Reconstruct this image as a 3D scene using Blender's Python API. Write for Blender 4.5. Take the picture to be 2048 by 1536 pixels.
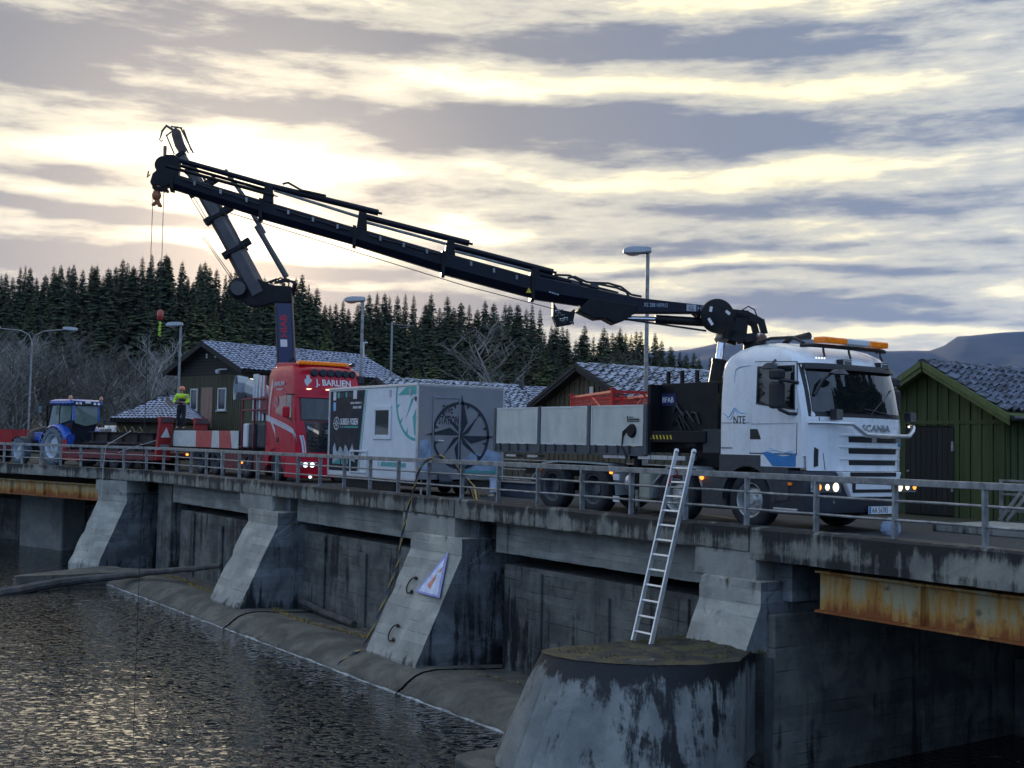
import bpy, bmesh, math, random
from mathutils import Vector, Matrix, noise
R = math.radians
scene = bpy.context.scene
COL = scene.collection
for o in list(bpy.data.objects):
    bpy.data.objects.remove(o)

# ------------------------------------------------------------------ camera
TH = math.atan(1644 / 2400)
PITCH, ROLL, EYE = R(2.876), R(1.2), 1.40
FWD_H = Vector((-math.cos(TH), math.sin(TH), 0))
RIGHT_H = Vector((math.sin(TH), math.cos(TH), 0))
fwd = FWD_H * math.cos(PITCH) + Vector((0, 0, math.sin(PITCH)))
up1 = -FWD_H * math.sin(PITCH) + Vector((0, 0, math.cos(PITCH)))
c_right = RIGHT_H * math.cos(ROLL) + up1 * math.sin(ROLL)
c_up = up1 * math.cos(ROLL) - RIGHT_H * math.sin(ROLL)
cam_d = bpy.data.cameras.new('camera')
cam = bpy.data.objects.new('camera', cam_d)
COL.objects.link(cam)
cam.matrix_world = Matrix(((c_right.x, c_up.x, -fwd.x, 0), (c_right.y, c_up.y, -fwd.y, 0),
                           (c_right.z, c_up.z, -fwd.z, EYE), (0, 0, 0, 1)))
cam_d.sensor_width = 36
cam_d.lens = 36 * 2400 / 2048
cam_d.clip_start = 0.1
cam_d.clip_end = 40000
scene.camera = cam
scene.view_settings.view_transform = 'Standard'
scene.view_settings.look = 'None'
scene.view_settings.gamma = 1
scene.view_settings.use_curve_mapping = False
scene.view_settings.exposure = 0.95

# ------------------------------------------------------------------ sky and sun
SUN_DIR = Vector((-0.9192, 0.3606, 0.1581)).normalized()
sun_d = bpy.data.lights.new('sun', 'SUN')
sun_d.energy = 1.6
sun_d.angle = R(0.6)
sun_d.color = (1.0, 0.80, 0.55)
sun = bpy.data.objects.new('sun', sun_d)
COL.objects.link(sun)
sun.rotation_euler = (-SUN_DIR).to_track_quat('-Z', 'Y').to_euler()


class NT:
    """small helper that writes shader nodes"""
    def __init__(s, tree):
        s.t = tree
        s.n = tree.nodes
        s.l = tree.links

    def node(s, typ, ins=None, **kw):
        nd = s.n.new(typ)
        for k, v in kw.items():
            setattr(nd, k, v)
        if ins:
            for k, v in ins.items():
                s.set(nd.inputs[k], v)
        return nd

    def set(s, sock, v):
        if hasattr(v, 'is_output'):
            s.l.new(v, sock)
        elif isinstance(v, bpy.types.Node):
            s.l.new(v.outputs[0], sock)
        else:
            sock.default_value = v

    def m(s, op, a, b=None, c=None, clamp=False):
        nd = s.n.new('ShaderNodeMath')
        nd.operation = op
        nd.use_clamp = clamp
        for i, v in enumerate((a, b, c)):
            if v is not None:
                s.set(nd.inputs[i], v)
        return nd.outputs[0]

    def vm(s, op, a, b=None, out=0):
        nd = s.n.new('ShaderNodeVectorMath')
        nd.operation = op
        s.set(nd.inputs[0], a)
        if b is not None:
            s.set(nd.inputs[3 if op == 'SCALE' else 1], b)
        return nd.outputs[out]

    def mix(s, f, a, b, blend='MIX'):
        nd = s.n.new('ShaderNodeMix')
        nd.data_type = 'RGBA'
        nd.blend_type = blend
        nd.clamp_factor = True
        s.set(nd.inputs[0], f)
        for i, v in ((6, a), (7, b)):
            if isinstance(v, tuple) and len(v) == 3:
                v = (*v, 1)
            s.set(nd.inputs[i], v)
        return nd.outputs[2]

    def noise(s, vec, scale, detail=4, rough=.5, dist=0.0, out='Fac'):
        nd = s.node('ShaderNodeTexNoise', {'Scale': scale, 'Detail': detail, 'Roughness': rough, 'Distortion': dist})
        if vec is not None:
            s.set(nd.inputs['Vector'], vec)
        return nd.outputs[out]

    def ramp(s, f, lo, hi, a=0.0, b=1.0, smooth=True):
        nd = s.n.new('ShaderNodeMapRange')
        nd.interpolation_type = 'SMOOTHSTEP' if smooth else 'LINEAR'
        s.set(nd.inputs[0], f)
        for i, v in ((1, lo), (2, hi), (3, a), (4, b)):
            s.set(nd.inputs[i], v)
        return nd.outputs[0]

    def scale(s, vec, xyz):
        return s.vm('MULTIPLY', vec, Vector(xyz))


world = bpy.data.worlds.new('World')
scene.world = world
world.use_nodes = True
world.cycles.sampling_method = 'MANUAL'
world.cycles.sample_map_resolution = 512
scene.cycles.use_adaptive_sampling = True
scene.cycles.adaptive_threshold = 0.02
scene.cycles.max_bounces = 4
scene.cycles.diffuse_bounces = 2
scene.cycles.glossy_bounces = 2
wt = NT(world.node_tree)
wt.n.clear()
d = wt.vm('NORMALIZE', wt.node('ShaderNodeTexCoord').outputs['Generated'])
skyn = wt.node('ShaderNodeTexSky', sky_type='NISHITA', sun_disc=False)
skyn.sun_elevation = R(9.1)
skyn.sun_rotation = math.atan2(SUN_DIR.x, SUN_DIR.y)
skyn.air_density = 1.2
skyn.dust_density = 1.5
sep = wt.node('ShaderNodeSeparateXYZ', {0: d})
dz = sep.outputs[2]
el = wt.m('MULTIPLY', wt.m('ARCSINE', dz), 57.29578)
az = wt.m('MULTIPLY', wt.m('ARCTAN2', wt.vm('DOT_PRODUCT', d, RIGHT_H, 1), wt.vm('DOT_PRODUCT', d, FWD_H, 1)), 57.29578)
plane = wt.vm('SCALE', d, wt.m('DIVIDE', 1.0, wt.m('ADD', wt.m('MAXIMUM', dz, 0.0), 0.07)))
# clouds: a drifting layer seen in perspective plus the large banks that hang in it
warp = wt.noise(wt.scale(plane, (1, 1, 0)), .9, 3, .55, 0, 'Color')
sepw = wt.node('ShaderNodeSeparateXYZ', {0: warp})
azw = wt.m('ADD', az, wt.m('MULTIPLY_ADD', sepw.outputs[0], 9.0, -4.5))
elw = wt.m('ADD', el, wt.m('MULTIPLY_ADD', sepw.outputs[1], 3.6, -1.8))
ae = wt.node('ShaderNodeCombineXYZ', {0: azw, 1: elw, 2: 0.0}).outputs[0]
BANKS = [  # azimuth, elevation, half width, half height (degrees), tilt, weight
    (4, 14.7, 12, 1.2, -1, 1.1), (-3, 14.1, 5, 1.0, 0, .5), (17, 14.9, 8, 1.3, 0, .6), (10, 18.4, 12, .9, 1, .9), (-22, 16.8, 5, 1.4, 4, 1.0),
    (-13, 18.6, 7, 1.2, 6, .9), (-14, 14.7, 7, .7, 5, 1.0), (-20.5, 11.9, 3.6, .42, 1, 1.15), (-19, 10.2, 8, .5, 0, 1.35), (-20, 8.1, 9.5, .95, 0, 1.5),
    (-12, 6.4, 14, .7, 0, .8), (-8, 7.9, 5, .4, 0, .6), (-2, 11.4, 5, .5, 0, .7), (11, 9.9, 9, .45, 1, .8), (16, 11.6, 9, .5, 2, .7),
    (17, 8.4, 8, .36, 0, .7), (15, 6.6, 9, .45, 0, .9), (-5, 6.6, 7, .5, 0, .7), (20.5, 19.8, 4, .7, -3, .5), (6, 8.0, 5, .3, 0, .6),
    (-12.0, 9.4, 4, .7, -6, -1.0), (-9.5, 12.6, 4.5, .7, -4, -.8), (-20, 13.4, 4.5, .9, 0, -.9), (3, 16.6, 7, .6, 0, -.6), (-1, 10.2, 4, .45, 0, -.7),
    (9, 8.7, 5, .35, 2, -.7), (14, 16.6, 8, .45, 0, -.5), (12, 20.2, 8, .6, 0, -.5), (13, 13.0, 10, .45, 0, -.5), (17, 5.6, 9, .35, 0, -.8), (2, 12.6, 6, .3, 0, -.4)]
tot = None
for a_, e_, w_, h_, tl, wg in BANKS:
    mp = wt.node('ShaderNodeMapping', {'Vector': ae, 'Location': (a_, e_, 0), 'Rotation': (0, 0, R(tl * .35)), 'Scale': (w_, h_, 1)}, vector_type='TEXTURE')
    q = wt.vm('DOT_PRODUCT', mp.outputs[0], mp.outputs[0], 1)
    g = wt.m('MULTIPLY', wt.m('EXPONENT', wt.m('MULTIPLY', q, -1.0)), wg)
    tot = g if tot is None else wt.m('ADD', tot, g)
n1 = wt.noise(wt.scale(plane, (1, 1, 0)), 1.3, 5, .62)
aev = wt.node('ShaderNodeCombineXYZ', {0: wt.m('MULTIPLY', az, .10), 1: wt.m('MULTIPLY', el, .50), 2: 0.0}).outputs[0]
n2 = wt.noise(aev, 1.0, 5, .62)
n3 = wt.noise(wt.scale(aev, (2.6, 2.9, 1)), 1.0, 5, .68)
val = wt.m('ADD', wt.m('MULTIPLY', tot, .78), wt.m('ADD', wt.m('MULTIPLY_ADD', n1, 1.2, -.60), wt.m('ADD', wt.m('MULTIPLY_ADD', n2, 1.7, -.85), wt.m('MULTIPLY_ADD', n3, 1.2, -.60))))
cosun = wt.vm('DOT_PRODUCT', d, SUN_DIR, 1)
ang = wt.m('MULTIPLY', wt.m('ARCCOSINE', wt.m('MINIMUM', cosun, 1.0)), 57.29578)


def color_by_angle(stops):
    cr = wt.node('ShaderNodeValToRGB')
    wt.set(cr.inputs[0], wt.m('DIVIDE', ang, 180.0))
    el_ = cr.color_ramp.elements
    for i, (a_, c_) in enumerate(stops):
        e_ = el_[i] if i < 2 else el_.new(a_ / 180)
        e_.position = a_ / 180
        e_.color = (*c_, 1)
    return cr.outputs[0]


bright = color_by_angle([(0, (2.4, 2.1, 1.55)), (180, (.29, .44, .72)), (3, (1.35, 1.19, .87)), (8, (1.02, .90, .61)), (17, (.90, .765, .44)), (28, (.84, .72, .42)),
                         (45, (.62, .61, .53)), (70, (.46, .55, .66)), (115, (.33, .48, .74))])
dark = color_by_angle([(0, (.55, .45, .35)), (180, (.15, .23, .40)), (5, (.27, .25, .235)), (13, (.155, .155, .165)), (22, (.122, .138, .176)), (40, (.115, .148, .215)), (90, (.16, .22, .36))])
mid = color_by_angle([(0, (1.3, 1.08, .78)), (180, (.21, .33, .55)), (5, (.66, .58, .43)), (13, (.42, .39, .315)), (26, (.37, .355, .30)), (60, (.31, .35, .41)), (110, (.24, .35, .54))])
cl = wt.mix(wt.ramp(val, .02, .62), wt.mix(wt.ramp(val, -.50, .08), bright, mid), dark)
skyc = wt.vm('ADD', wt.vm('SCALE', cl, 10.0), wt.vm('SCALE', skyn.outputs[0], .035))
bg = wt.node('ShaderNodeBackground', {'Color': skyc, 'Strength': 0.1})
wt.l.new(bg.outputs[0], wt.node('ShaderNodeOutputWorld').inputs[0])

# ------------------------------------------------------------------ mesh helpers
def wmat(o):
    m = o.matrix_basis.copy()
    return wmat(o.parent) @ o.matrix_parent_inverse @ m if o.parent else m


LOCAL = [False]      # when true, vertices are already in the frame of the thing


def adopt(o, parent, local=False):
    o.parent = parent
    if not local and not LOCAL[0]:
        o.matrix_parent_inverse = wmat(parent).inverted()


def tag(o, label, cat, group=None, kind=None):
    o['label'] = label
    o['category'] = cat
    if group:
        o['group'] = group
    if kind:
        o['kind'] = kind
    return o


def thing(name, label, cat, loc=(0, 0, 0), rz=0.0, group=None):
    o = bpy.data.objects.new(name, None)
    o.empty_display_size = .2
    COL.objects.link(o)
    o.location = loc
    o.rotation_euler = (0, 0, rz)
    return tag(o, label, cat, group)


def weather(bm, length, amp, chip):
    """cut the faces finer, bow them a little and knock bits off the edges, as on old cast concrete"""
    bmesh.ops.remove_doubles(bm, verts=bm.verts, dist=1e-5)
    sharp = {}
    for _ in range(7):
        long_ = [e for e in bm.edges if e.calc_length() > length]
        if not long_ or len(bm.verts) > 9000:
            break
        bmesh.ops.subdivide_edges(bm, edges=long_, cuts=1, use_grid_fill=True)
    bmesh.ops.triangulate(bm, faces=[f for f in bm.faces if len(f.verts) > 4])
    bm.normal_update()
    move = []
    for v in bm.verts:
        ns = [f.normal for f in v.link_faces]
        edge = min((a.dot(b_) for a in ns for b_ in ns), default=1)
        q = v.co
        d_ = noise.noise(q * 1.7) * amp + noise.noise(q * 6.3) * amp * .5
        if edge < .7:
            c_ = noise.noise(q * 3.1 + Vector((7, 3, 1)))
            c2 = noise.noise(q * 9.7)
            d_ -= chip * max(0.0, c_ - .05) * 2.2 + chip * .5 * max(0, c2)
        move.append((v, v.normal * d_))
    for v, d_ in move:
        v.co += d_


class MB:
    def __init__(s):
        s.v, s.f, s.mi = [], [], []

    def add(s, vs, fs, mi=0):
        o = len(s.v)
        s.v += [tuple(v) for v in vs]
        s.f += [tuple(i + o for i in f) for f in fs]
        s.mi += [mi] * len(fs)
        return s

    def box(s, x0, x1, y0, y1, z0, z1, mi=0):
        return s.add([(x0, y0, z0), (x1, y0, z0), (x1, y1, z0), (x0, y1, z0), (x0, y0, z1), (x1, y0, z1), (x1, y1, z1), (x0, y1, z1)],
                     [(0, 3, 2, 1), (4, 5, 6, 7), (0, 1, 5, 4), (1, 2, 6, 5), (2, 3, 7, 6), (3, 0, 4, 7)], mi)

    def beam(s, p, q, w, h, up=(0, 0, 1), mi=0, w2=None, h2=None):
        p, q = Vector(p), Vector(q)
        t = (q - p).normalized()
        u = Vector(up)
        if abs(t.dot(u)) > .98:
            u = Vector((1, 0, 0)) if abs(t.x) < .9 else Vector((0, 1, 0))
        a = t.cross(u).normalized()
        b = a.cross(t).normalized()
        w2, h2 = w2 or w, h2 or h
        vs = [p + a * i * w / 2 + b * j * h / 2 for i, j in ((-1, -1), (1, -1), (1, 1), (-1, 1))]
        vs += [q + a * i * w2 / 2 + b * j * h2 / 2 for i, j in ((-1, -1), (1, -1), (1, 1), (-1, 1))]
        return s.add(vs, [(0, 3, 2, 1), (4, 5, 6, 7), (0, 1, 5, 4), (1, 2, 6, 5), (2, 3, 7, 6), (3, 0, 4, 7)], mi)

    def tube(s, p, q, r, n=10, r2=None, mi=0, caps=True):
        return s.path([p, q], [r, r if r2 is None else r2], n, mi, caps)

    def path(s, pts, r, n=6, mi=0, caps=True):
        pts = [Vector(p) for p in pts]
        rr = r if isinstance(r, (list, tuple)) else [r] * len(pts)
        vs, fs = [], []
        a = None
        for i, p in enumerate(pts):
            t = (pts[min(i + 1, len(pts) - 1)] - pts[max(i - 1, 0)]).normalized()
            if a is None:
                u = Vector((0, 0, 1)) if abs(t.z) < .9 else Vector((1, 0, 0))
                a = t.cross(u).normalized()
            else:
                a = (a - t * a.dot(t)).normalized()
            b = t.cross(a)
            vs += [p + (a * math.cos(k * 2 * math.pi / n) + b * math.sin(k * 2 * math.pi / n)) * rr[i] for k in range(n)]
        for i in range(len(pts) - 1):
            for k in range(n):
                k2 = (k + 1) % n
                fs.append((i * n + k, i * n + k2, (i + 1) * n + k2, (i + 1) * n + k))
        if caps:
            fs.append(tuple(range(n - 1, -1, -1)))
            fs.append(tuple((len(pts) - 1) * n + k for k in range(n)))
        return s.add(vs, fs, mi)

    def lathe(s, prof, o=(0, 0, 0), axis=(0, 1, 0), n=28, mi=0, a0=0.0, a1=2 * math.pi):
        """prof: list of (radius, distance along axis)"""
        o, ax = Vector(o), Vector(axis).normalized()
        u = Vector((0, 0, 1)) if abs(ax.z) < .9 else Vector((1, 0, 0))
        a = ax.cross(u).normalized()
        b = ax.cross(a)
        vs, fs = [], []
        full = abs(a1 - a0 - 2 * math.pi) < 1e-6
        cols = n if full else n + 1
        for r, h in prof:
            for k in range(cols):
                w = a0 + (a1 - a0) * k / n
                vs.append(o + ax * h + (a * math.cos(w) + b * math.sin(w)) * r)
        for i in range(len(prof) - 1):
            for k in range(n):
                k2 = (k + 1) % cols
                fs.append((i * cols + k, i * cols + k2, (i + 1) * cols + k2, (i + 1) * cols + k))
        return s.add(vs, fs, mi)

    def prism(s, poly, vec, mi=0):
        n = len(poly)
        vec = Vector(vec)
        vs = [Vector(p) for p in poly]
        vs += [p + vec for p in vs]
        fs = [tuple(range(n - 1, -1, -1)), tuple(range(n, 2 * n))]
        fs += [(i, (i + 1) % n, (i + 1) % n + n, i + n) for i in range(n)]
        return s.add(vs, fs, mi)

    def grid(s, rows, mi=0, closed=False):
        nu = len(rows[0])
        vs = [p for r in rows for p in r]
        fs = []
        for i in range(len(rows) - 1):
            for k in range(nu if closed else nu - 1):
                k2 = (k + 1) % nu
                fs.append((i * nu + k, i * nu + k2, (i + 1) * nu + k2, (i + 1) * nu + k))
        return s.add(vs, fs, mi)

    def mesh(s, name, mats, smooth=False, angle=35, rough=None):
        me = bpy.data.meshes.new(name)
        me.from_pydata(s.v, [], s.f)
        if not isinstance(mats, (list, tuple)):
            mats = [mats]
        for m in mats:
            me.materials.append(m)
        if len(mats) > 1:
            me.polygons.foreach_set('material_index', s.mi)
        bm = bmesh.new()
        bm.from_mesh(me)
        bmesh.ops.recalc_face_normals(bm, faces=bm.faces)
        if rough:
            weather(bm, *rough)
        bm.to_mesh(me)
        bm.free()
        if smooth:
            me.polygons.foreach_set('use_smooth', [True] * len(me.polygons))
            me.set_sharp_from_angle(angle=R(angle))
        me.update()
        return me

    def build(s, name, mats, parent=None, smooth=False, bevel=0.0, local=False, angle=35, rough=None):
        o = bpy.data.objects.new(name, s.mesh(name, mats, smooth, angle, rough))
        COL.objects.link(o)
        if parent is not None:
            adopt(o, parent, local)
        if bevel:
            b = o.modifiers.new('bevel', 'BEVEL')
            b.width = bevel
            b.segments = 2
            b.limit_method = 'ANGLE'
            b.angle_limit = R(40)
        return o


def structure(o):
    o['kind'] = 'structure'
    return o


def copy_tree(o, parent=None):
    c = o.copy()
    COL.objects.link(c)
    if parent is not None:
        c.parent = parent
    for ch in [x for x in bpy.data.objects if x.parent == o]:
        copy_tree(ch, c)
    return c


def place(name, mesh, parent, mat4=None, local=True):
    o = bpy.data.objects.new(name, mesh)
    COL.objects.link(o)
    o.parent = parent
    if not local:
        o.matrix_parent_inverse = wmat(parent).inverted()
    if mat4 is not None:
        o.matrix_basis = mat4
    return o


_fonts = {}


def lettering(name, txt, size, mat, origin, xdir, ydir, parent, depth=.004, sx=1.0, align='LEFT', bold=0.0):
    """real letters standing a few millimetres proud of the surface they are fixed to"""
    cu = bpy.data.curves.new(name, 'FONT')
    cu.body = txt
    cu.size = size
    cu.extrude = depth / 2
    cu.offset = bold
    cu.align_x = align
    cu.resolution_u = 2
    tmp = bpy.data.objects.new(name + '_curve', cu)
    me = bpy.data.meshes.new_from_object(tmp)
    bpy.data.objects.remove(tmp)
    bpy.data.curves.remove(cu)
    x, y = Vector(xdir).normalized(), Vector(ydir).normalized()
    z = x.cross(y)
    M = Matrix.Translation(Vector(origin)) @ Matrix((x, y, z)).transposed().to_4x4() @ Matrix.Diagonal((sx, 1, 1, 1))
    me.transform(M)
    me.materials.clear()
    me.materials.append(mat)
    me.name = name
    o = bpy.data.objects.new(name, me)
    COL.objects.link(o)
    adopt(o, parent)
    return o


def lerp(a, b, t):
    return a + (b - a) * t


# ------------------------------------------------------------------ materials
MATS = {}


def bsdf(name):
    m = bpy.data.materials.new(name)
    m.use_nodes = True
    t = NT(m.node_tree)
    b = t.n['Principled BSDF']
    return m, t, b


def mat(name, col, rough=.5, metal=0.0, var=.15, scale=3.0, dirt=0.0, dirtcol=(.05, .045, .04), bump=0.0, bscale=60.0, coat=0.0, emit=None, estr=0.0, spec=.5):
    """painted, rubber or metal surface with uneven tone, dirt and fine relief"""
    if name in MATS:
        return MATS[name]
    m, t, b = bsdf(name)
    pos = t.node('ShaderNodeNewGeometry').outputs['Position']
    n = t.noise(pos, scale, 5, .6)
    c = t.mix(t.ramp(n, .25, .75), tuple(x * (1 - var) for x in col), tuple(min(1, x * (1 + var)) for x in col))
    if dirt:
        n2 = t.noise(t.scale(pos, (3, 3, 1)), 1.6, 6, .65)
        c = t.mix(t.m('MULTIPLY', t.ramp(n2, .42, .78), dirt), c, dirtcol)
    t.set(b.inputs['Base Color'], c)
    t.set(b.inputs['Roughness'], t.ramp(t.noise(pos, scale * 3, 3), .2, .8, max(0.02, rough - .08), min(1, rough + .1)))
    b.inputs['Metallic'].default_value = metal
    b.inputs['Specular IOR Level'].default_value = spec
    b.inputs['Coat Weight'].default_value = coat
    b.inputs['Coat Roughness'].default_value = .08
    if bump:
        bn = t.node('ShaderNodeBump', {'Strength': bump, 'Distance': .01, 'Height': t.noise(pos, bscale, 3)})
        t.set(b.inputs['Normal'], bn.outputs[0])
    if emit:
        b.inputs['Emission Color'].default_value = (*emit, 1)
        b.inputs['Emission Strength'].default_value = estr
    MATS[name] = m
    return m


def concrete(name, base=(.22, .225, .215), pale=(.34, .34, .31), streak=.8, board=0.0, bstr=.6, board_axis='z', stain=(.011, .012, .014), patch=.4, moss=0.0, lo=.42, hi=.62, damp=None):
    """old cast concrete: board marks, washed-down black streaks, pale bloom, pits"""
    if name in MATS:
        return MATS[name]
    m, t, b = bsdf(name)
    geo = t.node('ShaderNodeNewGeometry')
    pos = geo.outputs['Position']
    n1 = t.noise(pos, 1.1, 8, .65, .4)
    c = t.mix(t.ramp(n1, .35, .68), base, pale)
    fine = t.noise(pos, 22, 6, .7)
    c = t.mix(.45, c, t.mix(fine, (.08, .08, .08), (.42, .42, .40)), 'OVERLAY')
    # streaks that run down the face
    st = t.noise(t.scale(pos, (2.5, 2.5, .22)), 1.3, 9, .70, .45)
    blot = t.noise(pos, .55, 5, .6, .6)
    sv = t.m('ADD', t.m('MULTIPLY', st, .62), t.m('MULTIPLY', blot, .38))
    grit = t.noise(pos, 7.0, 8, .75)
    sv = t.m('ADD', sv, t.m('MULTIPLY_ADD', grit, .16, -.08))
    for zd0, zd1, am in (damp or ()):
        sv = t.m('ADD', sv, t.ramp(t.node('ShaderNodeSeparateXYZ', {0: pos}).outputs[2], zd0, zd1, 0, am))
    sf = t.m('MULTIPLY', t.ramp(sv, lo, hi), streak, clamp=True)
    c = t.mix(sf, c, stain)
    # thin pale lime runs
    lime = t.noise(t.scale(pos, (5.5, 5.5, .16)), 1.0, 5, .6)
    c = t.mix(t.m('MULTIPLY', t.ramp(lime, .66, .76), patch), c, (.50, .52, .52))
    if moss:
        up = t.node('ShaderNodeSeparateXYZ', {0: geo.outputs['Normal']}).outputs[2]
        mn = t.noise(pos, 3.2, 6, .7)
        c = t.mix(t.m('MULTIPLY', t.m('MULTIPLY', t.ramp(up, .5, .9), t.ramp(mn, .40, .60)), moss), c, t.mix(t.noise(pos, 14, 3), (.018, .02, .008), (.11, .085, .025)))
    h = t.m('ADD', t.m('MULTIPLY', fine, .5), t.m('MULTIPLY', n1, .6))
    if board:
        sp = t.node('ShaderNodeSeparateXYZ', {0: pos})
        k = {'z': sp.outputs[2], 'x': sp.outputs[0]}[board_axis]
        ph = t.m('FRACT', t.m('DIVIDE', t.m('ADD', k, t.m('MULTIPLY', t.noise(pos, .8, 2), .03)), board))
        edge = t.m('MINIMUM', ph, t.m('SUBTRACT', 1.0, ph))
        line = t.ramp(edge, 0.0, .10)
        broken = t.ramp(t.noise(t.scale(pos, (1.0, 1.0, 5.0) if board_axis == 'z' else (5, 5, 1)), 1.1, 6, .65), .46, .68)
        lf = t.m('MULTIPLY', t.m('SUBTRACT', 1.0, line), broken)
        c = t.mix(t.m('MULTIPLY', lf, bstr), c, (.045, .048, .05))
        h = t.m('SUBTRACT', h, t.m('MULTIPLY', lf, bstr * 2))
        bid = t.m('FLOOR', t.m('DIVIDE', k, board))
        tone = t.noise(t.node('ShaderNodeCombineXYZ', {0: bid, 1: t.m('MULTIPLY', sp.outputs[0], .25), 2: 0.0}).outputs[0], 1.7, 2)
        c = t.mix(.35, c, t.mix(t.ramp(tone, .3, .7), (.25, .25, .25), (.75, .75, .75)), 'OVERLAY')
    t.set(b.inputs['Base Color'], c)
    t.set(b.inputs['Roughness'], t.ramp(sf, 0, 1, .9, .62))
    bn = t.node('ShaderNodeBump', {'Strength': .65, 'Distance': .03, 'Height': h})
    t.set(b.inputs['Normal'], bn.outputs[0])
    MATS[name] = m
    return m


def glass(name, tint=(.02, .03, .035), rough=.03, coat=0.0):
    m, t, b = bsdf(name)
    pos = t.node('ShaderNodeNewGeometry').outputs['Position']
    t.set(b.inputs['Base Color'], t.mix(t.noise(pos, 4, 3), tint, tuple(x * 1.8 for x in tint)))
    t.set(b.inputs['Roughness'], t.ramp(t.noise(pos, 9, 4), .4, .8, rough, rough + .05))
    b.inputs['Specular IOR Level'].default_value = .5
    b.inputs['Coat Weight'].default_value = coat
    b.inputs['Coat Roughness'].default_value = .02
    MATS[name] = m
    return m


def rust_paint(name):
    m, t, b = bsdf(name)
    pos = t.node('ShaderNodeNewGeometry').outputs['Position']
    st = t.noise(t.scale(pos, (2.2, 2.2, .35)), 2.0, 7, .65, .3)
    z = t.node('ShaderNodeSeparateXYZ', {0: pos}).outputs[2]
    low = t.ramp(z, -1.12, -.75, 1, 0)
    f = t.m('ADD', st, t.m('MULTIPLY', low, .22))
    c = t.mix(t.ramp(f, .40, .56), (.40, .36, .22), (.46, .25, .06))
    c = t.mix(t.ramp(f, .53, .70), c, (.27, .085, .02))
    c = t.mix(t.m('MULTIPLY', t.ramp(t.noise(pos, 6, 5), .58, .75), .6), c, (.05, .02, .012))
    t.set(b.inputs['Base Color'], c)
    b.inputs['Roughness'].default_value = .85
    bn = t.node('ShaderNodeBump', {'Strength': .4, 'Distance': .01, 'Height': t.noise(pos, 30, 4)})
    t.set(b.inputs['Normal'], bn.outputs[0])
    MATS[name] = m
    return m


def wood(name, col, streakcol, scale=1.0, rough=.85):
    m, t, b = bsdf(name)
    pos = t.node('ShaderNodeNewGeometry').outputs['Position']
    info = t.node('ShaderNodeObjectInfo').outputs['Random']
    n = t.noise(t.scale(pos, (14, 14, .8)), scale, 6, .6)
    c = t.mix(t.ramp(n, .3, .72), col, streakcol)
    c = t.mix(.5, c, t.mix(info, (.35, .35, .35), (.62, .62, .62)), 'OVERLAY')
    t.set(b.inputs['Base Color'], c)
    b.inputs['Roughness'].default_value = rough
    bn = t.node('ShaderNodeBump', {'Strength': .3, 'Distance': .006, 'Height': n})
    t.set(b.inputs['Normal'], bn.outputs[0])
    MATS[name] = m
    return m


def roof_tile(name, col, frost, amount, moss=0.0, cut=(.22, .55)):
    """tile with hoar frost lying on its upper face"""
    m, t, b = bsdf(name)
    geo = t.node('ShaderNodeNewGeometry')
    pos = geo.outputs['Position']
    up = t.node('ShaderNodeSeparateXYZ', {0: geo.outputs['Normal']}).outputs[2]
    n = t.noise(pos, 5, 5, .65)
    c = t.mix(n, tuple(x * .7 for x in col), tuple(x * 1.3 for x in col))
    fr = t.m('MULTIPLY', t.m('MULTIPLY', t.ramp(up, .35, .75), t.ramp(n, *cut)), amount)
    c = t.mix(fr, c, frost)
    if moss:
        c = t.mix(t.m('MULTIPLY', t.ramp(t.noise(pos, 2.3, 5, .7), .52, .66), moss), c, (.05, .07, .025))
    t.set(b.inputs['Base Color'], c)
    b.inputs['Roughness'].default_value = .8
    MATS[name] = m
    return m
# ------------------------------------------------------------------ large structure: dam bridge, water, land
ZW = -3.80                      # water level; the road on the bridge is at 0
LO = Vector((-44.3, 14.4, 0))   # the bridge bends here
LD = Vector((-.956, -.293, 0))
LN = Vector((-.293, .956, 0))


def lf(s, t, z):
    return LO + LD * s + LN * t + Vector((0, 0, z))


m_fascia = concrete('weathered kerb concrete', (.21, .21, .19), (.41, .40, .335), 1.0, 0, lo=.485, hi=.59, patch=.3, damp=((-.12, .12, .10), (-.20, -.30, .05)))
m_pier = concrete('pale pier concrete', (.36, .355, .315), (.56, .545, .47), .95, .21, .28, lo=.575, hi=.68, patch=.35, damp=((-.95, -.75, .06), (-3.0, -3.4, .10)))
m_cap = concrete('pier cap concrete', (.30, .30, .275), (.46, .455, .40), .95, 0, lo=.565, hi=.68, patch=.3, damp=((-.36, -.28, .07),))
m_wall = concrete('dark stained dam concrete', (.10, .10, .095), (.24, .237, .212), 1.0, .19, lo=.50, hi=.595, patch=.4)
m_pside = concrete('darker pier side', (.12, .13, .14), (.28, .30, .31), 1.0, .21, .4, lo=.51, hi=.62, patch=.35, damp=((-3.0, -3.4, .08),))
m_girder = concrete('board marked girder concrete', (.26, .27, .25), (.44, .445, .40), .85, .13, lo=.56, hi=.68)
m_sill = concrete('rough spillway concrete', (.085, .082, .07), (.20, .19, .155), .9, 0, lo=.52, hi=.68, patch=.1, damp=((-3.6, -3.8, .06),))
m_nose = concrete('nose pier concrete', (.19, .205, .20), (.33, .34, .32), 1.0, .34, .35, 'x', lo=.51, hi=.585, patch=.35, moss=1.0, damp=((-2.1, -1.80, .12), (-2.7, -1.9, .03)))
m_rust = rust_paint('rusted girder paint')
m_road = mat('worn asphalt', (.032, .032, .033), .9, var=.3, scale=5, bump=.5, bscale=120)

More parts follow.
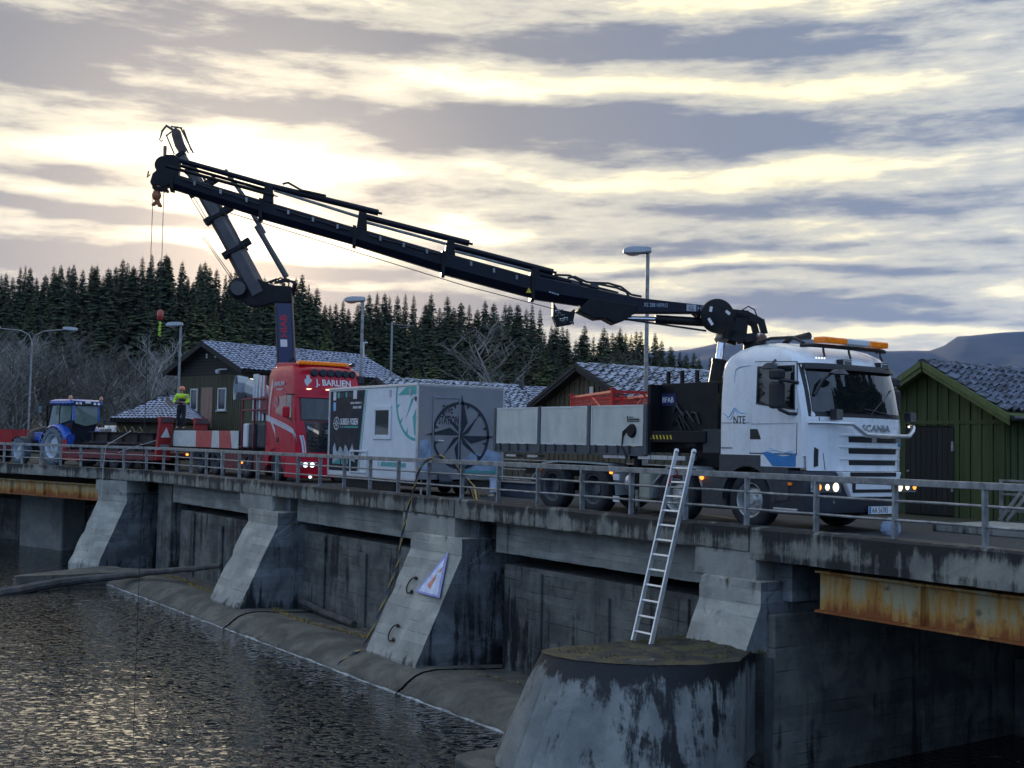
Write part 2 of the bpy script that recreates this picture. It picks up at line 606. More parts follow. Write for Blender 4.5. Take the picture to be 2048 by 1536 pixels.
# water ----------------------------------------------------------------
m, t, b = bsdf('dark rippled water')
pos = t.node('ShaderNodeNewGeometry').outputs['Position']
rot = t.node('ShaderNodeMapping', {'Vector': pos, 'Rotation': (0, 0, R(34.4)), 'Scale': (1, 1, 1)}).outputs[0]
swell = t.noise(t.scale(rot, (.5, .25, 1)), 1.0, 2, .5)
rip = t.noise(t.scale(rot, (8.6, 6.4, 1)), 1.0, 2, .45, .5)
crest = t.ramp(rip, .44, .72)
rip2 = t.noise(t.scale(rot, (2.2, 1.5, 1)), 1.0, 2, .5)
calm = t.ramp(t.noise(pos, .16, 3, .5), .30, .58, .45, 1.0)
hgt = t.m('MULTIPLY', t.m('ADD', t.m('ADD', crest, t.m('MULTIPLY', rip2, .7)), t.m('MULTIPLY', swell, .8)), calm)
bn = t.node('ShaderNodeBump', {'Strength': 1.0, 'Distance': .035, 'Height': hgt})
# rafts of foam and bubbles drifting on the surface
fo = t.noise(t.scale(rot, (3.2, 1.3, 1)), 1.6, 7, .72)
fz = t.m('MULTIPLY', t.ramp(t.noise(pos, .3, 3), .52, .66), t.ramp(fo, .60, .66))
bub = t.node('ShaderNodeTexVoronoi', {'Vector': rot, 'Scale': 4.5, 'Randomness': 1.0}).outputs['Distance']
fz = t.m('MAXIMUM', fz, t.m('MULTIPLY', t.ramp(bub, .10, .05), t.ramp(t.noise(pos, .8, 3), .56, .62)))
t.set(b.inputs['Base Color'], t.mix(fz, (.004, .006, .007), (.42, .43, .42)))
t.set(b.inputs['Roughness'], t.ramp(fz, 0, 1, .015, .8))
b.inputs['IOR'].default_value = 1.5
t.set(b.inputs['Normal'], bn.outputs[0])
m_water = m
w = MB()
w.add([(-900, -700, ZW), (260, -700, ZW), (260, 40, ZW), (-900, 40, ZW)], [(0, 1, 2, 3)])
structure(w.build('water', m_water))

# land -------------------------------------------------------------------
def hill(x, y):
    p = Vector((x, y, 0))
    dd = p.dot(FWD_H)
    ll = p.dot(RIGHT_H)
    u = ll / max(dd, 1)                      # sideways slope, -0.43 .. 0.43 spans the frame
    side = max(0.0, min(1.0, (.06 - u) / .40))
    rise = max(0.0, min(1.0, (dd - 85) / 110))
    h = rise * rise * (3 - 2 * rise) * (1.5 + 10.5 * side)
    far = max(0.0, (dd - 220) / 1500)
    h += min(far, 1.0) * 14 * side
    if dd > 60:
        h += noise.noise(Vector((x * .03, y * .03, 2))) * 1.2 * rise
    return h - .02


m_ground, t, b = bsdf('autumn grass and forest floor')
pos = t.node('ShaderNodeNewGeometry').outputs['Position']
n = t.noise(pos, .25, 8, .65)
c = t.mix(t.ramp(n, .3, .7), (.030, .032, .016), (.075, .06, .03))
c = t.mix(t.m('MULTIPLY', t.ramp(t.noise(pos, 2, 5), .45, .7), .6), c, (.02, .022, .014))
t.set(b.inputs['Base Color'], c)
b.inputs['Roughness'].default_value = .95
t.set(b.inputs['Normal'], t.node('ShaderNodeBump', {'Strength': .7, 'Distance': .1, 'Height': t.noise(pos, 9, 6)}).outputs[0])
front = [(900, 21.5), (300, 21.5), (120, 21.5), (60, 21.5), (30, 21.5), (0, 21.5), (-20, 21.5), (-36, 21.5), (-46.4, 21.2), (-56, 18.3), (-70, 14.0), (-85, 9.4),
         (-103.7, 3.6), (-130, -6), (-200, -40), (-420, -160), (-900, -420)]
angs = [90, 90, 90, 91, 92, 94, 96, 99, 104, 107, 110, 114, 120, 128, 140, 155, 165]
rows = []
bottom = [Vector((x, y, -9)) for x, y in front]
rows.append(bottom)
for dist in (0, 3, 8, 16, 28, 42, 58, 76, 95, 115, 135, 160, 190, 230, 300, 450, 800, 1600, 3500, 7000):
    row = []
    for (x, y), a in zip(front, angs):
        X, Y = x + math.cos(R(a)) * dist, y + math.sin(R(a)) * dist
        row.append(Vector((X, Y, hill(X, Y) if dist > 0 else -.02)))
    rows.append(row)
g = MB()
g.grid(rows)
structure(g.build('ground', m_ground, smooth=True))

# bridge -------------------------------------------------------------------
bridge = thing('dam_bridge', 'long weathered concrete dam bridge on sloping piers, carrying the trucks', 'bridge', (-28, 17, ZW))
road = MB()
road.grid([[(x, 14.62, 0), (x, 21.6, 0)] for x in (40, -9, -20, -30, -40, -44.4)] + [[lf(s, .22, 0), lf(s, 7.0, 0)] for s in (2.2, 20, 40, 62)])
structure(road.build('road', m_road))
deck = MB()
deck.box(-44.2, 40, 14.66, 21.45, -.24, -.006)
deck.prism([lf(0.2, .26, -.24), lf(62, .26, -.24), lf(62, 6.9, -.24), lf(.2, 6.9, -.24)], (0, 0, .234))
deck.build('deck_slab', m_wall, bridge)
E1 = [(-44.25, -35.62, -.262, 0), (-35.6, -33.12, -.25, -.012), (-33.1, -25.32, -.262, 0), (-25.3, -22.95, -.25, -.014), (-22.93, -15.2, -.268, 0),
      (-15.18, -13.9, -.25, -.015), (-13.88, 0, -.368, 0), (.02, 14, -.368, .004), (14.02, 40, -.36, 0)]
rnd = random.Random(4)
for x0, x1, zb, dy in E1:
    e = MB()
    ns = max(1, int((x1 - x0) / .9))
    for fc in range(1):
        rows = []
        for i in range(ns + 1):
            x = lerp(x0, x1, i / ns)
            j = [rnd.uniform(-.008, .008) for _ in range(4)]
            rows.append([(x, 14.22 + dy + j[0], zb + j[1] * .6), (x, 14.22 + dy + j[0] * .5, .115 + j[2]), (x, 14.26 + dy, .155 + j[2]), (x, 14.62, .157 + j[3]), (x, 14.64, .02), (x, 14.65, zb)])
        e.grid(rows, closed=True)
        k = len(rows[0])
        e.add([], [])
        e.f += [tuple(range(k - 1, -1, -1)), tuple(range(len(e.v) - k, len(e.v)))]
        e.mi += [0, 0]
    e.build('edge_beam', m_fascia, bridge, rough=(.22, .006, .02))
for s0, s1 in ((.05, 3.2), (3.23, 15.2), (15.23, 30), (30.03, 62)):
    e = MB()
    e.prism([lf(s0, -.18, -.27), lf(s1, -.18, -.27), lf(s1, .24, -.27), lf(s0, .24, -.27)], (0, 0, .425))
    e.build('edge_beam', m_fascia, bridge, rough=(.4, .006, .02))
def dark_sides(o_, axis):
    """the flanks of the piers get the darker bluish concrete, the sloping faces keep the pale one"""
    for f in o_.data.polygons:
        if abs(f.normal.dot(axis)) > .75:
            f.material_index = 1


# piers: (x left, x right of the sloping face), cap a little wider
PIERS = [(-34.65, -32.36, -35.6, -33.1), (-24.66, -22.4, -25.3, -22.93), (-14.9, -13.5, -15.16, -13.75)]
for i, (x0, x1, c0, c1) in enumerate(PIERS):
    zl = -5.5 if i < 2 else -1.8
    yl = 12.95 if i < 2 else 13.75
    p = MB()
    prof = [(14.1, -.70), (14.1, -1.09), (lerp(14.1, 13.0, (-1.09 - max(zl, -3.45)) / 2.26), max(zl, -3.45)), (21.2, max(zl, -3.45)), (21.2, -.70)]
    if i < 2:
        prof[2:4] = [(13.0, -3.36), (12.95, -5.5), (21.2, -5.5)]
    p.prism([(x0, y, z) for y, z in prof], (x1 - x0, 0, 0))
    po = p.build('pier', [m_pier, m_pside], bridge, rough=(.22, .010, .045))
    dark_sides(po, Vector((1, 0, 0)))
    cp = MB()
    cp.box(c0, c1, 14.235, 15.4, -.705, -.256)
    adopt(cp.build('pier_cap', m_cap, rough=(.14, .006, .03)), po)
    col = MB()                       # the bearing block and column behind the cap
    col.box(c1 + .02, c1 + .42, 14.62, 15.4, -1.02, -.27)
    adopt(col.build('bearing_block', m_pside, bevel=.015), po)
# the pier at the bend
p = MB()
s0, s1 = 1.35, 3.25
p.prism([lf(s0, -.3, -.72), lf(s0, -.3, -1.1), lf(s0, -1.45, -3.4), lf(s0, -1.5, -5.5), lf(s0, 6.8, -5.5), lf(s0, 6.8, -.72)], LD * (s1 - s0))
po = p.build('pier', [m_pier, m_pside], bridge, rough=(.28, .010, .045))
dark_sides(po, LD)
cp = MB()
cp.prism([lf(1.55, -.19, -.73), lf(3.6, -.19, -.73), lf(3.6, .8, -.73), lf(1.55, .8, -.73)], (0, 0, .44))
adopt(cp.build('pier_cap', m_cap, rough=(.16, .006, .035)), po)
col = MB()
col.box(-44.7, -43.2, 14.65, 20, -5.5, -.28)
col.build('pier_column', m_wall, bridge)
# recessed girders with board marks, dam wall panels between the piers
for x0, x1 in ((-43.2, -34.66), (-32.35, -24.7), (-21.95, -14.92)):
    gd = MB()
    gd.box(x0, x1 if x1 > -20 else x1, 14.70, 15.15, -.955, -.30)
    gd.build('girder', m_girder, bridge, rough=(.25, .004, .012))
    wl = MB()
    wx0 = x0 + (.25 if x0 < -40 else .0)
    zt = -1.22
    wl.box(wx0, x1, 14.93, 16.2, -5.5, zt)
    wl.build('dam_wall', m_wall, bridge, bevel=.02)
    for k in range(3):
        st = MB()
        xs = lerp(wx0 + .6, x1 - .6, (k + .2) / 2.6)
        st.box(xs, xs + .42, 14.86, 14.927, -3.6, -1.3 - .25 * (k % 2))
        st.build('wall_rib', m_wall, bridge, bevel=.015)
# spillway sill in blocks with open joints
m_silltoe, t, b = None, None, None
SP = [(15.6, -3.52), (14.6, -3.47), (13.9, -3.42), (13.3, -3.38), (12.98, -3.41), (12.76, -3.48), (12.58, -3.60), (12.46, -3.70), (12.41, -3.71), (12.36, -3.78), (12.32, -4.1), (12.3, -5.2)]
for x0, x1, dy in ((-44.4, -34.92, 0), (-34.9, -31.7, -.03), (-31.68, -24.92, 0), (-24.9, -22.0, -.03), (-21.98, -15.3, 0)):
    s = MB()
    ns = max(2, int((x1 - x0) / .25))
    rows = []
    for i in range(ns + 1):
        x = lerp(x0, x1, i / ns)
        # the blocks are domed a little towards their joints
        e = min(x - x0, x1 - x) if dy == 0 else 1
        drop = .025 * math.exp(-e / .15) if dy == 0 else 0
        rows.append([(x, y + dy + noise.noise(Vector((x * 2.3, y * 2.3, 1))) * .02, z - drop + noise.noise(Vector((x * 3.1, y * 3.1, 5))) * .022) for y, z in SP])
    s.grid(rows)
    s.build('spillway_sill', m_sill, bridge, smooth=True, angle=50)
    li = MB()                        # white crust of lime along the water line
    li.grid([[(lerp(x0, x1, i / ns), 12.372 + dy, -3.762 - .012 * (1 + math.sin(i * 1.3 + math.sin(i * .37) * 2))), (lerp(x0, x1, i / ns), 12.345 + dy, -3.785), (lerp(x0, x1, i / ns), 12.31 + dy, -3.83)] for i in range(ns + 1)])
    li.build('lime_crust', mat('lime crust', (.34, .35, .34), .9, var=.6, scale=2, dirt=.9), bridge)
# noses
NT_ = [(-15.2, 14.2), (-15.2, 13.2), (-15.2, 12.2), (-15.2, 11.3), (-15.12, 11.0), (-14.9, 10.87), (-14.55, 10.86), (-14.17, 10.95), (-13.73, 11.24), (-13.33, 11.66), (-13.05, 12.3), (-12.93, 13.05), (-13.3, 13.6), (-13.65, 14.15)]
wts = [.6, .7, .8, .95, 1, 1, 1, .95, .8, .6, .35, .06, 0, 0]


def nose(top, wt_, z0, z1, batter, name, mt, moss_top):
    n_ = len(top)
    rows = []
    for q, f in ((0.0, -.02), (.03, .0), (.25, .25), (.5, .5), (.75, .75), (1, 1)):
        row = []
        for i, (x, y) in enumerate(top):
            a, c_ = Vector((*top[max(i - 1, 0)], 0)), Vector((*top[min(i + 1, n_ - 1)], 0))
            tg = (c_ - a).normalized()
            nn = Vector((tg.y, -tg.x, 0))
            if nn.y > 0 and abs(nn.y) > abs(nn.x):
                nn = -nn
            if nn.dot(Vector((x, y, 0)) - Vector((sum(p[0] for p in top) / n_, max(p[1] for p in top), 0))) < 0:
                nn = -nn
            o_ = batter * wt_[i] * f
            row.append((x + nn.x * o_ + noise.noise(Vector((x * 4, y * 4, q * 5))) * .015, y + nn.y * o_, lerp(z0, z1, q)))
        rows.append(row)
    s = MB()
    s.grid(rows)
    base = s.build(name, mt, bridge, smooth=True, angle=50)
    tp = MB()
    inner = [[(lerp(x, sum(p[0] for p in top) / n_, f), lerp(y, max(p[1] for p in top), f), z0 + .01 + (.05 * f + noise.noise(Vector((x * 5 + f, y * 5, 3))) * .035 if f > 0 else -.0)) for x, y in top] for f in (0, .06, .2, .4, .6, .8, .97)]
    tp.grid(inner)
    adopt(tp.build('mossy_top' if moss_top else 'top_slab', mt, smooth=True, angle=60), base)
    return base


nb = nose(NT_, wts, -1.77, -3.4, .72, 'pier_nose', m_nose, True)
ft = MB()
ft.prism([(x + (-.9 if x < -14.5 else -.2), y - .95 + .5 * (y > 12), -3.42) for x, y in NT_], (0, 0, -2.2))
ft.build('nose_footing', m_sill, bridge, bevel=.05)
LT = [(-45.4, 13.2), (-45.3, 12.7), (-44.5, 11.3), (-43.8, 10.0), (-43.3, 9.35), (-43.05, 9.35), (-43.0, 10.2), (-42.95, 11.5), (-43.0, 13.2)]
nose(LT, [0, .2, .6, 1, 1, 1, .6, .2, 0], -3.42, -4.6, .1, 'pier_nose', m_sill, False)
# the long side wall of the gate bay under the bridge, and its gate slot
gw = MB()
gw.prism([(-13.34, 14.25, -5.5), (-13.34, 14.25, -1.2), (-13.34, 23, -1.2), (-13.34, 23, -5.5)], (-1.4, 0, 0))
gw.build('gate_bay_wall', m_wall, bridge, bevel=.02)
for yy in (13.55, 14.12):
    sl = MB()
    sl.box(-13.42, -13.28, yy, yy + .05, -5, -1.85)
    sl.build('gate_slot_rail', mat('wet steel', (.25, .27, .28), .35, .7), bridge)
bw = MB()
bw.box(-13.3, 10, 20.6, 21.3, -5.5, -2.4)
bw.build('rear_wall', m_wall, bridge, bevel=.02)
lb = MB()
lb.prism([lf(3.4, 4.5, -5), lf(62, 4.5, -5), lf(62, 5.5, -5), lf(3.4, 5.5, -5)], (0, 0, 3.2))
lb.build('rear_wall', m_wall, bridge)
for s_, w_, h_ in ((4.5, 3.4, -1.35), (11.5, 3.6, -1.25)):
    bk = MB()
    bk.prism([lf(s_, 3.2, -5), lf(s_ + w_, 3.2, -5), lf(s_ + w_, 4.4, -5), lf(s_, 4.4, -5)], (0, 0, 5 + h_))
    bk.build('bearing_wall', m_cap, bridge, bevel=.08)


def i_girder(p0, p1, h0, h1, name='steel_girder'):
    """plate girder: web, two flanges and a few stiffeners"""
    p0, p1 = Vector(p0), Vector(p1)
    tdir = (p1 - p0).normalized()
    nn = Vector((tdir.y, -tdir.x, 0))
    if nn.y > 0:
        nn = -nn
    s = MB()
    s.prism([p0 + Vector((0, 0, h0)), p1 + Vector((0, 0, h0)), p1 + Vector((0, 0, h1)), p0 + Vector((0, 0, h1))], -nn * .03)
    for z in (h0, h1 - .035):
        a = nn * .13
        s.prism([p0 + a + Vector((0, 0, z)), p1 + a + Vector((0, 0, z)), p1 - a * 1.4 + Vector((0, 0, z)), p0 - a * 1.4 + Vector((0, 0, z))], (0, 0, .035))
    o = s.build(name, m_rust, bridge)
    L = (p1 - p0).length
    for k in range(1, int(L / 2.6) + 1):
        q = p0 + tdir * (k * 2.6 - .7)
        st = MB()
        st.prism([q + nn * .11 + Vector((0, 0, h0 + .036)), q + Vector((0, 0, h0 + .036)), q + Vector((0, 0, h1 - .036)), q + nn * .11 + Vector((0, 0, h1 - .036))], tdir * .02)
        adopt(st.build('stiffener', m_rust), o)


i_girder((-12.75, 14.62, 0), (2, 14.62, 0), -1.09, -.45)
i_girder((-12.75, 18.6, 0), (2, 18.6, 0), -1.09, -.45)
i_girder(lf(3.35, .2, 0), lf(22, .2, 0), -1.15, -.52)

# railing -------------------------------------------------------------------
m_galv = mat('weathered galvanised steel', (.30, .31, .31), .5, .55, var=.35, scale=6, dirt=.5, dirtcol=(.07, .06, .055), bump=.2)
rail = thing('bridge_railing', 'galvanised steel railing of posts and three rails along the kerb', 'railing', (-28, 14.4, .155))
RP = [Vector((-9.72 + 1.467 * k, 14.4, 0)) for k in range(8, -25, -1)]
RP = [p for p in RP if p.x > -44.4]
LP_ = [lf(s_ * 1.47 + .6, 0, 0) for s_ in range(0, 22)]
allp = RP + LP_
rr = random.Random(9)
for p in allp:
    lean = Vector((rr.uniform(-.012, .012), rr.uniform(-.01, .01), 0))
    o = MB()
    o.prism([p + Vector((-.022, -.05, .12)), p + Vector((.022, -.05, .12)), p + Vector((.022, .05, .12)), p + Vector((-.022, .05, .12))], Vector((lean.x, lean.y, .80)))
    o.build('post', m_galv, rail, bevel=.006)
for k in range(len(allp) - 1):
    a, b_ = allp[k], allp[k + 1]
    td = (b_ - a).normalized()
    sag = rr.uniform(-.006, .006)
    for z in (.425, .70):
        o = MB()
        o.path([a + td * .024 + Vector((0, -.0, z)), (a + b_) / 2 + Vector((0, 0, z + sag)), b_ - td * .024 + Vector((0, 0, z))], .021, 8)
        o.build('rail', m_galv, rail, smooth=True)
    if k % 4 == 0:
        e_ = allp[min(k + 4, len(allp) - 1)]
        mid = allp[k:min(k + 5, len(allp))]
        o = MB()
        for q0, q1 in zip(mid[:-1], mid[1:]):
            o.beam(q0 + Vector((0, 0, .972)), q1 + Vector((0, 0, .972)), .07, .10)
        o.build('top_rail', m_galv, rail, bevel=.008)

# far mountains ------------------------------------------------------------
m_mt, t, b = bsdf('heather and snow on the mountains')
pos = t.node('ShaderNodeNewGeometry').outputs['Position']
zz = t.node('ShaderNodeSeparateXYZ', {0: pos}).outputs[2]
n = t.noise(t.scale(pos, (1, 1, 2)), .006, 9, .65)
c = t.mix(t.ramp(n, .35, .65), (.016, .024, .040), (.045, .048, .055))
sn = t.m('MULTIPLY', t.ramp(t.m('ADD', zz, t.m('MULTIPLY', t.m('SUBTRACT', t.noise(pos, .012, 8, .7), .5), 260.0)), 520, 640), .8)
c = t.mix(sn, c, (.55, .57, .6))
t.set(b.inputs['Base Color'], c)
b.inputs['Roughness'].default_value = 1.0
RIDGE = [(-30, 330), (-12, 360), (-3, 410), (3, 380), (7.5, 470), (10.5, 510), (13, 540), (15.5, 500), (17.5, 470), (19.3, 470), (20.6, 540), (22.5, 560), (25, 548), (30, 520), (40, 400), (60, 300)]


def ridge_h(a):
    for (a0, h0), (a1, h1) in zip(RIDGE, RIDGE[1:]):
        if a0 <= a <= a1:
            u = (a - a0) / (a1 - a0)
            return lerp(h0, h1, u * u * (3 - 2 * u))
    return 300


rows = []
for j in range(26):
    f = j / 25
    row = []
    for i in range(151):
        a = -30 + 90 * i / 150
        D = lerp(3400, 6600, f)
        dr = FWD_H * math.cos(R(a)) + RIGHT_H * math.sin(R(a))
        p = dr * D
        top = ridge_h(a) * (D / 5600)
        prof = math.sin(min(1, f / .7) * math.pi / 2) ** 1.3 if f < .7 else 1 - (f - .7) * 1.1
        nz = noise.fractal(Vector((p.x * .0016, p.y * .0016, 0)), 1, 2, 6) * 75 * (.3 + .7 * f if f < .7 else .9)
        row.append((p.x, p.y, max(-7.0, top * prof + nz * (.25 if .6 < f < .8 else 1) - 20)))
    rows.append(row)
s = MB()
s.grid(rows)
structure(s.build('mountains', m_mt, smooth=True, angle=80))
# ------------------------------------------------------------------ trees
def foliage(name, c0, c1, trans=.0):
    m, t, b = bsdf(name)
    pos = t.node('ShaderNodeNewGeometry').outputs['Position']
    rnd_ = t.node('ShaderNodeObjectInfo').outputs['Random']
    n = t.noise(pos, .9, 4)
    c = t.mix(t.ramp(n, .3, .7), c0, c1)
    c = t.mix(.55, c, t.mix(rnd_, (.25, .28, .25), (.72, .68, .58)), 'OVERLAY')
    t.set(b.inputs['Base Color'], c)
    b.inputs['Roughness'].default_value = .8
    return m


m_spruce = foliage('spruce needles', (.016, .026, .012), (.055, .070, .026))
m_young = foliage('young spruce needles', (.035, .055, .02), (.09, .105, .035))
m_bark = mat('bark', (.06, .05, .042), .95, var=.4, scale=2)
m_birch, t, b = bsdf('bare birch twigs')
pos = t.node('ShaderNodeNewGeometry').outputs['Position']
ri = t.node('ShaderNodeObjectInfo').outputs['Random']
c = t.mix(t.ramp(t.noise(pos, .5, 4), .35, .65), (.055, .05, .042), (.125, .115, .10))
t.set(b.inputs['Base Color'], t.mix(t.m('POWER', ri, 2.5), c, (.34, .33, .30)))
b.inputs['Roughness'].default_value = .9
m_birchbark = mat('birch bark', (.42, .41, .39), .85, var=.4, scale=4, dirt=.5)


def spruce_meshes(seed, slim):
    r = random.Random(seed)
    tr = MB()
    bend = r.uniform(-.01, .01)
    tr.path([(0, 0, 0), (bend, 0, .5), (0, 0, 1.0)], [.012, .008, .001], 6)
    cr = MB()
    z = .06 + r.uniform(0, .04)
    while z < .985:
        f = 1 - z
        rad = slim * (f ** .74) * r.uniform(.82, 1.14) + .006
        nb_ = 11 if z < .75 else 8
        a0 = r.uniform(0, 6.3)
        for k in range(nb_):
            if r.random() < .10:
                continue
            a = a0 + k * 2 * math.pi / nb_ + r.uniform(-.25, .25)
            L = rad * r.uniform(.65, 1.18)
            dx, dy = math.cos(a), math.sin(a)
            droop = L * (.55 - .45 * z) * r.uniform(.6, 1.3)
            w_ = max(.008, L * .27)
            tip = Vector((dx * L, dy * L, z - droop + L * .16))
            mid = Vector((dx * L * .55, dy * L * .55, z - droop * .62))
            root = Vector((0, 0, z))
            sd = Vector((-dy, dx, 0))
            cr.add([root, mid - sd * w_, mid + sd * w_, tip], [(0, 1, 2), (1, 3, 2)])
            # hanging sprays give the branch its ragged lower edge
            for q in (.35, .6, .82):
                for sg in (-1, 1):
                    o_ = root.lerp(tip, q) + Vector((0, 0, -droop * .2 * math.sin(q * 3.1)))
                    ln = L * r.uniform(.26, .46)
                    e_ = o_ + sd * sg * ln + Vector((dx, dy, 0)) * ln * .5 + Vector((0, 0, -ln * r.uniform(.2, .8)))
                    e2 = o_ + Vector((dx * ln * .5, dy * ln * .5, -ln * r.uniform(.5, .9)))
                    cr.add([o_, e_, e2], [(0, 1, 2)])
        z += .010 + .015 * f * r.uniform(.8, 1.2)
    return tr.mesh('trunk', m_bark), cr.mesh('crown', m_spruce), cr.mesh('crown', m_young)


SPR = [spruce_meshes(20 + i, s_) for i, s_ in enumerate((.150, .170, .135, .185, .16, .125))]


def bare_meshes(seed, spread, birch):
    r = random.Random(seed)
    tr, cr = MB(), MB()

    def limb(p, dr, ln, rad, lev, mb):
        pts = [p.copy()]
        dcur = dr.copy()
        for k in range(3):
            dcur = (dcur + Vector((r.uniform(-.22, .22), r.uniform(-.22, .22), r.uniform(-.02, .16)))).normalized()
            pts.append(pts[-1] + dcur * ln / 3)
        mb.path(pts, [rad, rad * .75, rad * .5, rad * .22], 5 if lev == 0 else 3, caps=False)
        if lev >= 3:
            return
        n_ = (13, 7, 6)[lev]
        for k in range(n_):
            q = lerp(.22 if lev == 0 else .15, 1.0, (k + r.random() * .6) / n_)
            i_ = min(2, int(q * 3))
            b_ = pts[i_].lerp(pts[i_ + 1], q * 3 - i_)
            a = r.uniform(0, 6.3)
            side = Vector((math.cos(a), math.sin(a), r.uniform(.15, .9) if lev == 0 else r.uniform(-.1, .8)))
            nd = (dcur * .55 + side * spread).normalized()
            limb(b_, nd, ln * r.uniform(.34, .52) * (1.12 - .45 * q if lev == 0 else 1), rad * (.42 if lev == 0 else .5), lev + 1, cr)

    ns = 1 if birch else 3
    for k in range(ns):
        a = r.uniform(0, 6.3)
        limb(Vector((math.cos(a) * .03 * (ns > 1), math.sin(a) * .03 * (ns > 1), 0)), Vector((r.uniform(-.12, .12) * ns * .8, r.uniform(-.12, .12) * ns * .8, 1)).normalized(), .62 if ns > 1 else .74, .011, 0 if ns == 1 else (0 if k == 0 else 1), tr)
    return tr.mesh('trunk', m_birchbark if birch else m_birch, True), cr.mesh('crown', m_birch)


BARE = [bare_meshes(60 + i, sp_, bi) for i, (sp_, bi) in enumerate(((.75, True), (.9, False), (.65, True), (1.0, False)))]


def tree(kind, meshes, p, h, wide, label, group, rz):
    t_ = thing(kind, label, 'tree', p, rz, group)
    t_.scale = (h * wide, h * wide, h)
    place('trunk', meshes[0], t_)
    place('crown', meshes[1], t_)
    return t_


def from_frame(px, depth):
    """ground point under image column px at this distance along the view"""
    p = FWD_H * depth + RIGHT_H * ((px - 1024) / 2400 * depth)
    return p.x, p.y


SKYLINE = [(-300, 545), (-100, 540), (0, 528), (60, 520), (130, 520), (210, 500), (260, 508), (290, 490), (330, 500), (400, 515), (450, 520), (520, 545), (600, 540), (640, 570), (700, 585), (760, 575),
           (870, 575), (930, 590), (1000, 590), (1060, 600), (1110, 622), (1200, 645), (1290, 650), (1340, 660), (1400, 690), (1440, 715), (1480, 720), (1560, 770), (1700, 860)]


def skyline(px):
    for (x0, y0), (x1, y1) in zip(SKYLINE, SKYLINE[1:]):
        if x0 <= px <= x1:
            return lerp(y0, y1, (px - x0) / (x1 - x0))
    return 800


def height_for(px, ytop, depth, x, y):
    horizon = 888.5 + .021 * (px - 1024)
    return EYE + (horizon - ytop) / 2400 * depth - hill(x, y)


r = random.Random(77)
SPL = {0: 'tall dark spruce on the skyline of the wooded hill', 1: 'dark spruce standing inside the forest below the skyline', 2: 'small pale green spruce at the lower edge of the forest'}
SPG = {0: 'spruces on the forest skyline', 1: 'spruces inside the forest', 2: 'young spruces at the forest edge'}
px = -190.0
while px < 1500:                                   # the back row draws the skyline
    dpt = r.uniform(168, 186) if px < 1080 else r.uniform(120, 150)
    x, y = from_frame(px, dpt)
    h = height_for(px, skyline(px) + abs(r.gauss(0, 14)) + (r.uniform(0, 40) if r.random() < .3 else 0), dpt, x, y)
    if h > 4:
        tree('spruce_tree', SPR[r.randrange(6)][:2], (x, y, hill(x, y) - .2), h, r.uniform(.72, 1.08), SPL[0], SPG[0], r.uniform(0, 6.3))
    px += r.uniform(9, 19)
for row, (d0, d1, drop, step) in enumerate(((150, 164, 45, 34), (132, 146, 95, 40), (116, 128, 140, 48))):
    px = -170.0 + row * 11
    while px < 1480:
        k = 1 if px < 1080 else .82
        dpt = r.uniform(d0, d1) * k
        x, y = from_frame(px, dpt)
        h = height_for(px, skyline(px) + drop * (.75 if px > 1000 else 1) + r.gauss(0, 20), dpt, x, y)
        if h > 4 and not (px < 330 and row == 2):
            tree('spruce_tree', SPR[r.randrange(6)][:2], (x, y, hill(x, y) - .2), h, r.uniform(1.1, 1.5), SPL[1], SPG[1], r.uniform(0, 6.3))
        px += r.uniform(step * .7, step * 1.3)
for px, yt, dpt in ((650, 640, 104), (868, 700, 100), (835, 725, 98), (820, 735, 97), (425, 610, 108), (470, 620, 112), (600, 650, 106), (735, 690, 104), (980, 700, 96), (1085, 690, 96), (395, 590, 112), (560, 640, 108), (1235, 690, 92), (1130, 720, 90)):
    x, y = from_frame(px, dpt)
    tree('spruce_tree', (SPR[px % 6][0], SPR[px % 6][2]), (x, y, hill(x, y) - .2), height_for(px, yt, dpt, x, y), 1.35, SPL[2], SPG[2], r.uniform(0, 6.3))
# bare birches and willows
BL = ['bare grey birch in the leafless thicket left of the house', 'bare many-stemmed willow in the thicket behind the tractor']
for k in range(46):
    px = r.uniform(-120, 335)
    dpt = r.uniform(84, 112)
    yt = lerp(598, 660, max(0, px) / 330) + r.uniform(-14, 100) * (.4 + .6 * (112 - dpt) / 28)
    x, y = from_frame(px, dpt)
    q = r.randrange(4)
    tree('birch_tree' if q % 2 == 0 else 'willow_tree', BARE[q], (x, y, hill(x, y) - .1), height_for(px, yt, dpt, x, y), r.uniform(.9, 1.4), BL[q % 2], ('birches' if q % 2 == 0 else 'willows') + ' in the thicket on the left', r.uniform(0, 6.3))
for px, yt, dpt, q in ((405, 660, 94, 0), (440, 665, 96, 3), (300, 640, 90, 2), (520, 690, 98, 1), (640, 720, 99, 1)):
    x, y = from_frame(px, dpt)
    tree('birch_tree' if q % 2 == 0 else 'willow_tree', BARE[q], (x, y, hill(x, y) - .1), height_for(px, yt, dpt, x, y), 1.2, 'bare tree between the spruces behind the big house', 'bare trees behind the house', r.uniform(0, 6.3))
for px, yt, dpt, q, wd, lb_ in ((1020, 598, 92, 0, 1.5, 'large pale bare birch above the low shed roof'), (955, 690, 88, 3, 1.5, 'smaller bare willow left of the large pale birch'), (1205, 672, 86, 2, 1.35, 'bare birch between the lamp post and the large pale birch'), (1370, 735, 80, 1, 1.3, 'low bare willow just left of the white cab')):
    x, y = from_frame(px, dpt)
    tree('birch_tree' if q % 2 == 0 else 'willow_tree', BARE[q], (x, y, hill(x, y) - .1), height_for(px, yt, dpt, x, y), wd, lb_, None, r.uniform(0, 6.3))
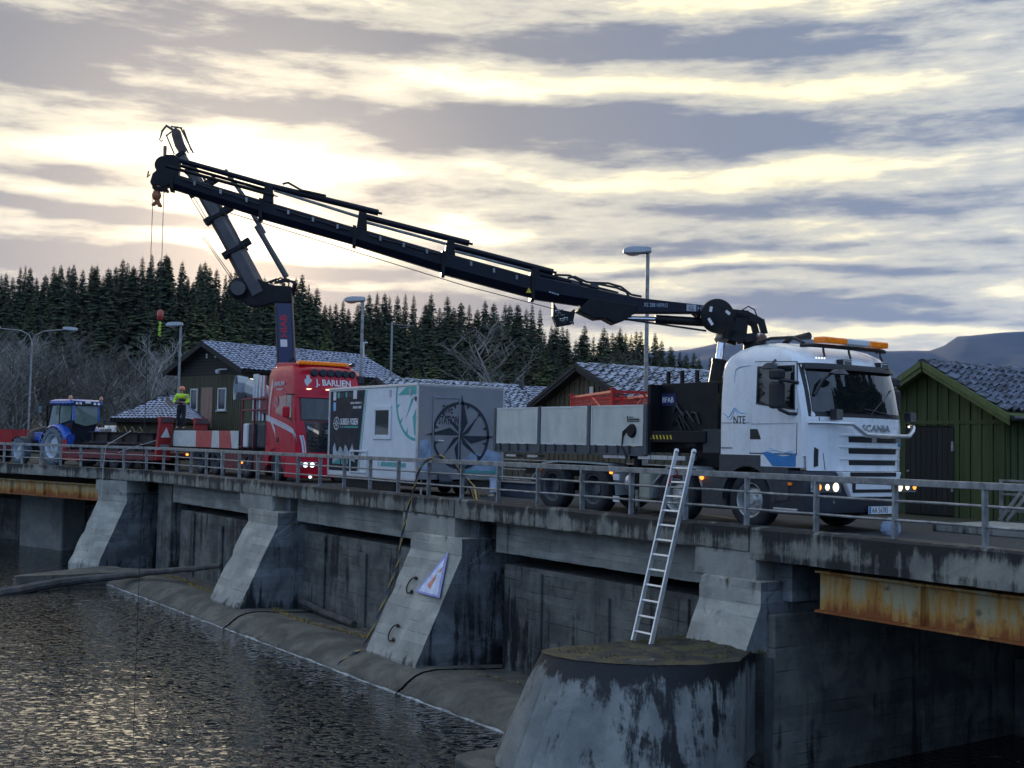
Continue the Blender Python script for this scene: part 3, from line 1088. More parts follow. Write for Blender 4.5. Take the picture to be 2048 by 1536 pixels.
# the same forest goes on past the right edge of the frame; the cab windows mirror it
for k in range(40):
    a = r.uniform(32, 66)
    D = r.uniform(14, 26)
    x, y = -13 + math.cos(R(a)) * D, 17 + math.sin(R(a)) * D
    tree('spruce_tree', SPR[k % 6][:2], (x, y, -.2), r.uniform(8, 14), 1.3, 'dark spruce beyond the right edge, mirrored in the windscreen', 'spruces mirrored in the windscreen', r.uniform(0, 6.3))
# ------------------------------------------------------------------ buildings
m_green = wood('green stained boards', (.036, .055, .015), (.068, .088, .027))
m_greent = wood('pale green barge board', (.085, .110, .030), (.12, .14, .05))
m_brown = wood('brown stained boards', (.085, .070, .042), (.13, .11, .07))
m_browndk = wood('dark brown trim', (.020, .019, .018), (.035, .032, .03))
m_olive = wood('olive brown boards', (.075, .068, .036), (.13, .12, .07))
m_door = wood('pale door boards', (.24, .155, .115), (.30, .20, .15))
m_blackwood = wood('tarred boards', (.010, .011, .010), (.020, .020, .018))
m_tile_b = roof_tile('frosted concrete tile', (.022, .024, .028), (.40, .44, .54), .95, .45, (.36, .60))
m_tile_g = roof_tile('slate grey tile', (.028, .033, .045), (.24, .28, .37), .6, 0, (.34, .66))
m_tile_h = roof_tile('frosted roof tile', (.022, .026, .036), (.38, .42, .54), .9, 0, (.32, .60))
m_ridge = roof_tile('mossy ridge tile', (.045, .05, .05), (.42, .46, .54), .8, .75)
m_white = mat('white painted wood', (.62, .63, .62), .6, var=.1)
m_pane = glass('dark window glass')
m_gutter = mat('dark gutter', (.03, .035, .04), .5)


def tile_mesh(name, mt, w, l, waves=1):
    """S shaped pan tile: local x across, y down the slope, z out of the roof"""
    s = MB()
    n_ = 8
    prof = []
    for i in range(n_ + 1):
        u = i / n_
        prof.append((u * w * 1.03, .5 * .085 * (1 - math.cos(2 * math.pi * u * waves)) * (1 if u < .62 else .75)))
    rows = [[(x, 0, z + .0) for x, z in prof], [(x, l * 1.1, z + .045) for x, z in prof], [(x, l * 1.1, z - .012) for x, z in prof]]
    s.grid(rows)
    return s.mesh(name, mt, True, 60)


class Roof:
    """frame of a gable roof: apex point on the ground plan, ridge direction, height, half width, eave height, length"""
    def __init__(s, x, y, ang, hr, hw, he, L):
        s.o = Vector((x, y, 0))
        s.r = Vector((math.cos(R(ang)), math.sin(R(ang)), 0))
        s.g = Vector((s.r.y, -s.r.x, 0))
        s.hr, s.hw, s.he, s.L = hr, hw, he, L

    def p(s, a, b_, z):          # a along the ridge, b to the right
        return s.o + s.r * a + s.g * b_ + Vector((0, 0, z))

    def slope(s, a, q, side, lift=0.0):   # q 0 at ridge .. 1 at eave
        n_ = s.normal(side)
        return s.p(a, side * s.hw * q, lerp(s.hr, s.he, q)) + n_ * lift

    def normal(s, side):
        return (s.g * side * (s.hr - s.he) + Vector((0, 0, s.hw))).normalized()

    def len(s):
        return math.hypot(s.hw, s.hr - s.he)


def tiles_on(rf, parent, side, mesh, w, l, a0=0.02, limit=300, name='tile'):
    rows_ = int(rf.len() / l)
    cols = int((rf.L - a0) / w)
    n_ = rf.normal(side)
    down = (rf.slope(0, 1, side) - rf.slope(0, 0, side)).normalized()
    xd = rf.r if side > 0 else -rf.r
    if Vector(xd).cross(down).dot(n_) < 0:
        xd = -xd
    rj = random.Random(5)
    k = 0
    for j in range(rows_):
        for i in range(cols):
            if k >= limit:
                return
            a = a0 + i * w + (0 if xd.dot(rf.r) > 0 else w)
            o_ = rf.slope(a, (j * l + .03) / rf.len(), side, .035 + rj.uniform(0, .006))
            M = Matrix.Translation(o_) @ Matrix((xd, down, n_)).transposed().to_4x4() @ Matrix.Rotation(rj.gauss(0, .012), 4, 'Z')
            place(name, mesh, parent, M, local=False)
            k += 1


def ridge_caps(rf, parent, mt, step=.42, rad=.12):
    k = 0
    a = -.02
    rj = random.Random(8)
    me = None
    while a < rf.L:
        s = MB()
        n_ = 7
        rows = []
        for q, (da, rr_) in enumerate(((0, rad * 1.08), (.05, rad * 1.12), (step + .04, rad * .93))):
            rows.append([(da, math.cos(math.pi * i / n_) * rr_, math.sin(math.pi * i / n_) * rr_ * .8) for i in range(n_ + 1)])
        if me is None:
            s.grid(rows)
            s.add([rows[0][i] for i in range(n_ + 1)], [tuple(range(n_ + 1))])
            me = s.mesh('ridge_cap', mt, True, 60)
        M = Matrix.Translation(rf.p(a, 0, rf.hr + .0 + rj.uniform(-.012, .012))) @ Matrix((rf.r, -rf.g, Vector((0, 0, 1)))).transposed().to_4x4()
        place('ridge_cap', me, parent, M, local=False)
        a += step


def planks(rf, parent, mt, w, b0, b1, z0, ztop, setback, gap=.012, proud=.0, skip=(), batten=True):
    """upright boards of a gable wall, each its own piece, cut to the roof line"""
    n_ = int(round((b1 - b0) / w))
    rj = random.Random(3)
    for i in range(n_):
        x0 = b0 + i * w + gap / 2
        x1 = x0 + w - gap
        if any(x0 > s0 - .02 and x1 < s1 + .02 for s0, s1, _ in skip):
            zb = [s2 for s0, s1, s2 in skip if x0 > s0 - .02 and x1 < s1 + .02][0]
        else:
            zb = z0

        def zt(b_):
            return min(ztop, lerp(rf.hr, rf.he, abs(b_) / rf.hw) - .10)
        dp = (.024 if (batten and i % 2) else .0) + rj.uniform(0, .004)
        if min(zt(x0), zt(x1)) - zb < .08:
            continue
        s = MB()
        poly = [rf.p(setback - dp, x0, zb), rf.p(setback - dp, x1, zb), rf.p(setback - dp, x1, zt(x1))]
        if x0 < 0 < x1:
            poly.append(rf.p(setback - dp, 0, zt(0)))
        poly.append(rf.p(setback - dp, x0, zt(x0)))
        s.prism(poly, rf.r * .022)
        s.build('plank', mt, parent)


def gable_building(name, label, rf, wallmat, trim, hwall, setback, tile_w, tile_l, tilemesh, ridgemat, gutter=True, barge=.18, limit=300, plankw=.14, sides=(1,), wall_z0=-.05, skip=(), gable_top=99):
    b_ = thing(name, label, 'building', rf.p(rf.L / 2, 0, 0))
    # body behind the boards
    s = MB()
    e = setback + .03
    zw = lambda q: lerp(rf.hr, rf.he, q / rf.hw) - .12
    poly = [rf.p(e, -hwall, wall_z0), rf.p(e, hwall, wall_z0), rf.p(e, hwall, zw(hwall)), rf.p(e, 0, zw(0)), rf.p(e, -hwall, zw(hwall))]
    s.prism(poly, rf.r * (rf.L - 2 * setback))
    s.build('wall', m_blackwood, b_)
    if plankw:
        planks(rf, b_, wallmat, plankw, -hwall, hwall, wall_z0, gable_top, setback, skip=skip)
        # right hand wall boards
        n_ = int((rf.L - 2 * setback) / plankw)
        for i in range(n_):
            a = setback + i * plankw
            q = MB()
            d_ = .025 if i % 2 else 0
            q.prism([rf.p(a + .006, hwall + d_, wall_z0), rf.p(a + plankw - .006, hwall + d_, wall_z0), rf.p(a + plankw - .006, hwall + d_, zw(hwall) - .02), rf.p(a + .006, hwall + d_, zw(hwall) - .02)], rf.g * .022)
            q.build('plank', wallmat, b_)
    # roof slabs
    ro = MB()
    for sd in (-1, 1):
        n_ = rf.normal(sd)
        q = [rf.slope(0, 0, sd), rf.slope(rf.L, 0, sd), rf.slope(rf.L, 1, sd), rf.slope(0, 1, sd)]
        ro.prism([v - n_ * .08 for v in q], n_ * .10)
    roof = ro.build('roof', [trim], b_)
    for sd in sides:
        tiles_on(rf, roof, sd, tilemesh, tile_w, tile_l, limit=limit)
    ls = MB()                                       # the far slope is covered by one sheet
    if -1 not in sides:
        q = [rf.slope(0, 0, -1, .03), rf.slope(rf.L, 0, -1, .03), rf.slope(rf.L, 1, -1, .03), rf.slope(0, 1, -1, .03)]
        ls.prism(q, rf.normal(-1) * .05)
        adopt(ls.build('roof_sheet', ridgemat), roof)
    ridge_caps(rf, roof, ridgemat)
    # barge boards on the gable, two laps each
    for sd in (-1, 1):
        for lap, (off, ht, mt_) in enumerate(((.0, barge, trim), (-.028, barge * .55, trim))):
            n_ = rf.normal(sd)
            a0 = off - .03
            top, bot = rf.slope(a0, .0 if lap else 0, sd, .045), rf.slope(a0, 1.0, sd, .045)
            q = [top, bot, bot - Vector((0, 0, ht)), top - Vector((0, 0, ht))]
            s = MB()
            s.prism(q, rf.r * .026)
            s.build('barge_board', mt_, b_)
    if gutter:
        s = MB()
        s.tube(rf.p(.05, rf.hw + .06, rf.he - .05), rf.p(rf.L, rf.hw + .06, rf.he - .05), .055, 8)
        s.build('gutter', m_gutter, b_)
    return b_, roof


# green shed at the right
rf_g = Roof(-17.08, 22.93, 90, 3.43, 2.155, 2.22, 8.0)
tm_g = tile_mesh('tile', m_tile_g, .26, .30)
shed_g, roof_g = gable_building('green_shed', 'small green board shed with grey tiled roof behind the white truck cab', rf_g, m_green, m_greent, 1.82, .38, .26, .285, tm_g,
                                m_tile_g, plankw=.14, barge=.24, skip=((-.75, .62, 2.02),))
s = MB()
s.box(-17.08 - .72, -17.08 + .58, 23.27, 23.30, .0, 1.98)
dr_ = s.build('door', m_blackwood, shed_g)
for k in range(9):
    s = MB()
    s.box(-17.78 + k * .143, -17.78 + k * .143 + .13, 23.255, 23.269, .02, 1.97)
    adopt(s.build('door_board', m_blackwood), dr_)
for z in (.55, 1.45):
    s = MB()
    s.box(-16.54, -16.49, 23.22, 23.26, z, z + .22)
    adopt(s.build('hinge', m_galv), dr_)
s = MB()
s.lathe([(.0, -.02), (.028, -.02), (.028, .02), (0, .02)], (-17.68, 23.23, .98), (0, 1, 0), 10)
adopt(s.build('door_handle', m_galv), dr_)
s = MB()
s.prism([(-18.9, 23.335 - .03, 2.06), (-15.26, 23.305, 2.06), (-15.26, 23.305, 2.14), (-18.9, 23.305, 2.14)], (0, -.03, 0))
s.build('cross_board', m_green, shed_g)

# brown shed in the middle
rf_b = Roof(-29.1, 22.3, 83, 3.85, 3.05, 2.68, 6.2)
tm_b = tile_mesh('tile', m_tile_b, .31, .37)
shed_b, roof_b = gable_building('brown_shed', 'brown board shed with frosted tiled roof behind the red mesh cages', rf_b, m_brown, m_browndk, 2.6, .42, .31, .35, tm_b, m_ridge, plankw=.15, barge=.22)
s = MB()
s.prism([rf_b.p(.36, .25, 2.95), rf_b.p(.36, .46, 2.95), rf_b.p(.36, .46, 3.2), rf_b.p(.36, .25, 3.2)], -rf_b.r * .03)
s.build('vent_plate', m_white, shed_b)
# second shed behind the dive trailer
rf_c = Roof(-41.8, 22.2, 90, 3.85, 3.0, 2.66, 6.6)
shed_c, roof_c = gable_building('brown_shed', 'low brown shed with mossy ridge behind the dive station trailer', rf_c, m_brown, m_browndk, 2.55, .42, .31, .35, tm_b, m_ridge, plankw=.15, barge=.22)


def fine_roof(rf, parent, side, w, l, mt, name='roof_tiles'):
    """tiles too small to pick apart: one joined mesh of stepped, waved courses"""
    s = MB()
    n_ = rf.normal(side)
    rows_ = int(rf.len() / l)
    cols = int(rf.L / w)
    for j in range(rows_):
        q0, q1 = j / rows_, (j + 1.12) / rows_
        top, bot, lip = [], [], []
        for i in range(cols * 4 + 1):
            a = rf.L * i / (cols * 4)
            wv = .03 * (1 - math.cos(2 * math.pi * i / 4))
            top.append(rf.slope(a, q0, side, .02 + wv))
            bot.append(rf.slope(a, min(q1, 1.02), side, .06 + wv))
            lip.append(rf.slope(a, min(q1, 1.02), side, .01 + wv))
        s.grid([top, bot, lip])
    o_ = s.build(name, mt)
    o_['kind'] = 'stuff'
    adopt(o_, parent)
    return o_


# the big house on the left
rf_h = Roof(-63.2, 22.8, 102, 6.6, 3.87, 5.0, 11.3)
house = thing('brown_house', 'brown boarded house with wide frosted tile roof behind the red truck', 'house', rf_h.p(5, 0, 0))
s = MB()
e = .55
zw = lambda q: lerp(rf_h.hr, rf_h.he, q / rf_h.hw) - .15
s.prism([rf_h.p(e, -3.3, -.05), rf_h.p(e, 3.3, -.05), rf_h.p(e, 3.3, zw(3.3)), rf_h.p(e, 0, zw(0)), rf_h.p(e, -3.3, zw(3.3))], rf_h.r * (rf_h.L - 1.1))
s.build('wall', m_olive, house)
s = MB()                                            # boards of the lower gable wall, too narrow to pick apart
k = 0
b_ = -3.3
while b_ < 3.3:
    s.prism([rf_h.p(e - .03, b_, 0), rf_h.p(e - .03, b_ + .12, 0), rf_h.p(e - .03, b_ + .12, 4.72), rf_h.p(e - .03, b_, 4.72)], rf_h.r * .028)
    b_ += .19
o = s.build('wall_boards', m_olive)
o['kind'] = 'stuff'
adopt(o, house)
s = MB()
for k in range(9):
    z = 4.8 + k * .17
    hb = (6.45 - z) / (rf_h.hr - rf_h.he) * rf_h.hw
    if hb > .2:
        s.prism([rf_h.p(e - .03, -min(hb, 3.3), z), rf_h.p(e - .03, min(hb, 3.3), z), rf_h.p(e - .03, min(hb, 3.3) - .1, z + .15), rf_h.p(e - .03, -min(hb, 3.3) + .1, z + .15)], rf_h.r * .028)
o = s.build('gable_boards', m_browndk)
o['kind'] = 'stuff'
adopt(o, house)
ro = MB()
for sd in (-1, 1):
    n_ = rf_h.normal(sd)
    ro.prism([rf_h.slope(0, 0, sd) - n_ * .12, rf_h.slope(rf_h.L, 0, sd) - n_ * .12, rf_h.slope(rf_h.L, 1, sd) - n_ * .12, rf_h.slope(0, 1, sd) - n_ * .12], n_ * .13)
roof_h = ro.build('roof', m_browndk, house)
fine_roof(rf_h, roof_h, 1, .29, .33, m_tile_h)
fine_roof(rf_h, roof_h, -1, .29, .33, m_tile_h)
ridge_caps(rf_h, roof_h, m_tile_h, .5, .13)
for sd in (-1, 1):
    s = MB()
    t0, t1 = rf_h.slope(-.04, 0, sd, .06), rf_h.slope(-.04, 1, sd, .06)
    s.prism([t0, t1, t1 - Vector((0, 0, .3)), t0 - Vector((0, 0, .3))], rf_h.r * .03)
    s.build('barge_board', m_browndk, house)


def window(rf, parent, b0, b1, z0, z1, a, name='window', fm=None):
    s = MB()
    fm = fm or m_white
    f = .07
    for x0, x1, y0, y1 in ((b0, b1, z0, z0 + f), (b0, b1, z1 - f, z1), (b0, b0 + f, z0 + f, z1 - f), (b1 - f, b1, z0 + f, z1 - f)):
        s.prism([rf.p(a, x0, y0), rf.p(a, x1, y0), rf.p(a, x1, y1), rf.p(a, x0, y1)], -rf.r * .05)
    o_ = s.build(name, fm, parent)
    s = MB()
    s.prism([rf.p(a + .012, b0 + f, z0 + f), rf.p(a + .012, b1 - f, z0 + f), rf.p(a + .012, b1 - f, z1 - f), rf.p(a + .012, b0 + f, z1 - f)], -rf.r * .02)
    adopt(s.build('pane', m_pane), o_)
    s = MB()
    s.prism([rf.p(a, b0 - .06, z0 - .06), rf.p(a, b1 + .06, z0 - .06), rf.p(a, b1 + .06, z0 - .01), rf.p(a, b0 - .06, z0 - .01)], -rf.r * .12)
    adopt(s.build('sill', m_white), o_)


window(rf_h, house, -1.75, -1.02, 2.9, 4.1, e - .032)
window(rf_h, house, .98, 1.78, 2.9, 4.1, e - .032)
s = MB()
s.prism([rf_h.p(e - .032, -.62, 1.9), rf_h.p(e - .032, .48, 1.9), rf_h.p(e - .032, .48, 4.15), rf_h.p(e - .032, -.62, 4.15)], -rf_h.r * .05)
dr_ = s.build('door', m_door, house)
s = MB()
n_ = 10
s.prism([rf_h.p(e - .083, -.3, 2.3), rf_h.p(e - .083, .16, 2.3)] + [rf_h.p(e - .083, -.07 + .23 * math.cos(math.pi * i / n_), 3.5 + .3 * math.sin(math.pi * i / n_)) for i in range(n_ + 1)], -rf_h.r * .015)
adopt(s.build('door_panel', wood('lighter door panel', (.28, .16, .12), (.34, .22, .17))), dr_)
for bb in (-.25, .62):
    s = MB()
    s.prism([rf_h.p(e - .06, bb, 5.75), rf_h.p(e - .06, bb + .12, 5.75), rf_h.p(e - .06, bb + .12, 6.0), rf_h.p(e - .06, bb, 6.0)], -rf_h.r * .05)
    s.build('gable_lamp', m_white, house)
s = MB()
q = rf_h.p(e - .35, 1.35, 4.98)
s.lathe([(0, -.14), (.09, -.12), (.13, -.04), (.13, .06), (.05, .1), (0, .1)], q, (0, 0, 1), 12)
s.beam(rf_h.p(e - .03, 1.75, 5.1), rf_h.p(e - .35, 1.42, 5.08), .07, .07)
s.build('security_camera', m_white, house, smooth=True)
s = MB()
q = rf_h.p(10.9, .5, 6.4)
s.tube(q, q + Vector((0, 0, .95)), .04, 8)
s.beam(q + Vector((-.22, -.1, .97)), q + Vector((.22, .1, .97)), .1, .08)
adopt(s.build('vent_pipe', m_white), roof_h)

# hip-roofed annex in front of the house
an = thing('hip_roofed_annex', 'low annex with hipped tile roof left of the brown house', 'building', (-61, 17, 0))
ANX = [Vector(from_frame(px_, d_) + (0,)) for px_, d_ in ((222, 57), (372, 52.5), (420, 66), (290, 70))]
c_ = sum(ANX, Vector()) / 4
rid = [Vector(from_frame(336, 60) + (3.5,)), Vector(from_frame(352, 61.5) + (3.5,))]
s = MB()
s.prism([Vector((lerp(p.x, c_.x, .12), lerp(p.y, c_.y, .12), -.05)) for p in ANX], (0, 0, 2.25))
s.build('wall', m_olive, an)
s = MB()
ev = [Vector((p.x, p.y, 2.2)) for p in ANX]
lowr = Vector((0, 0, -.10))
s.add([q_ + lowr for q_ in ev + rid], [(0, 1, 5, 4), (1, 2, 5), (2, 3, 4, 5), (3, 0, 4)])
for i in range(4):
    s.prism([ev[i], ev[(i + 1) % 4], ev[(i + 1) % 4] - Vector((0, 0, .14)), ev[i] - Vector((0, 0, .14))], (0, 0, -.01))
roof_a = s.build('roof', m_browndk, an)
s = MB()
for (A, B, C2, D2) in ((ev[0], ev[1], rid[1], rid[0]), (ev[3], ev[0], rid[0], rid[0]), (ev[1], ev[2], rid[1], rid[1])):
    nrm = (B - A).cross(D2 - A).normalized()
    if nrm.z < 0:
        nrm = -nrm
    nr = 11
    for j in range(nr):
        q0, q1 = j / nr, (j + 1.1) / nr
        L0, R0, L1, R1 = A.lerp(D2, q0), B.lerp(C2, q0), A.lerp(D2, min(q1, 1)), B.lerp(C2, min(q1, 1))
        nc = max(2, int((R0 - L0).length / .085))
        a_, b2, c2 = [], [], []
        for i in range(nc + 1):
            u = i / nc
            wv = .022 * (1 - math.cos(2 * math.pi * i / 4))
            a_.append(L0.lerp(R0, u) + nrm * (.05 + wv))
            b2.append(L1.lerp(R1, u) + nrm * (.012 + wv))
            c2.append(L0.lerp(R0, u) + nrm * .005)
        s.grid([c2, a_, b2])
o = s.build('roof_tiles', m_tile_h)
o['kind'] = 'stuff'
adopt(o, roof_a)
s = MB()
q0, q1 = Vector(from_frame(270, 54.9) + (0,)), Vector(from_frame(287, 54.4) + (0,))
s.prism([q0 + Vector((0, 0, .9)), q1 + Vector((0, 0, .9)), q1 + Vector((0, 0, 1.6)), q0 + Vector((0, 0, 1.6))], -FWD_H * .06)
wn = s.build('window', m_white, an)
s = MB()
q0, q1 = q0.lerp(q1, .12), q0.lerp(q1, .88)
s.prism([q0 + Vector((0, 0, .97)), q1 + Vector((0, 0, .97)), q1 + Vector((0, 0, 1.53)), q0 + Vector((0, 0, 1.53))], -FWD_H * .075)
adopt(s.build('pane', m_pane), wn)

# far roof between the sheds
x_, y_ = from_frame(960, 66)
rf_f = Roof(x_, y_, 55, 4.5, 3.4, 3.2, 5.2)
fh = thing('far_shed', 'distant frosted roof seen between the two brown sheds', 'building', rf_f.p(4, 0, 0))
s = MB()
s.prism([rf_f.p(.4, -3, -.05), rf_f.p(.4, 3, -.05), rf_f.p(.4, 3, 3.2), rf_f.p(.4, 0, 4.3), rf_f.p(.4, -3, 3.2)], rf_f.r * 4.4)
s.build('wall', m_olive, fh)
ro = MB()
for sd in (-1, 1):
    n_ = rf_f.normal(sd)
    ro.prism([rf_f.slope(0, 0, sd) - n_ * .1, rf_f.slope(rf_f.L, 0, sd) - n_ * .1, rf_f.slope(rf_f.L, 1, sd) - n_ * .1, rf_f.slope(0, 1, sd) - n_ * .1], n_ * .11)
roof_f = ro.build('roof', m_browndk, fh)
fine_roof(rf_f, roof_f, 1, .29, .34, m_tile_h)
ridge_caps(rf_f, roof_f, m_tile_h, .5, .13)
s = MB()
q = Vector(from_frame(1038, 60) + (3.6,))
s.lathe([(.20, 0), (.22, .55), (.19, .58), (.26, .62), (.21, 1.0), (.0, 1.03)], q, (0, 0, 1), 14)
adopt(s.build('chimney', mat('black sheet metal', (.012, .013, .015), .45)), roof_f)


# ------------------------------------------------------------------ lamps and masts
def lamp_post(px_, depth, ztop, label, arms=((-1, .72),), base_z=-.02, curved=False):
    x, y = from_frame(px_, depth)
    t_ = thing('street_lamp', label, 'street lamp', (x, y, base_z))
    s = MB()
    s.tube((x, y, base_z), (x, y, 1.1), .085, 12)
    s.tube((x, y, 1.1), (x, y, ztop), .06, 12, .05)
    s.build('pole', m_galv, t_, smooth=True)
    for sg, ln in arms:
        dr = RIGHT_H * sg
        if curved:
            s = MB()
            pts = [Vector((x, y, ztop)), Vector((x, y, ztop)) + dr * .18 + Vector((0, 0, .35)), Vector((x, y, ztop)) + dr * .6 + Vector((0, 0, .55)), Vector((x, y, ztop)) + dr * (ln - .5) + Vector((0, 0, .64))]
            s.path(pts, .03, 8)
            s.build('arm', m_galv, t_, smooth=True)
            o_ = pts[-1]
        else:
            o_ = Vector((x, y, ztop)) - dr * .08
        s = MB()
        # tapered lamp housing: wide at the pole, rounded nose, lens below
        prof = [(0, .11, .0, .13), (.1, .14, -.02, .15), (.45, .15, -.05, .15), (.62, .13, -.05, .12), (.72, .06, -.02, .07)]
        rows = []
        cr = dr.cross(Vector((0, 0, 1)))
        for dist, hw_, zb, zt in prof:
            c0 = o_ + dr * dist
            rows.append([c0 + cr * hw_ + Vector((0, 0, zb + .03)), c0 + cr * hw_ * .8 + Vector((0, 0, zt)), c0 - cr * hw_ * .8 + Vector((0, 0, zt)), c0 - cr * hw_ + Vector((0, 0, zb + .03)), c0 - cr * hw_ * .7 + Vector((0, 0, zb)), c0 + cr * hw_ * .7 + Vector((0, 0, zb))])
        s.grid(rows, closed=True)
        s.add(rows[0], [tuple(range(6))])
        s.add(rows[-1], [tuple(range(6))])
        hd = s.build('lamp_head', mat('lamp housing', (.38, .40, .42), .5, .2), t_, bevel=.01)
        s = MB()
        rows = []
        for dist, w_, z in ((.26, .03, -.02), (.32, .1, -.075), (.48, .115, -.10), (.6, .1, -.08), (.68, .03, -.03)):
            c0 = o_ + dr * dist
            rows.append([c0 + cr * w_ + Vector((0, 0, z + .03)), c0 + Vector((0, 0, z)), c0 - cr * w_ + Vector((0, 0, z + .03))])
        s.grid(rows)
        adopt(s.build('lens', mat('lamp lens', (.75, .74, .62), .15, var=.05), smooth=True), hd)
    return t_


lamp_post(1292, 31, 6.45, 'tall street lamp standing between the brown shed and the white cab')
lamp_post(721, 41, 6.2, 'street lamp standing behind the red cab and dive trailer')
lamp_post(357, 52, 6.25, 'street lamp with pale lens next to the gable of the brown house')
lamp_post(60, 62, 6.2, 'two-armed street lamp rising behind the blue tractor', ((1, 2.1), (-1, 2.2)), curved=True)
x, y = from_frame(781, 60)
an_ = thing('antenna_mast', 'slim mast with a yagi antenna right of the brown house', 'antenna', (x, y, 0))
s = MB()
s.tube((x, y, 0), (x, y, 7.4), .06, 10, .05)
s.build('mast', m_galv, an_, smooth=True)
s = MB()
a0 = Vector((x, y, 7.3))
s.tube(a0 - RIGHT_H * .3, a0 + RIGHT_H * 1.1 - Vector((0, 0, .08)), .015, 6)
for k in range(6):
    q = a0 + RIGHT_H * (-.25 + k * .26) - Vector((0, 0, .06 * (k - 1) / 5))
    s.tube(q - FWD_H * .4 + Vector((0, 0, .0)), q + FWD_H * .4, .01, 5)
s.path([a0 + RIGHT_H * .3, a0 + RIGHT_H * .35 - Vector((0, 0, .18)), a0 + RIGHT_H * .9 - Vector((0, 0, .13))], .012, 5)
s.build('yagi', m_galv, an_)
# ------------------------------------------------------------------ vehicles: shared pieces
m_tyre = mat('tyre rubber', (.022, .025, .030), .85, var=.4, scale=6, dirt=.35, dirtcol=(.05, .05, .05), bump=.4, bscale=40)
m_steelrim = mat('bright steel rim', (.48, .49, .48), .42, .6, var=.2, scale=8, dirt=.45)
m_darkrim = mat('dusty dark rim', (.10, .11, .13), .7, .3, var=.4, scale=8, dirt=.4, dirtcol=(.16, .16, .16))
m_black = mat('black painted steel', (.008, .009, .011), .42, 0, var=.4, scale=4, spec=.22)
m_blackpl = mat('black plastic', (.018, .019, .021), .55, var=.2)
m_chassis = mat('dirty chassis black', (.009, .009, .010), .75, var=.4, scale=5, dirt=.3, dirtcol=(.03, .028, .025))
m_wpaint = mat('white cab paint', (.82, .84, .86), .30, var=.03, scale=1.5, dirt=.26, dirtcol=(.36, .34, .31), coat=.4)
m_rpaint = mat('red cab paint', (.50, .008, .030), .34, var=.06, scale=1.5, dirt=.18, dirtcol=(.16, .02, .03), coat=.12, spec=.3)
m_wind = glass('windscreen glass', (.006, .009, .010), .01, .6)
m_grey = mat('grey plastic', (.045, .05, .058), .6, var=.2, scale=5, dirt=.2)
m_alu = mat('aluminium', (.62, .64, .66), .35, .85, var=.12, scale=9)
m_chrome = mat('chromed rod', (.75, .77, .80), .08, 1.0, var=.03)
m_amber = mat('amber plastic', (.80, .20, .008), .25, var=.25, scale=14, coat=.5, emit=(1, .28, .01), estr=.06)
m_amber_on = mat('lit amber lamp', (.85, .25, .02), .3, emit=(1, .32, .04), estr=1.2)
m_lampglass = mat('lamp reflector', (.55, .57, .60), .08, .8, var=.2, scale=20)
m_lit = mat('lit headlamp', (.8, .75, .6), .2, emit=(1, .80, .52), estr=.9)
m_litw = mat('lit white lamp', (.8, .8, .8), .2, emit=(.95, .97, 1.0), estr=.9)
m_marker = mat('dim marker lamp', (.8, .6, .4), .3, emit=(1, .75, .45), estr=1.0)
m_board = mat('pale aluminium sideboard', (.60, .62, .57), .45, .15, var=.08, scale=2, dirt=.35, dirtcol=(.26, .25, .22))
m_label = mat('white label', (.7, .7, .7), .6, var=.05)
m_plate = mat('number plate white', (.75, .76, .78), .4, var=.03)
m_print = mat('black print', (.015, .015, .017), .5, var=.1)
m_blue = mat('blue decal', (.03, .20, .48), .35, var=.1, coat=.4)
m_lblue = mat('pale blue decal', (.12, .42, .68), .35, var=.1, coat=.4)
m_yellow = mat('yellow label', (.75, .55, .03), .5, var=.1)


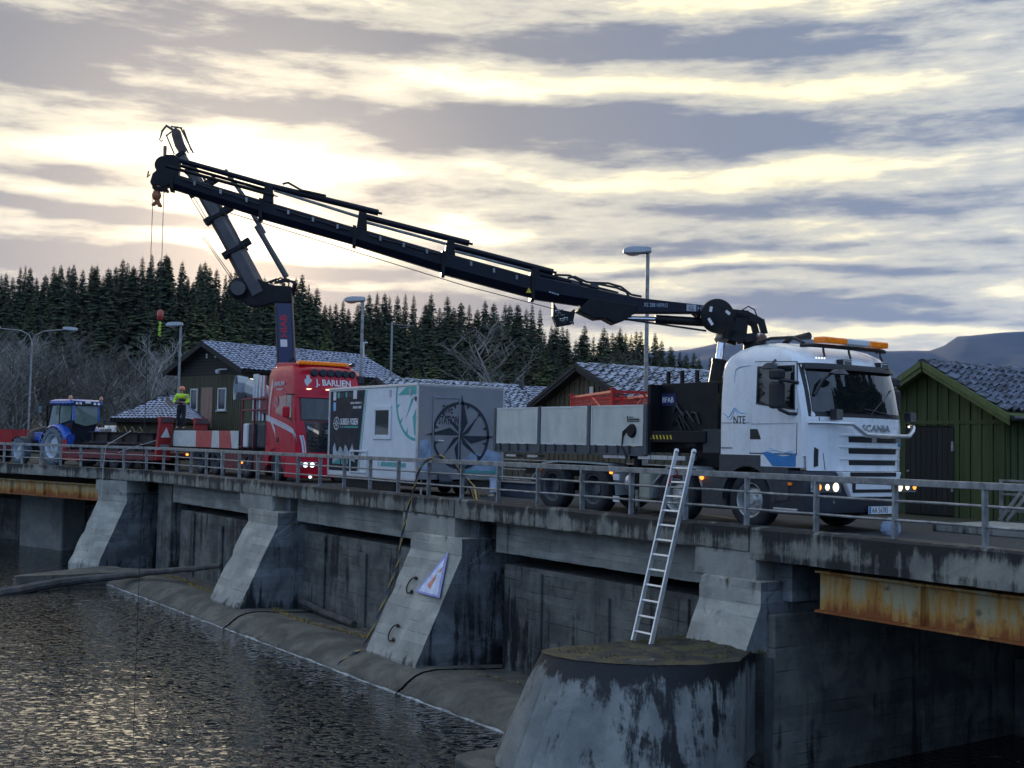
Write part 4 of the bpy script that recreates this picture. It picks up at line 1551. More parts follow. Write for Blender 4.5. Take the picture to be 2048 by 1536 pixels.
def wheel(parent, cx, face_y, cz, rad=.5, rim=.30, width=.30, style='steer', out=-1, nuts=10, lugs=0, rimmat=None, tyremat=None):
    """wheel whose outer face lies at face_y; out is the side it faces (-1 towards the water)"""
    rimmat = rimmat or m_steelrim
    s = MB()
    ax = (0, out, 0)
    o_ = (cx, face_y - out * width / 2, cz)
    hw_ = width / 2
    # hub disc
    if style == 'steer':
        prof = [(0, hw_ * .75), (.07, hw_ * .75), (.085, hw_ * .55), (.10, hw_ * .45), (rim * .62, hw_ * .40), (rim * .78, hw_ * .15), (rim * .9, hw_ * -.1)]
    else:
        prof = [(0, hw_ * .15), (.10, hw_ * .15), (.12, -hw_ * .25), (rim * .55, -hw_ * .5), (rim * .8, -hw_ * .55), (rim * .92, -hw_ * .3)]
    s.lathe(prof, o_, ax, 24)
    hub = s.build('wheel', rimmat, parent, smooth=True)
    s = MB()
    s.lathe([(rim * .9, -hw_ * .3), (rim * .93, hw_ * .6), (rim * .97, hw_ * .86), (rim * 1.03, hw_ * .93), (rim * 1.06, hw_ * .88)], o_, ax, 32)
    for k in range(nuts):
        a = 2 * math.pi * k / nuts
        rr_ = rim * (.5 if style == 'steer' else .38)
        q = Vector(o_) + Vector((math.cos(a) * rr_, 0, math.sin(a) * rr_)) + Vector((0, out * hw_ * (.42 if style == 'steer' else -.2), 0))
        s.tube(q, q + Vector((0, out * .035, 0)), .016, 6)
    adopt(s.build('rim', rimmat, smooth=True), hub)
    s = MB()
    s.lathe([(rim * .98, -hw_ * .95), (rad * .86, -hw_ * 1.0), (rad * .965, -hw_ * .9), (rad, -hw_ * .72), (rad, -hw_ * .3), (rad * .985, -hw_ * .26), (rad * .985, -hw_ * .2), (rad, -hw_ * .16), (rad, hw_ * .16), (rad * .985, hw_ * .2), (rad * .985, hw_ * .26), (rad, hw_ * .3),
             (rad, hw_ * .72), (rad * .965, hw_ * .9), (rad * .86, hw_ * 1.0), (rad * .72, hw_ * 1.02), (rim * 1.04, hw_ * .9), (rim * .95, hw_ * .5)], o_, ax, 40)
    for k in range(lugs):
        a = 2 * math.pi * k / lugs
        for sg in (-1, 1):
            a2 = a + (math.pi / lugs if sg > 0 else 0)
            p0 = Vector(o_) + Vector((math.cos(a2) * rad, sg * hw_ * .05, math.sin(a2) * rad))
            p1 = Vector(o_) + Vector((math.cos(a2 + .22) * rad * .985, sg * hw_ * 1.0, math.sin(a2 + .22) * rad * .985))
            s.beam(p0, p1, .07, .085, up=(math.cos(a2), 0, math.sin(a2)))
    adopt(s.build('tyre', tyremat or m_tyre, smooth=True, angle=50), hub)
    return hub


class Cab:
    """lofted truck cab. table rows: z, back x, front centre x, half width"""
    def __init__(s, yc, table, curve=(.10, .22)):
        s.yc, s.t, s.c = yc, table, curve

    def at(s, z, col):
        t_ = s.t
        if z <= t_[0][0]:
            return t_[0][col]
        for a, b_ in zip(t_, t_[1:]):
            if z <= b_[0]:
                return lerp(a[col], b_[col], (z - a[0]) / (b_[0] - a[0]))
        return t_[-1][col]

    def fx(s, y, z):
        q = min(1.0, abs(y - s.yc) / s.at(z, 3))
        return s.at(z, 2) - s.c[0] * q * q - s.c[1] * q ** 6

    def sy(s, z, side=-1):
        return s.yc + side * s.at(z, 3)

    def shell(s, zs=None):
        m_ = MB()
        rows = []
        for z, xb, xf, hw_ in s.t:
            row = []
            cx_ = s.fx(s.yc - hw_, z)
            for sd in (-1, 1):
                side = [(xb, s.yc + sd * (hw_ - .10)), (xb + .03, s.yc + sd * (hw_ - .03)), (xb + .10, s.yc + sd * hw_)]
                side += [(lerp(xb + .1, cx_, q), s.yc + sd * hw_) for q in (.3, .6, .9, 1.0)]
                if sd == -1:
                    row += [(x, y, z) for x, y in side]
                    for k in range(1, 20):
                        u = -1 + 2 * k / 20
                        y = s.yc + hw_ * (math.sin(u * math.pi / 2))
                        row.append((s.fx(y, z), y, z))
                else:
                    row += [(x, y, z) for x, y in reversed(side)]
            rows.append(row)
        m_.grid(rows, closed=True)
        n_ = len(rows[0])
        m_.f += [tuple(range(n_ - 1, -1, -1)), tuple(range(len(m_.v) - n_, len(m_.v)))]
        m_.mi += [0, 0]
        return m_

    def front(s, quad, off=.01, n=10, thick=.03):
        """curved panel on the front: quad = four (y, z) corners bl, br, tr, tl"""
        m_ = MB()
        rows, back = [], []
        for j in range(n // 2 + 1):
            v = j / (n // 2)
            row, rb = [], []
            for i in range(n + 1):
                u = i / n
                y = lerp(lerp(quad[0][0], quad[1][0], u), lerp(quad[3][0], quad[2][0], u), v)
                z = lerp(lerp(quad[0][1], quad[1][1], u), lerp(quad[3][1], quad[2][1], u), v)
                row.append((s.fx(y, z) + off, y, z))
                rb.append((s.fx(y, z) + off - thick, y, z))
            rows.append(row)
            back.append(rb)
        m_.grid(rows)
        edge = rows[0] + [r_[-1] for r_ in rows[1:]] + rows[-1][-2::-1] + [r_[0] for r_ in rows[-2:0:-1]]
        edb = back[0] + [r_[-1] for r_ in back[1:]] + back[-1][-2::-1] + [r_[0] for r_ in back[-2:0:-1]]
        m_.grid([edge, edb], closed=True)
        return m_

    def side(s, poly, off=.004, thick=.02, side=-1):
        m_ = MB()
        m_.prism([(x, s.sy(z, side) + side * off, z) for x, z in poly], (0, -side * thick, 0))
        return m_


def curve_band(pts, w, y, thick=.004, taper=True):
    """thin printed band along (x, z) points on a side panel"""
    m_ = MB()
    top, bot = [], []
    n_ = len(pts)
    for i, (x, z) in enumerate(pts):
        a, b_ = pts[max(i - 1, 0)], pts[min(i + 1, n_ - 1)]
        tx, tz = b_[0] - a[0], b_[1] - a[1]
        l_ = math.hypot(tx, tz) or 1
        ww = w * (min(1, 4 * min(i + .3, n_ - .7 - i) / n_) if taper else 1)
        top.append((x - tz / l_ * ww / 2, y, z + tx / l_ * ww / 2))
        bot.append((x + tz / l_ * ww / 2, y, z - tx / l_ * ww / 2))
    m_.prism(top + bot[::-1], (0, thick, 0))
    return m_


# ------------------------------------------------------------------ white crane truck
WT = thing('crane_truck', 'white crane truck with pale sideboards and lit headlamps in front of the green shed', 'truck', (-18.5, 16.85, 0))
YC = 16.85
cab = Cab(YC, [(1.30, -16.0, -13.70, 1.28), (1.7, -16.0, -13.68, 1.28), (2.0, -16.0, -13.70, 1.28), (2.45, -15.99, -13.80, 1.27), (2.85, -15.96, -13.92, 1.25), (2.97, -15.92, -13.97, 1.24), (3.08, -15.84, -14.08, 1.20),
               (3.19, -15.69, -14.30, 1.12), (3.27, -15.48, -14.60, 1.0), (3.32, -15.2, -14.9, .8)])
body = cab.shell().build('cab', m_wpaint, WT, smooth=True, angle=40)
SY = cab.sy(1.5)
# door: raised panel with seam all round
dp = [(-15.20, 1.34), (-14.13, 1.34), (-14.12, 2.06), (-14.17, 2.91), (-15.13, 2.95), (-15.18, 2.2)]
cab.side([(-15.215, 1.32), (-14.115, 1.32), (-14.105, 2.06), (-14.155, 2.925), (-15.145, 2.965), (-15.195, 2.2)], .001, .01).build('door_seam', m_print, WT)
door = cab.side(dp, .008, .012).build('door', m_wpaint, WT, bevel=.004)
adopt(cab.side([(-15.07, 2.2), (-14.72, 2.155), (-14.16, 2.085), (-14.2, 2.86), (-15.07, 2.87)], .012, .008).build('window_seal', m_print), door)
adopt(cab.side([(-15.04, 2.23), (-14.71, 2.185), (-14.19, 2.12), (-14.23, 2.83), (-15.04, 2.84)], .015, .006).build('side_window', m_wind), door)
adopt(cab.side([(-15.2, 1.58), (-14.94, 1.58), (-15.03, 1.76), (-15.2, 1.76)], .012, .01).build('door_handle', m_blackpl), door)
# lower door apron with wave print and sill
s = MB()
s.box(-14.95, -14.0, SY - .006, SY + .2, 1.10, 1.298)
s.build('door_apron', m_wpaint, WT, bevel=.01)
wv = MB()
N_ = 16
top = [(-14.9 + .77 * i / N_, 1.335 + .03 * math.sin(i / N_ * 7.0 + .4) - .02 * i / N_) for i in range(N_ + 1)]
wv.prism([(x, SY - .013, z) for x, z in top] + [(-14.13, SY - .013, 1.12), (-14.66, SY - .013, 1.12)], (0, .004, 0))
wv.build('wave_decal', m_blue, WT)
for k, (dz_, a_) in enumerate(((.035, .02), (.06, .035), (.012, .03))):
    curve_band([(-14.84 + .7 * i / N_, 1.335 + dz_ + a_ * math.sin(i / N_ * 6 + k)) for i in range(N_ + 1)], .006, SY - .017 - .001 * k).build('wave_line', m_lblue, WT)
curve_band([(-15.93 + .65 * i / 20, 2.045 + (-.075 * math.exp(-((i - 5.5) / 2.2) ** 2) + .09 * math.exp(-((i - 10.5) / 2.4) ** 2))) for i in range(21)], .016, SY - .006).build('logo_wave', m_lblue, WT)
curve_band([(-15.8 + .3 * i / 12, 1.985 - .06 * math.exp(-((i - 3) / 3) ** 2) + .12 * math.exp(-((i - 8.6) / 2.2) ** 2)) for i in range(13)], .007, SY - .006).build('logo_wave', m_lblue, WT)
lettering('lettering', 'NTE', .20, m_print, (-15.63, SY - .005, 1.855), (1, 0, 0), (0, 0, 1), WT, .003, .82)
lettering('lettering', 'www.nte.no', .07, m_grey, (-15.95, SY - .004, 1.40), (1, 0, 0), (0, 0, 1), WT, .002, .9)
# pressed panel behind the door and seams
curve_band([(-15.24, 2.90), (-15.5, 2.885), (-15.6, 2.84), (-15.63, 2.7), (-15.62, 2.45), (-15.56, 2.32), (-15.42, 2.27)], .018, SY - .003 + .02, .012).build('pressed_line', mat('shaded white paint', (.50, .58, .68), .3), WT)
for z_, x0_, x1_ in ((1.87, -15.99, -15.22), (1.85, -15.18, -14.14)):
    s = MB()
    s.box(x0_, x1_, SY - .011, SY - .002, z_, z_ + .006)
    s.build('panel_seam', m_grey, WT)
# windscreen, visor, wipers
cab.front([(YC - 1.20, 1.98), (YC + 1.20, 1.98), (YC + 1.19, 2.90), (YC - 1.19, 2.90)], .006, 16).build('windscreen_seal', m_print, WT, smooth=True, angle=60)
ws = cab.front([(YC - 1.14, 2.06), (YC + 1.14, 2.06), (YC + 1.12, 2.80), (YC - 1.12, 2.80)], .018, 16).build('windscreen', m_wind, WT, smooth=True, angle=60)
cab.front([(YC - 1.17, 2.80), (YC + 1.17, 2.80), (YC + 1.15, 2.90), (YC - 1.15, 2.90)], .10, 14, .08).build('sun_visor', m_print, WT, smooth=True, angle=60)
for y0, y1, zz_ in ((YC + .75, YC - .05, 2.14), (YC + .1, YC + .85, 2.5)):
    s = MB()
    s.path([(cab.fx(y0, 2.04) + .03, y0, 2.04), (cab.fx((y0 + y1) / 2, zz_ - .1) + .04, (y0 + y1) / 2, (2.04 + zz_) / 2), (cab.fx(y1, zz_) + .035, y1, zz_)], .011, 5)
    adopt(s.build('wiper', m_grey), ws)
# front roof lamps and markers
for y in (16.52, 17.56):
    s = MB()
    s.box(cab.fx(y, 2.93) - .02, cab.fx(y, 2.93) + .11, y - .13, y + .13, 2.86, 2.99)
    lp = s.build('spot_lamp', m_print, WT, bevel=.012)
    s = MB()
    s.box(cab.fx(y, 2.93) + .105, cab.fx(y, 2.93) + .125, y - .10, y + .10, 2.88, 2.97)
    adopt(s.build('lens', m_lampglass, bevel=.008), lp)
s = MB()
for k in range(4):
    s.lathe([(0, .0), (.014, 0), (.012, .008), (0, .01)], (cab.fx(15.98 + k * .055, 3.0) + .012, 15.98 + k * .055, 3.0), (1, 0, 0), 8)
s.build('marker_lights', m_litw, WT)
# front panels: upper grille with name, slots, lower grille, bumper
cab.front([(YC - 1.21, 1.06), (YC + 1.21, 1.06), (YC + 1.25, 1.98), (YC - 1.25, 1.98)], .012, 18).build('front_panel', m_wpaint, WT, smooth=True, angle=60, bevel=.006)
for yy in (-1.06, 1.06):
    cab.front([(YC + yy * .90 - .006, 1.08), (YC + yy * .90 + .006, 1.08), (YC + yy + .006, 1.97), (YC + yy - .006, 1.97)], .0135, 2).build('panel_seam', m_grey, WT)
for k, (z0, z1, w0, w1) in enumerate(((1.555, 1.655, .665, .68), (1.36, 1.455, .655, .665), (1.165, 1.25, .64, .65))):
    cab.front([(YC + .2 - w0, z0), (YC + .2 + w0, z0), (YC + .2 + w1, z1), (YC + .2 - w1, z1)], .016, 10, .02).build('grille_slot', m_print, WT)
    cab.front([(YC + .2 - w0 - .22, z1 + .008), (YC + .2 + w0 + .2, z1 + .008), (YC + .2 + w0 + .2, z1 + .03), (YC + .2 - w0 - .22, z1 + .03)], .03, 10, .03).build('grille_slat', m_wpaint, WT, bevel=.004)
for y0, y1 in ((YC - 1.13, YC - 1.07), (YC + 1.09, YC + 1.15)):
    cab.front([(y0, 1.12), (y1, 1.14), (y1, 1.42), (y0, 1.46)], .017, 4, .02).build('air_inlet', m_print, WT)
lettering('lettering', 'SCANIA', .165, m_alu, (cab.fx(17.1, 1.8) + .018, 16.70, 1.755), (0, 1, 0), (0, 0, 1), WT, .02, 1.28, bold=.003)
s = MB()
s.lathe([(0, .02), (.035, .016), (.05, .008), (.055, 0)], (cab.fx(17.83, 1.55) + .014, 17.83, 1.55), (1, 0, 0), 14)
s.build('badge', m_blue, WT)
# lower white grille frame
XF = -13.58
s = MB()
lower = [(16.12, 1.05), (16.30, .70), (16.34, .62), (17.46, .62), (17.52, .70), (17.66, 1.05)]
s.prism([(XF, y, z) for y, z in lower], (-.22, 0, 0))
s.build('lower_grille', m_wpaint, WT, bevel=.015)
for z0, z1, w_ in ((.975, 1.045, .60), (.855, .91, .58), (.70, .755, .54)):
    s = MB()
    s.box(XF, XF + .008, 16.9 - w_, 16.9 + w_, z0, z1)
    s.build('grille_slot', m_print, WT)
for yy in (-.55, .48):
    s = MB()
    s.box(XF + .001, XF + .01, 16.9 + yy, 16.9 + yy + .08, .755, .855)
    s.build('grille_slot', m_print, WT)
s = MB()
rows = []
for z, dx in ((.30, -.08), (.36, 0), (.62, .02), (.72, .0), (.99, -.02), (1.05, -.05)):
    row = []
    for k in range(17):
        u = -1 + k / 8
        y = YC + 1.27 * u
        row.append((-13.66 + dx - .08 * u * u - .22 * u ** 6, y, z))
    row = [(-15.0 + .25, YC - 1.27, z)] + row + [(-14.75, YC + 1.27, z)]
    rows.append(row)
s.grid(rows, closed=True)
s.f += [tuple(range(len(rows[0]) - 1, -1, -1)), tuple(range(len(s.v) - len(rows[0]), len(s.v)))]
s.mi += [0, 0]
s.build('bumper', mat('dark blue grey bumper', (.022, .026, .036), .5, var=.2, scale=4), WT, smooth=True, angle=40)
# headlamps: housing, lit bulbs, indicators
for sd in (-1, 1):
    yb = YC + sd * 1.0
    s = MB()
    x_ = -13.70 - .04
    s.prism([(x_ - .05, yb - .30, .70), (x_ + .10, yb - .30 if sd > 0 else yb - .30, .70), (x_ + .10, yb + .30, .70), (x_ - .12, yb + .30, .70)], (0, 0, .19))
    hl = s.build('headlamp', m_lampglass, WT, bevel=.01)
    for dy, mt_, rr_ in ((-.16 * sd, m_lit, .078), (.05 * sd, m_lit, .055), (.25 * sd, m_amber_on, .05)):
        s = MB()
        s.lathe([(0, .012), (rr_ * .7, .01), (rr_, 0)], (x_ + .10 + .002, yb + dy, .79), (1, 0, 0), 12)
        adopt(s.build('bulb', mt_), hl)
    s = MB()
    s.lathe([(0, .02), (.05, .015), (.06, 0)], (-13.66 - .05, YC + sd * .78, .545), (1, 0, 0), 12)
    s.build('fog_lamp', m_lampglass, WT)
s = MB()
s.box(-14.3, -14.22, SY - .012, SY + .01, .80, .85)
s.build('side_marker', m_amber, WT)
for z in (.90, .36):
    s = MB()
    s.box(-14.62, -14.08, SY - .03, SY + .12, z, z + .045)
    s.build('cab_step', m_alu, WT, bevel=.01)
s = MB()
s.box(-13.585, -13.575, 16.78, 17.40, .33, .46)
pl = s.build('number_plate', m_plate, WT)
s = MB()
s.box(-13.575, -13.573, 16.785, 16.84, .335, .455)
adopt(s.build('plate_band', m_blue), pl)
o = lettering('plate_lettering', 'AA 56785', .135, m_print, (-13.573, 16.86, .35), (0, 1, 0), (0, 0, 1), pl, .002, .78)
# bull bar with work lamps
s = MB()
s.path([(-13.85, 15.55, 1.87), (-13.62, 15.8, 1.87), (-13.52, 16.28, 1.86), (-13.48, 16.42, 1.76), (-13.46, 16.56, 1.68), (-13.42, 17.1, 1.67), (-13.46, 17.7, 1.68), (-13.5, 17.86, 1.78), (-13.56, 17.95, 1.85), (-13.74, 18.1, 1.86)], .038, 10)
bb = s.build('bull_bar', m_alu, WT, smooth=True)
for y in (16.78, 17.42):
    s = MB()
    s.box(-13.5, -13.44, y - .025, y + .025, 1.56, 1.70)
    adopt(s.build('bracket', m_alu), bb)
for y in (16.02, 17.98):
    s = MB()
    s.box(-13.72, -13.58, y - .085, y + .085, 1.93, 2.11)
    lp = s.build('work_lamp', m_print, WT, bevel=.015)
    s = MB()
    s.box(-13.585, -13.57, y - .07, y + .07, 1.945, 2.095)
    adopt(s.build('lens', m_lampglass), lp)
# mirrors on the near side and far side
for sd in (-1, 1):
    ym = YC + sd * (1.28 + .26)
    s = MB()
    s.box(-14.42, -14.26, ym - .14, ym + .14, 2.10, 2.56)
    mi = s.build('mirror', m_blackpl, WT, bevel=.05)
    s = MB()
    s.box(-14.43, -14.25, ym - .13, ym + .13, 2.60, 2.78)
    adopt(s.build('wide_mirror', m_blackpl, bevel=.045), mi)
    s = MB()
    s.path([(-14.12, YC + sd * 1.25, 2.55), (-14.22, ym - sd * .1, 2.585), (-14.3, ym, 2.585)], .03, 8)
    s.path([(-14.12, YC + sd * 1.25, 2.02), (-14.2, ym - sd * .15, 2.02), (-14.3, ym, 2.1)], .03, 8)
    adopt(s.build('mirror_arm', m_blackpl, smooth=True), mi)
s = MB()                                            # kerb mirror above the door
rows = []
for q, (w_, h_) in enumerate(((.03, .02), (.11, .07), (.13, .1), (.12, .1), (.03, .03))):
    x = -14.78 + q * .09
    rows.append([(x, SY - .16 - w_ * .9, 2.80), (x, SY - .16 - w_ * .6, 2.80 + h_), (x, SY - .16 + w_ * .6, 2.80 + h_), (x, SY - .16 + w_ * .9, 2.80)])
s.grid(rows, closed=True)
s.path([(-14.6, SY - .12, 2.88), (-14.6, SY - .02, 2.96)], .025, 6)
s.build('kerb_mirror', m_grey, WT, smooth=True)
s = MB()                                            # front mirror at the windscreen corner
rows = []
for q, (w_, h_) in enumerate(((.04, .02), (.11, .08), (.12, .09), (.04, .03))):
    y = 15.84 + q * .13
    rows.append([(-13.62 - .02 - w_, y, 2.70), (-13.62 - w_ * .6, y, 2.70 + h_), (-13.62 + w_ * .6, y, 2.70 + h_), (-13.60 + w_, y, 2.70)])
s.grid(rows, closed=True)
s.path([(-13.66, 15.9, 2.72), (-13.78, 15.82, 2.6), (-13.88, 15.75, 2.35)], .03, 6)
s.build('front_mirror', m_grey, WT, smooth=True)
# roof rails, light bar, beacons
for sd in (-1, 1):
    s = MB()
    y = YC + sd * .98
    s.path([(-15.35, y, 3.34), (-15.0, y, 3.385), (-14.5, y, 3.37), (-14.25, y, 3.26)], .03, 8)
    s.build('roof_rail', m_blackpl, WT, smooth=True)
s = MB()
s.path([(-14.3, YC - 1.0, 3.22), (-14.1, YC - .98, 3.215), (-14.02, YC - .8, 3.21), (-14.0, YC + .8, 3.21), (-14.1, YC + .98, 3.215), (-14.3, YC + 1.0, 3.22)], .035, 8)
s.build('roof_bar', m_blackpl, WT, smooth=True)
for yy in (-.75, -.1, .72):
    s = MB()
    s.path([(-14.02, YC + yy, 3.24), (-14.0, YC + yy * 1.02, 3.12), (-13.96, YC + yy * 1.04, 3.02)], .02, 6)
    s.build('roof_strap', m_print, WT)
y0 = 15.98
for k, (w_, mt_) in enumerate(((.62, m_amber), (.60, m_label), (.50, m_amber))):
    s = MB()
    s.box(-14.14, -13.9, y0, y0 + w_, 3.255, 3.365)
    s.build('light_bar', mt_, WT, bevel=.025)
    y0 += w_ + .002
for x, y in ((-15.3, 15.95), (-14.95, 17.3)):
    s = MB()
    s.lathe([(.06, -.02), (.085, .0), (.085, .05), (.05, .12), (0, .14)], (x, y, 3.36), (0, 0, 1), 14)
    s.build('beacon', mat('dark amber beacon', (.10, .03, .012), .2), WT, smooth=True)
s = MB()
s.tube((-15.2, 16.4, 3.32), (-15.05, 16.4, 3.42), .05, 8)
s.tube((-15.05, 16.4, 3.42), (-14.6, 16.4, 3.44), .03, 10, .07)
s.build('air_horn', m_print, WT, smooth=True)
# wheel arch, mudguards, chassis
s = MB()
for a0, a1, r0, r1, cx in ((0, math.pi, .60, .66, -15.25),):
    n_ = 14
    inner = [(cx + math.cos(lerp(a0, a1, i / n_)) * r0, .5 + math.sin(lerp(a0, a1, i / n_)) * r0) for i in range(n_ + 1)]
    poly = [(-14.3, .55)] + [(-14.3, 1.10), (-14.92, 1.12), (-14.96, 1.30), (-15.97, 1.30), (-15.97, .55)] + inner[::-1]
    s.prism([(x, SY - .004, z) for x, z in poly], (0, .3, 0))
    s.lathe([(r0, 0), (r0 + .06, 0), (r0 + .05, .03), (r0, .03)], (cx, SY - .004, .5), (0, -1, 0), 20, a0=math.pi, a1=2 * math.pi)
s.build('wheel_arch', m_grey, WT, smooth=True, angle=30)
for x_, st in ((-15.25, 'steer'), (-17.17, 'steer'), (-19.73, 'drive'), (-21.17, 'drive')):
    wheel(WT, x_, 15.60, .50, .5, .30, .31, st, -1, rimmat=m_steelrim if st == 'steer' else m_darkrim)
    wheel(WT, x_, 18.10, .50, .5, .30, .31, st, 1, rimmat=m_darkrim)
for x0, x1, z0, z1 in ((-23.3, -14.4, .72, 1.0),):
    for y in (16.4, 17.2):
        s = MB()
        s.box(x0, x1, y, y + .1, z0, z1)
        s.build('chassis_rail', m_chassis, WT)
for x_ in (-15.25, -17.17, -19.73, -21.17):
    s = MB()
    s.tube((x_, 15.75, .5), (x_, 17.95, .5), .09, 10)
    s.lathe([(.1, -.22), (.22, -.1), (.22, .1), (.1, .22)], (x_, 16.85, .5), (0, 1, 0), 12)
    s.build('axle', m_chassis, WT, smooth=True)
# rear mudguards: flat top with sloping ends
for pts in ([(-21.95, .62), (-21.5, 1.02), (-21.0, 1.07), (-19.95, 1.07), (-19.2, 1.05), (-18.98, .72), (-18.95, .45)], [(-17.85, .45), (-17.8, .72), (-17.4, 1.05), (-16.95, 1.06), (-16.6, 1.05), (-16.45, .72)]):
    s = MB()
    o_ = [(x, z) for x, z in pts]
    i_ = [(x + (0.0), z - .035) for x, z in pts]
    for (a, b_), (c_, d_) in zip(zip(o_, o_[1:]), zip(i_, i_[1:])):
        s.prism([(a[0], 15.58, a[1]), (b_[0], 15.58, b_[1]), (d_[0], 15.58, d_[1]), (c_[0], 15.58, c_[1])], (0, .5, 0))
    s.build('mudguard', mat('pale dusty mudguard', (.33, .36, .37), .6, var=.15, dirt=.3), WT)
for x, z in ((-21.58, .86), (-19.08, .88), (-16.42, .86)):
    s = MB()
    s.lathe([(.045, 0), (.04, .03), (.02, .045), (0, .045)], (x, 15.575, z), (0, -1, 0), 10)
    s.build('side_marker', m_amber_on, WT)
# tanks and boxes between the axles
s = MB()
s.box(-18.3, -17.95, 15.62, 16.2, .35, .98)
s.build('fuel_tank', mat('cream tank', (.36, .37, .30), .55, var=.15, dirt=.3), WT, bevel=.07)
s = MB()
for k in range(3):
    s.lathe([(.0, -.02), (.19, -.02), (.2, 0), (.2, .05), (.19, .07), (0, .07)], (-18.75 + k * .1, 15.85, .68), (1, 0, 0), 20)
s.build('air_tank', m_alu, WT, smooth=True)
for z in (.72, .28):
    s = MB()
    s.box(-19.0, -18.82, 15.56, 15.58, z, z + .12)
    s.build('reflector_plate', m_label, WT)
s = MB()
s.box(-16.5, -15.86, 15.62, 16.3, .30, .96)
s.build('battery_box', m_grey, WT, bevel=.04)
for k in range(5):
    s = MB()
    x0 = -19.4 + k * .5
    s.box(x0, x0 + .48, 15.6, 15.9, 1.16, 1.24)
    s.build('tread_plate', m_alu, WT, bevel=.004)
for k in range(2):
    s = MB()
    s.box(-23.1 + k * .85, -22.7 + k * .85, 15.7, 15.9, 1.12, 1.17)
    s.build('tread_plate', m_alu, WT)

# platform body with dropsides
s = MB()
s.box(-23.42, -18.05, 15.60, 18.1, 1.30, 1.40)
s.build('platform', m_chassis, WT)
s = MB()
s.prism([(-23.42, 15.58, 1.30), (-23.42, 15.58, 1.40), (-18.02, 15.58, 1.40), (-18.02, 15.58, 1.22), (-23.3, 15.58, 1.22)], (0, .12, 0))
s.build('side_member', mat('grey steel channel', (.09, .10, .11), .6, .3, var=.2), WT)
for (x0, x1) in ((-23.33, -21.70), (-21.56, -19.92), (-19.78, -18.12)):
    for sd, y in ((-1, 15.575), (1, 18.08)):
        s = MB()
        s.box(x0, x1, y, y + .03, 1.42, 2.235)
        pn = s.build('sideboard', m_board, WT, bevel=.006)
        s = MB()
        for (a, b_, c_, d_) in ((x0, x1, 2.205, 2.24), (x0, x1, 1.415, 1.45), (x0, x0 + .04, 1.45, 2.205), (x1 - .04, x1, 1.45, 2.205)):
            s.box(a, b_, y - .008, y - .0005, c_, d_)
        for z in (1.62, 1.82, 2.02):
            s.box(x0 + .04, x1 - .04, y - .002, y, z, z + .004)
        adopt(s.build('board_frame', mat('bright aluminium edge', (.62, .65, .64), .4, .3), bevel=.002), pn)
    k = 0
    while sd and x0 + .12 + k * .36 < x1 - .1:
        s = MB()
        xx = x0 + .14 + k * .36
        s.box(xx, xx + .05, 15.545, 15.60, 1.27, 1.425)
        s.build('hinge', m_grey, WT)
        k += 1
for x in (-23.43, -21.66, -19.88, -18.08):
    for y in (15.55, 18.06):
        s = MB()
        s.box(x, x + .085, y, y + .09, 1.24, 2.25)
        s.build('stake', mat('dark galvanised stake', (.10, .11, .12), .55, .4), WT, bevel=.008)
s = MB()
s.box(-23.45, -23.4, 15.62, 18.06, 1.42, 2.2)
s.build('tailboard', m_board, WT)
s = MB()
s.box(-18.6, -18.575, 15.562, 15.566, 1.90, 2.02)
s.box(-18.575, -18.22, 15.562, 15.566, 1.90, 1.915)
s.box(-18.55, -18.23, 15.562, 15.566, 1.93, 1.965)
s.box(-18.55, -18.40, 15.562, 15.566, 1.985, 2.0)
s.build('maker_mark', m_grey, WT)
# headboard with three pins and the maker's plate
s = MB()
s.box(-18.03, -17.93, 15.60, 18.1, 1.30, 2.64)
s.box(-17.96, -16.2, 15.9, 16.0, 2.45, 2.66)
hb = s.build('headboard', m_black, WT, bevel=.01)
for x in (-17.84, -17.44, -17.02):
    s = MB()
    s.box(x, x + .06, 15.92, 15.98, 2.62, 2.90)
    adopt(s.build('pin', m_black), hb)
s = MB()
s.box(-17.98, -16.35, 15.88, 15.93, 1.4, 2.62)
adopt(s.build('side_plate', m_black), hb)
s = MB()
s.box(-17.92, -17.50, 15.868, 15.878, 2.22, 2.46)
adopt(s.build('maker_plate', mat('deep blue plate', (.012, .018, .09), .5)), hb)
lettering('lettering', 'BFAB', .155, mat('pale lettering', (.72, .76, .85), .5), (-17.89, 15.864, 2.285), (1, 0, 0), (0, 0, 1), hb, .003, .95, bold=.002)

# ------------------------------------------------------------------ the crane on the truck
CB = Vector((-16.5, 17.0, 0))
CU = Vector((-21.6 + 16.5, 6.9 - 17.0, 0)).normalized()
CN = Vector((-CU.y, CU.x, 0))
if CN.dot(-CB) < 0:
    CN = -CN


def cp(s_, z, o_=0.0):
    return CB + CU * s_ + CN * o_ + Vector((0, 0, z))


m_boom = mat('blue black crane paint', (.007, .009, .018), .4, var=.2, scale=3, spec=.22, dirt=.15, dirtcol=(.04, .04, .04))
CRN = thing('loader_crane', 'long blue-black loader crane of the white truck reaching out over the water', 'crane', (-16.5, 17.0, 1.0))
s = MB()
s.box(-17.15, -16.1, 16.0, 17.75, 1.02, 1.55)
s.box(-17.0, -16.2, 16.55, 17.45, 1.55, 2.2)
s.build('crane_base', m_black, CRN, bevel=.03)
s = MB()
s.lathe([(.34, 0), (.34, .15), (.27, .25), (.24, .9), (.22, 1.5)], (-16.5, 17.0, 2.1), (0, 0, 1), 16)
s.build('column', m_black, CRN, smooth=True)
s = MB()                                           # column head: plates with an opening
outer = [(.62, 3.45), (.72, 3.62), (.58, 4.09), (.26, 4.06), (-.02, 3.93), (-.14, 3.72), (-.13, 3.5), (.27, 3.42)]
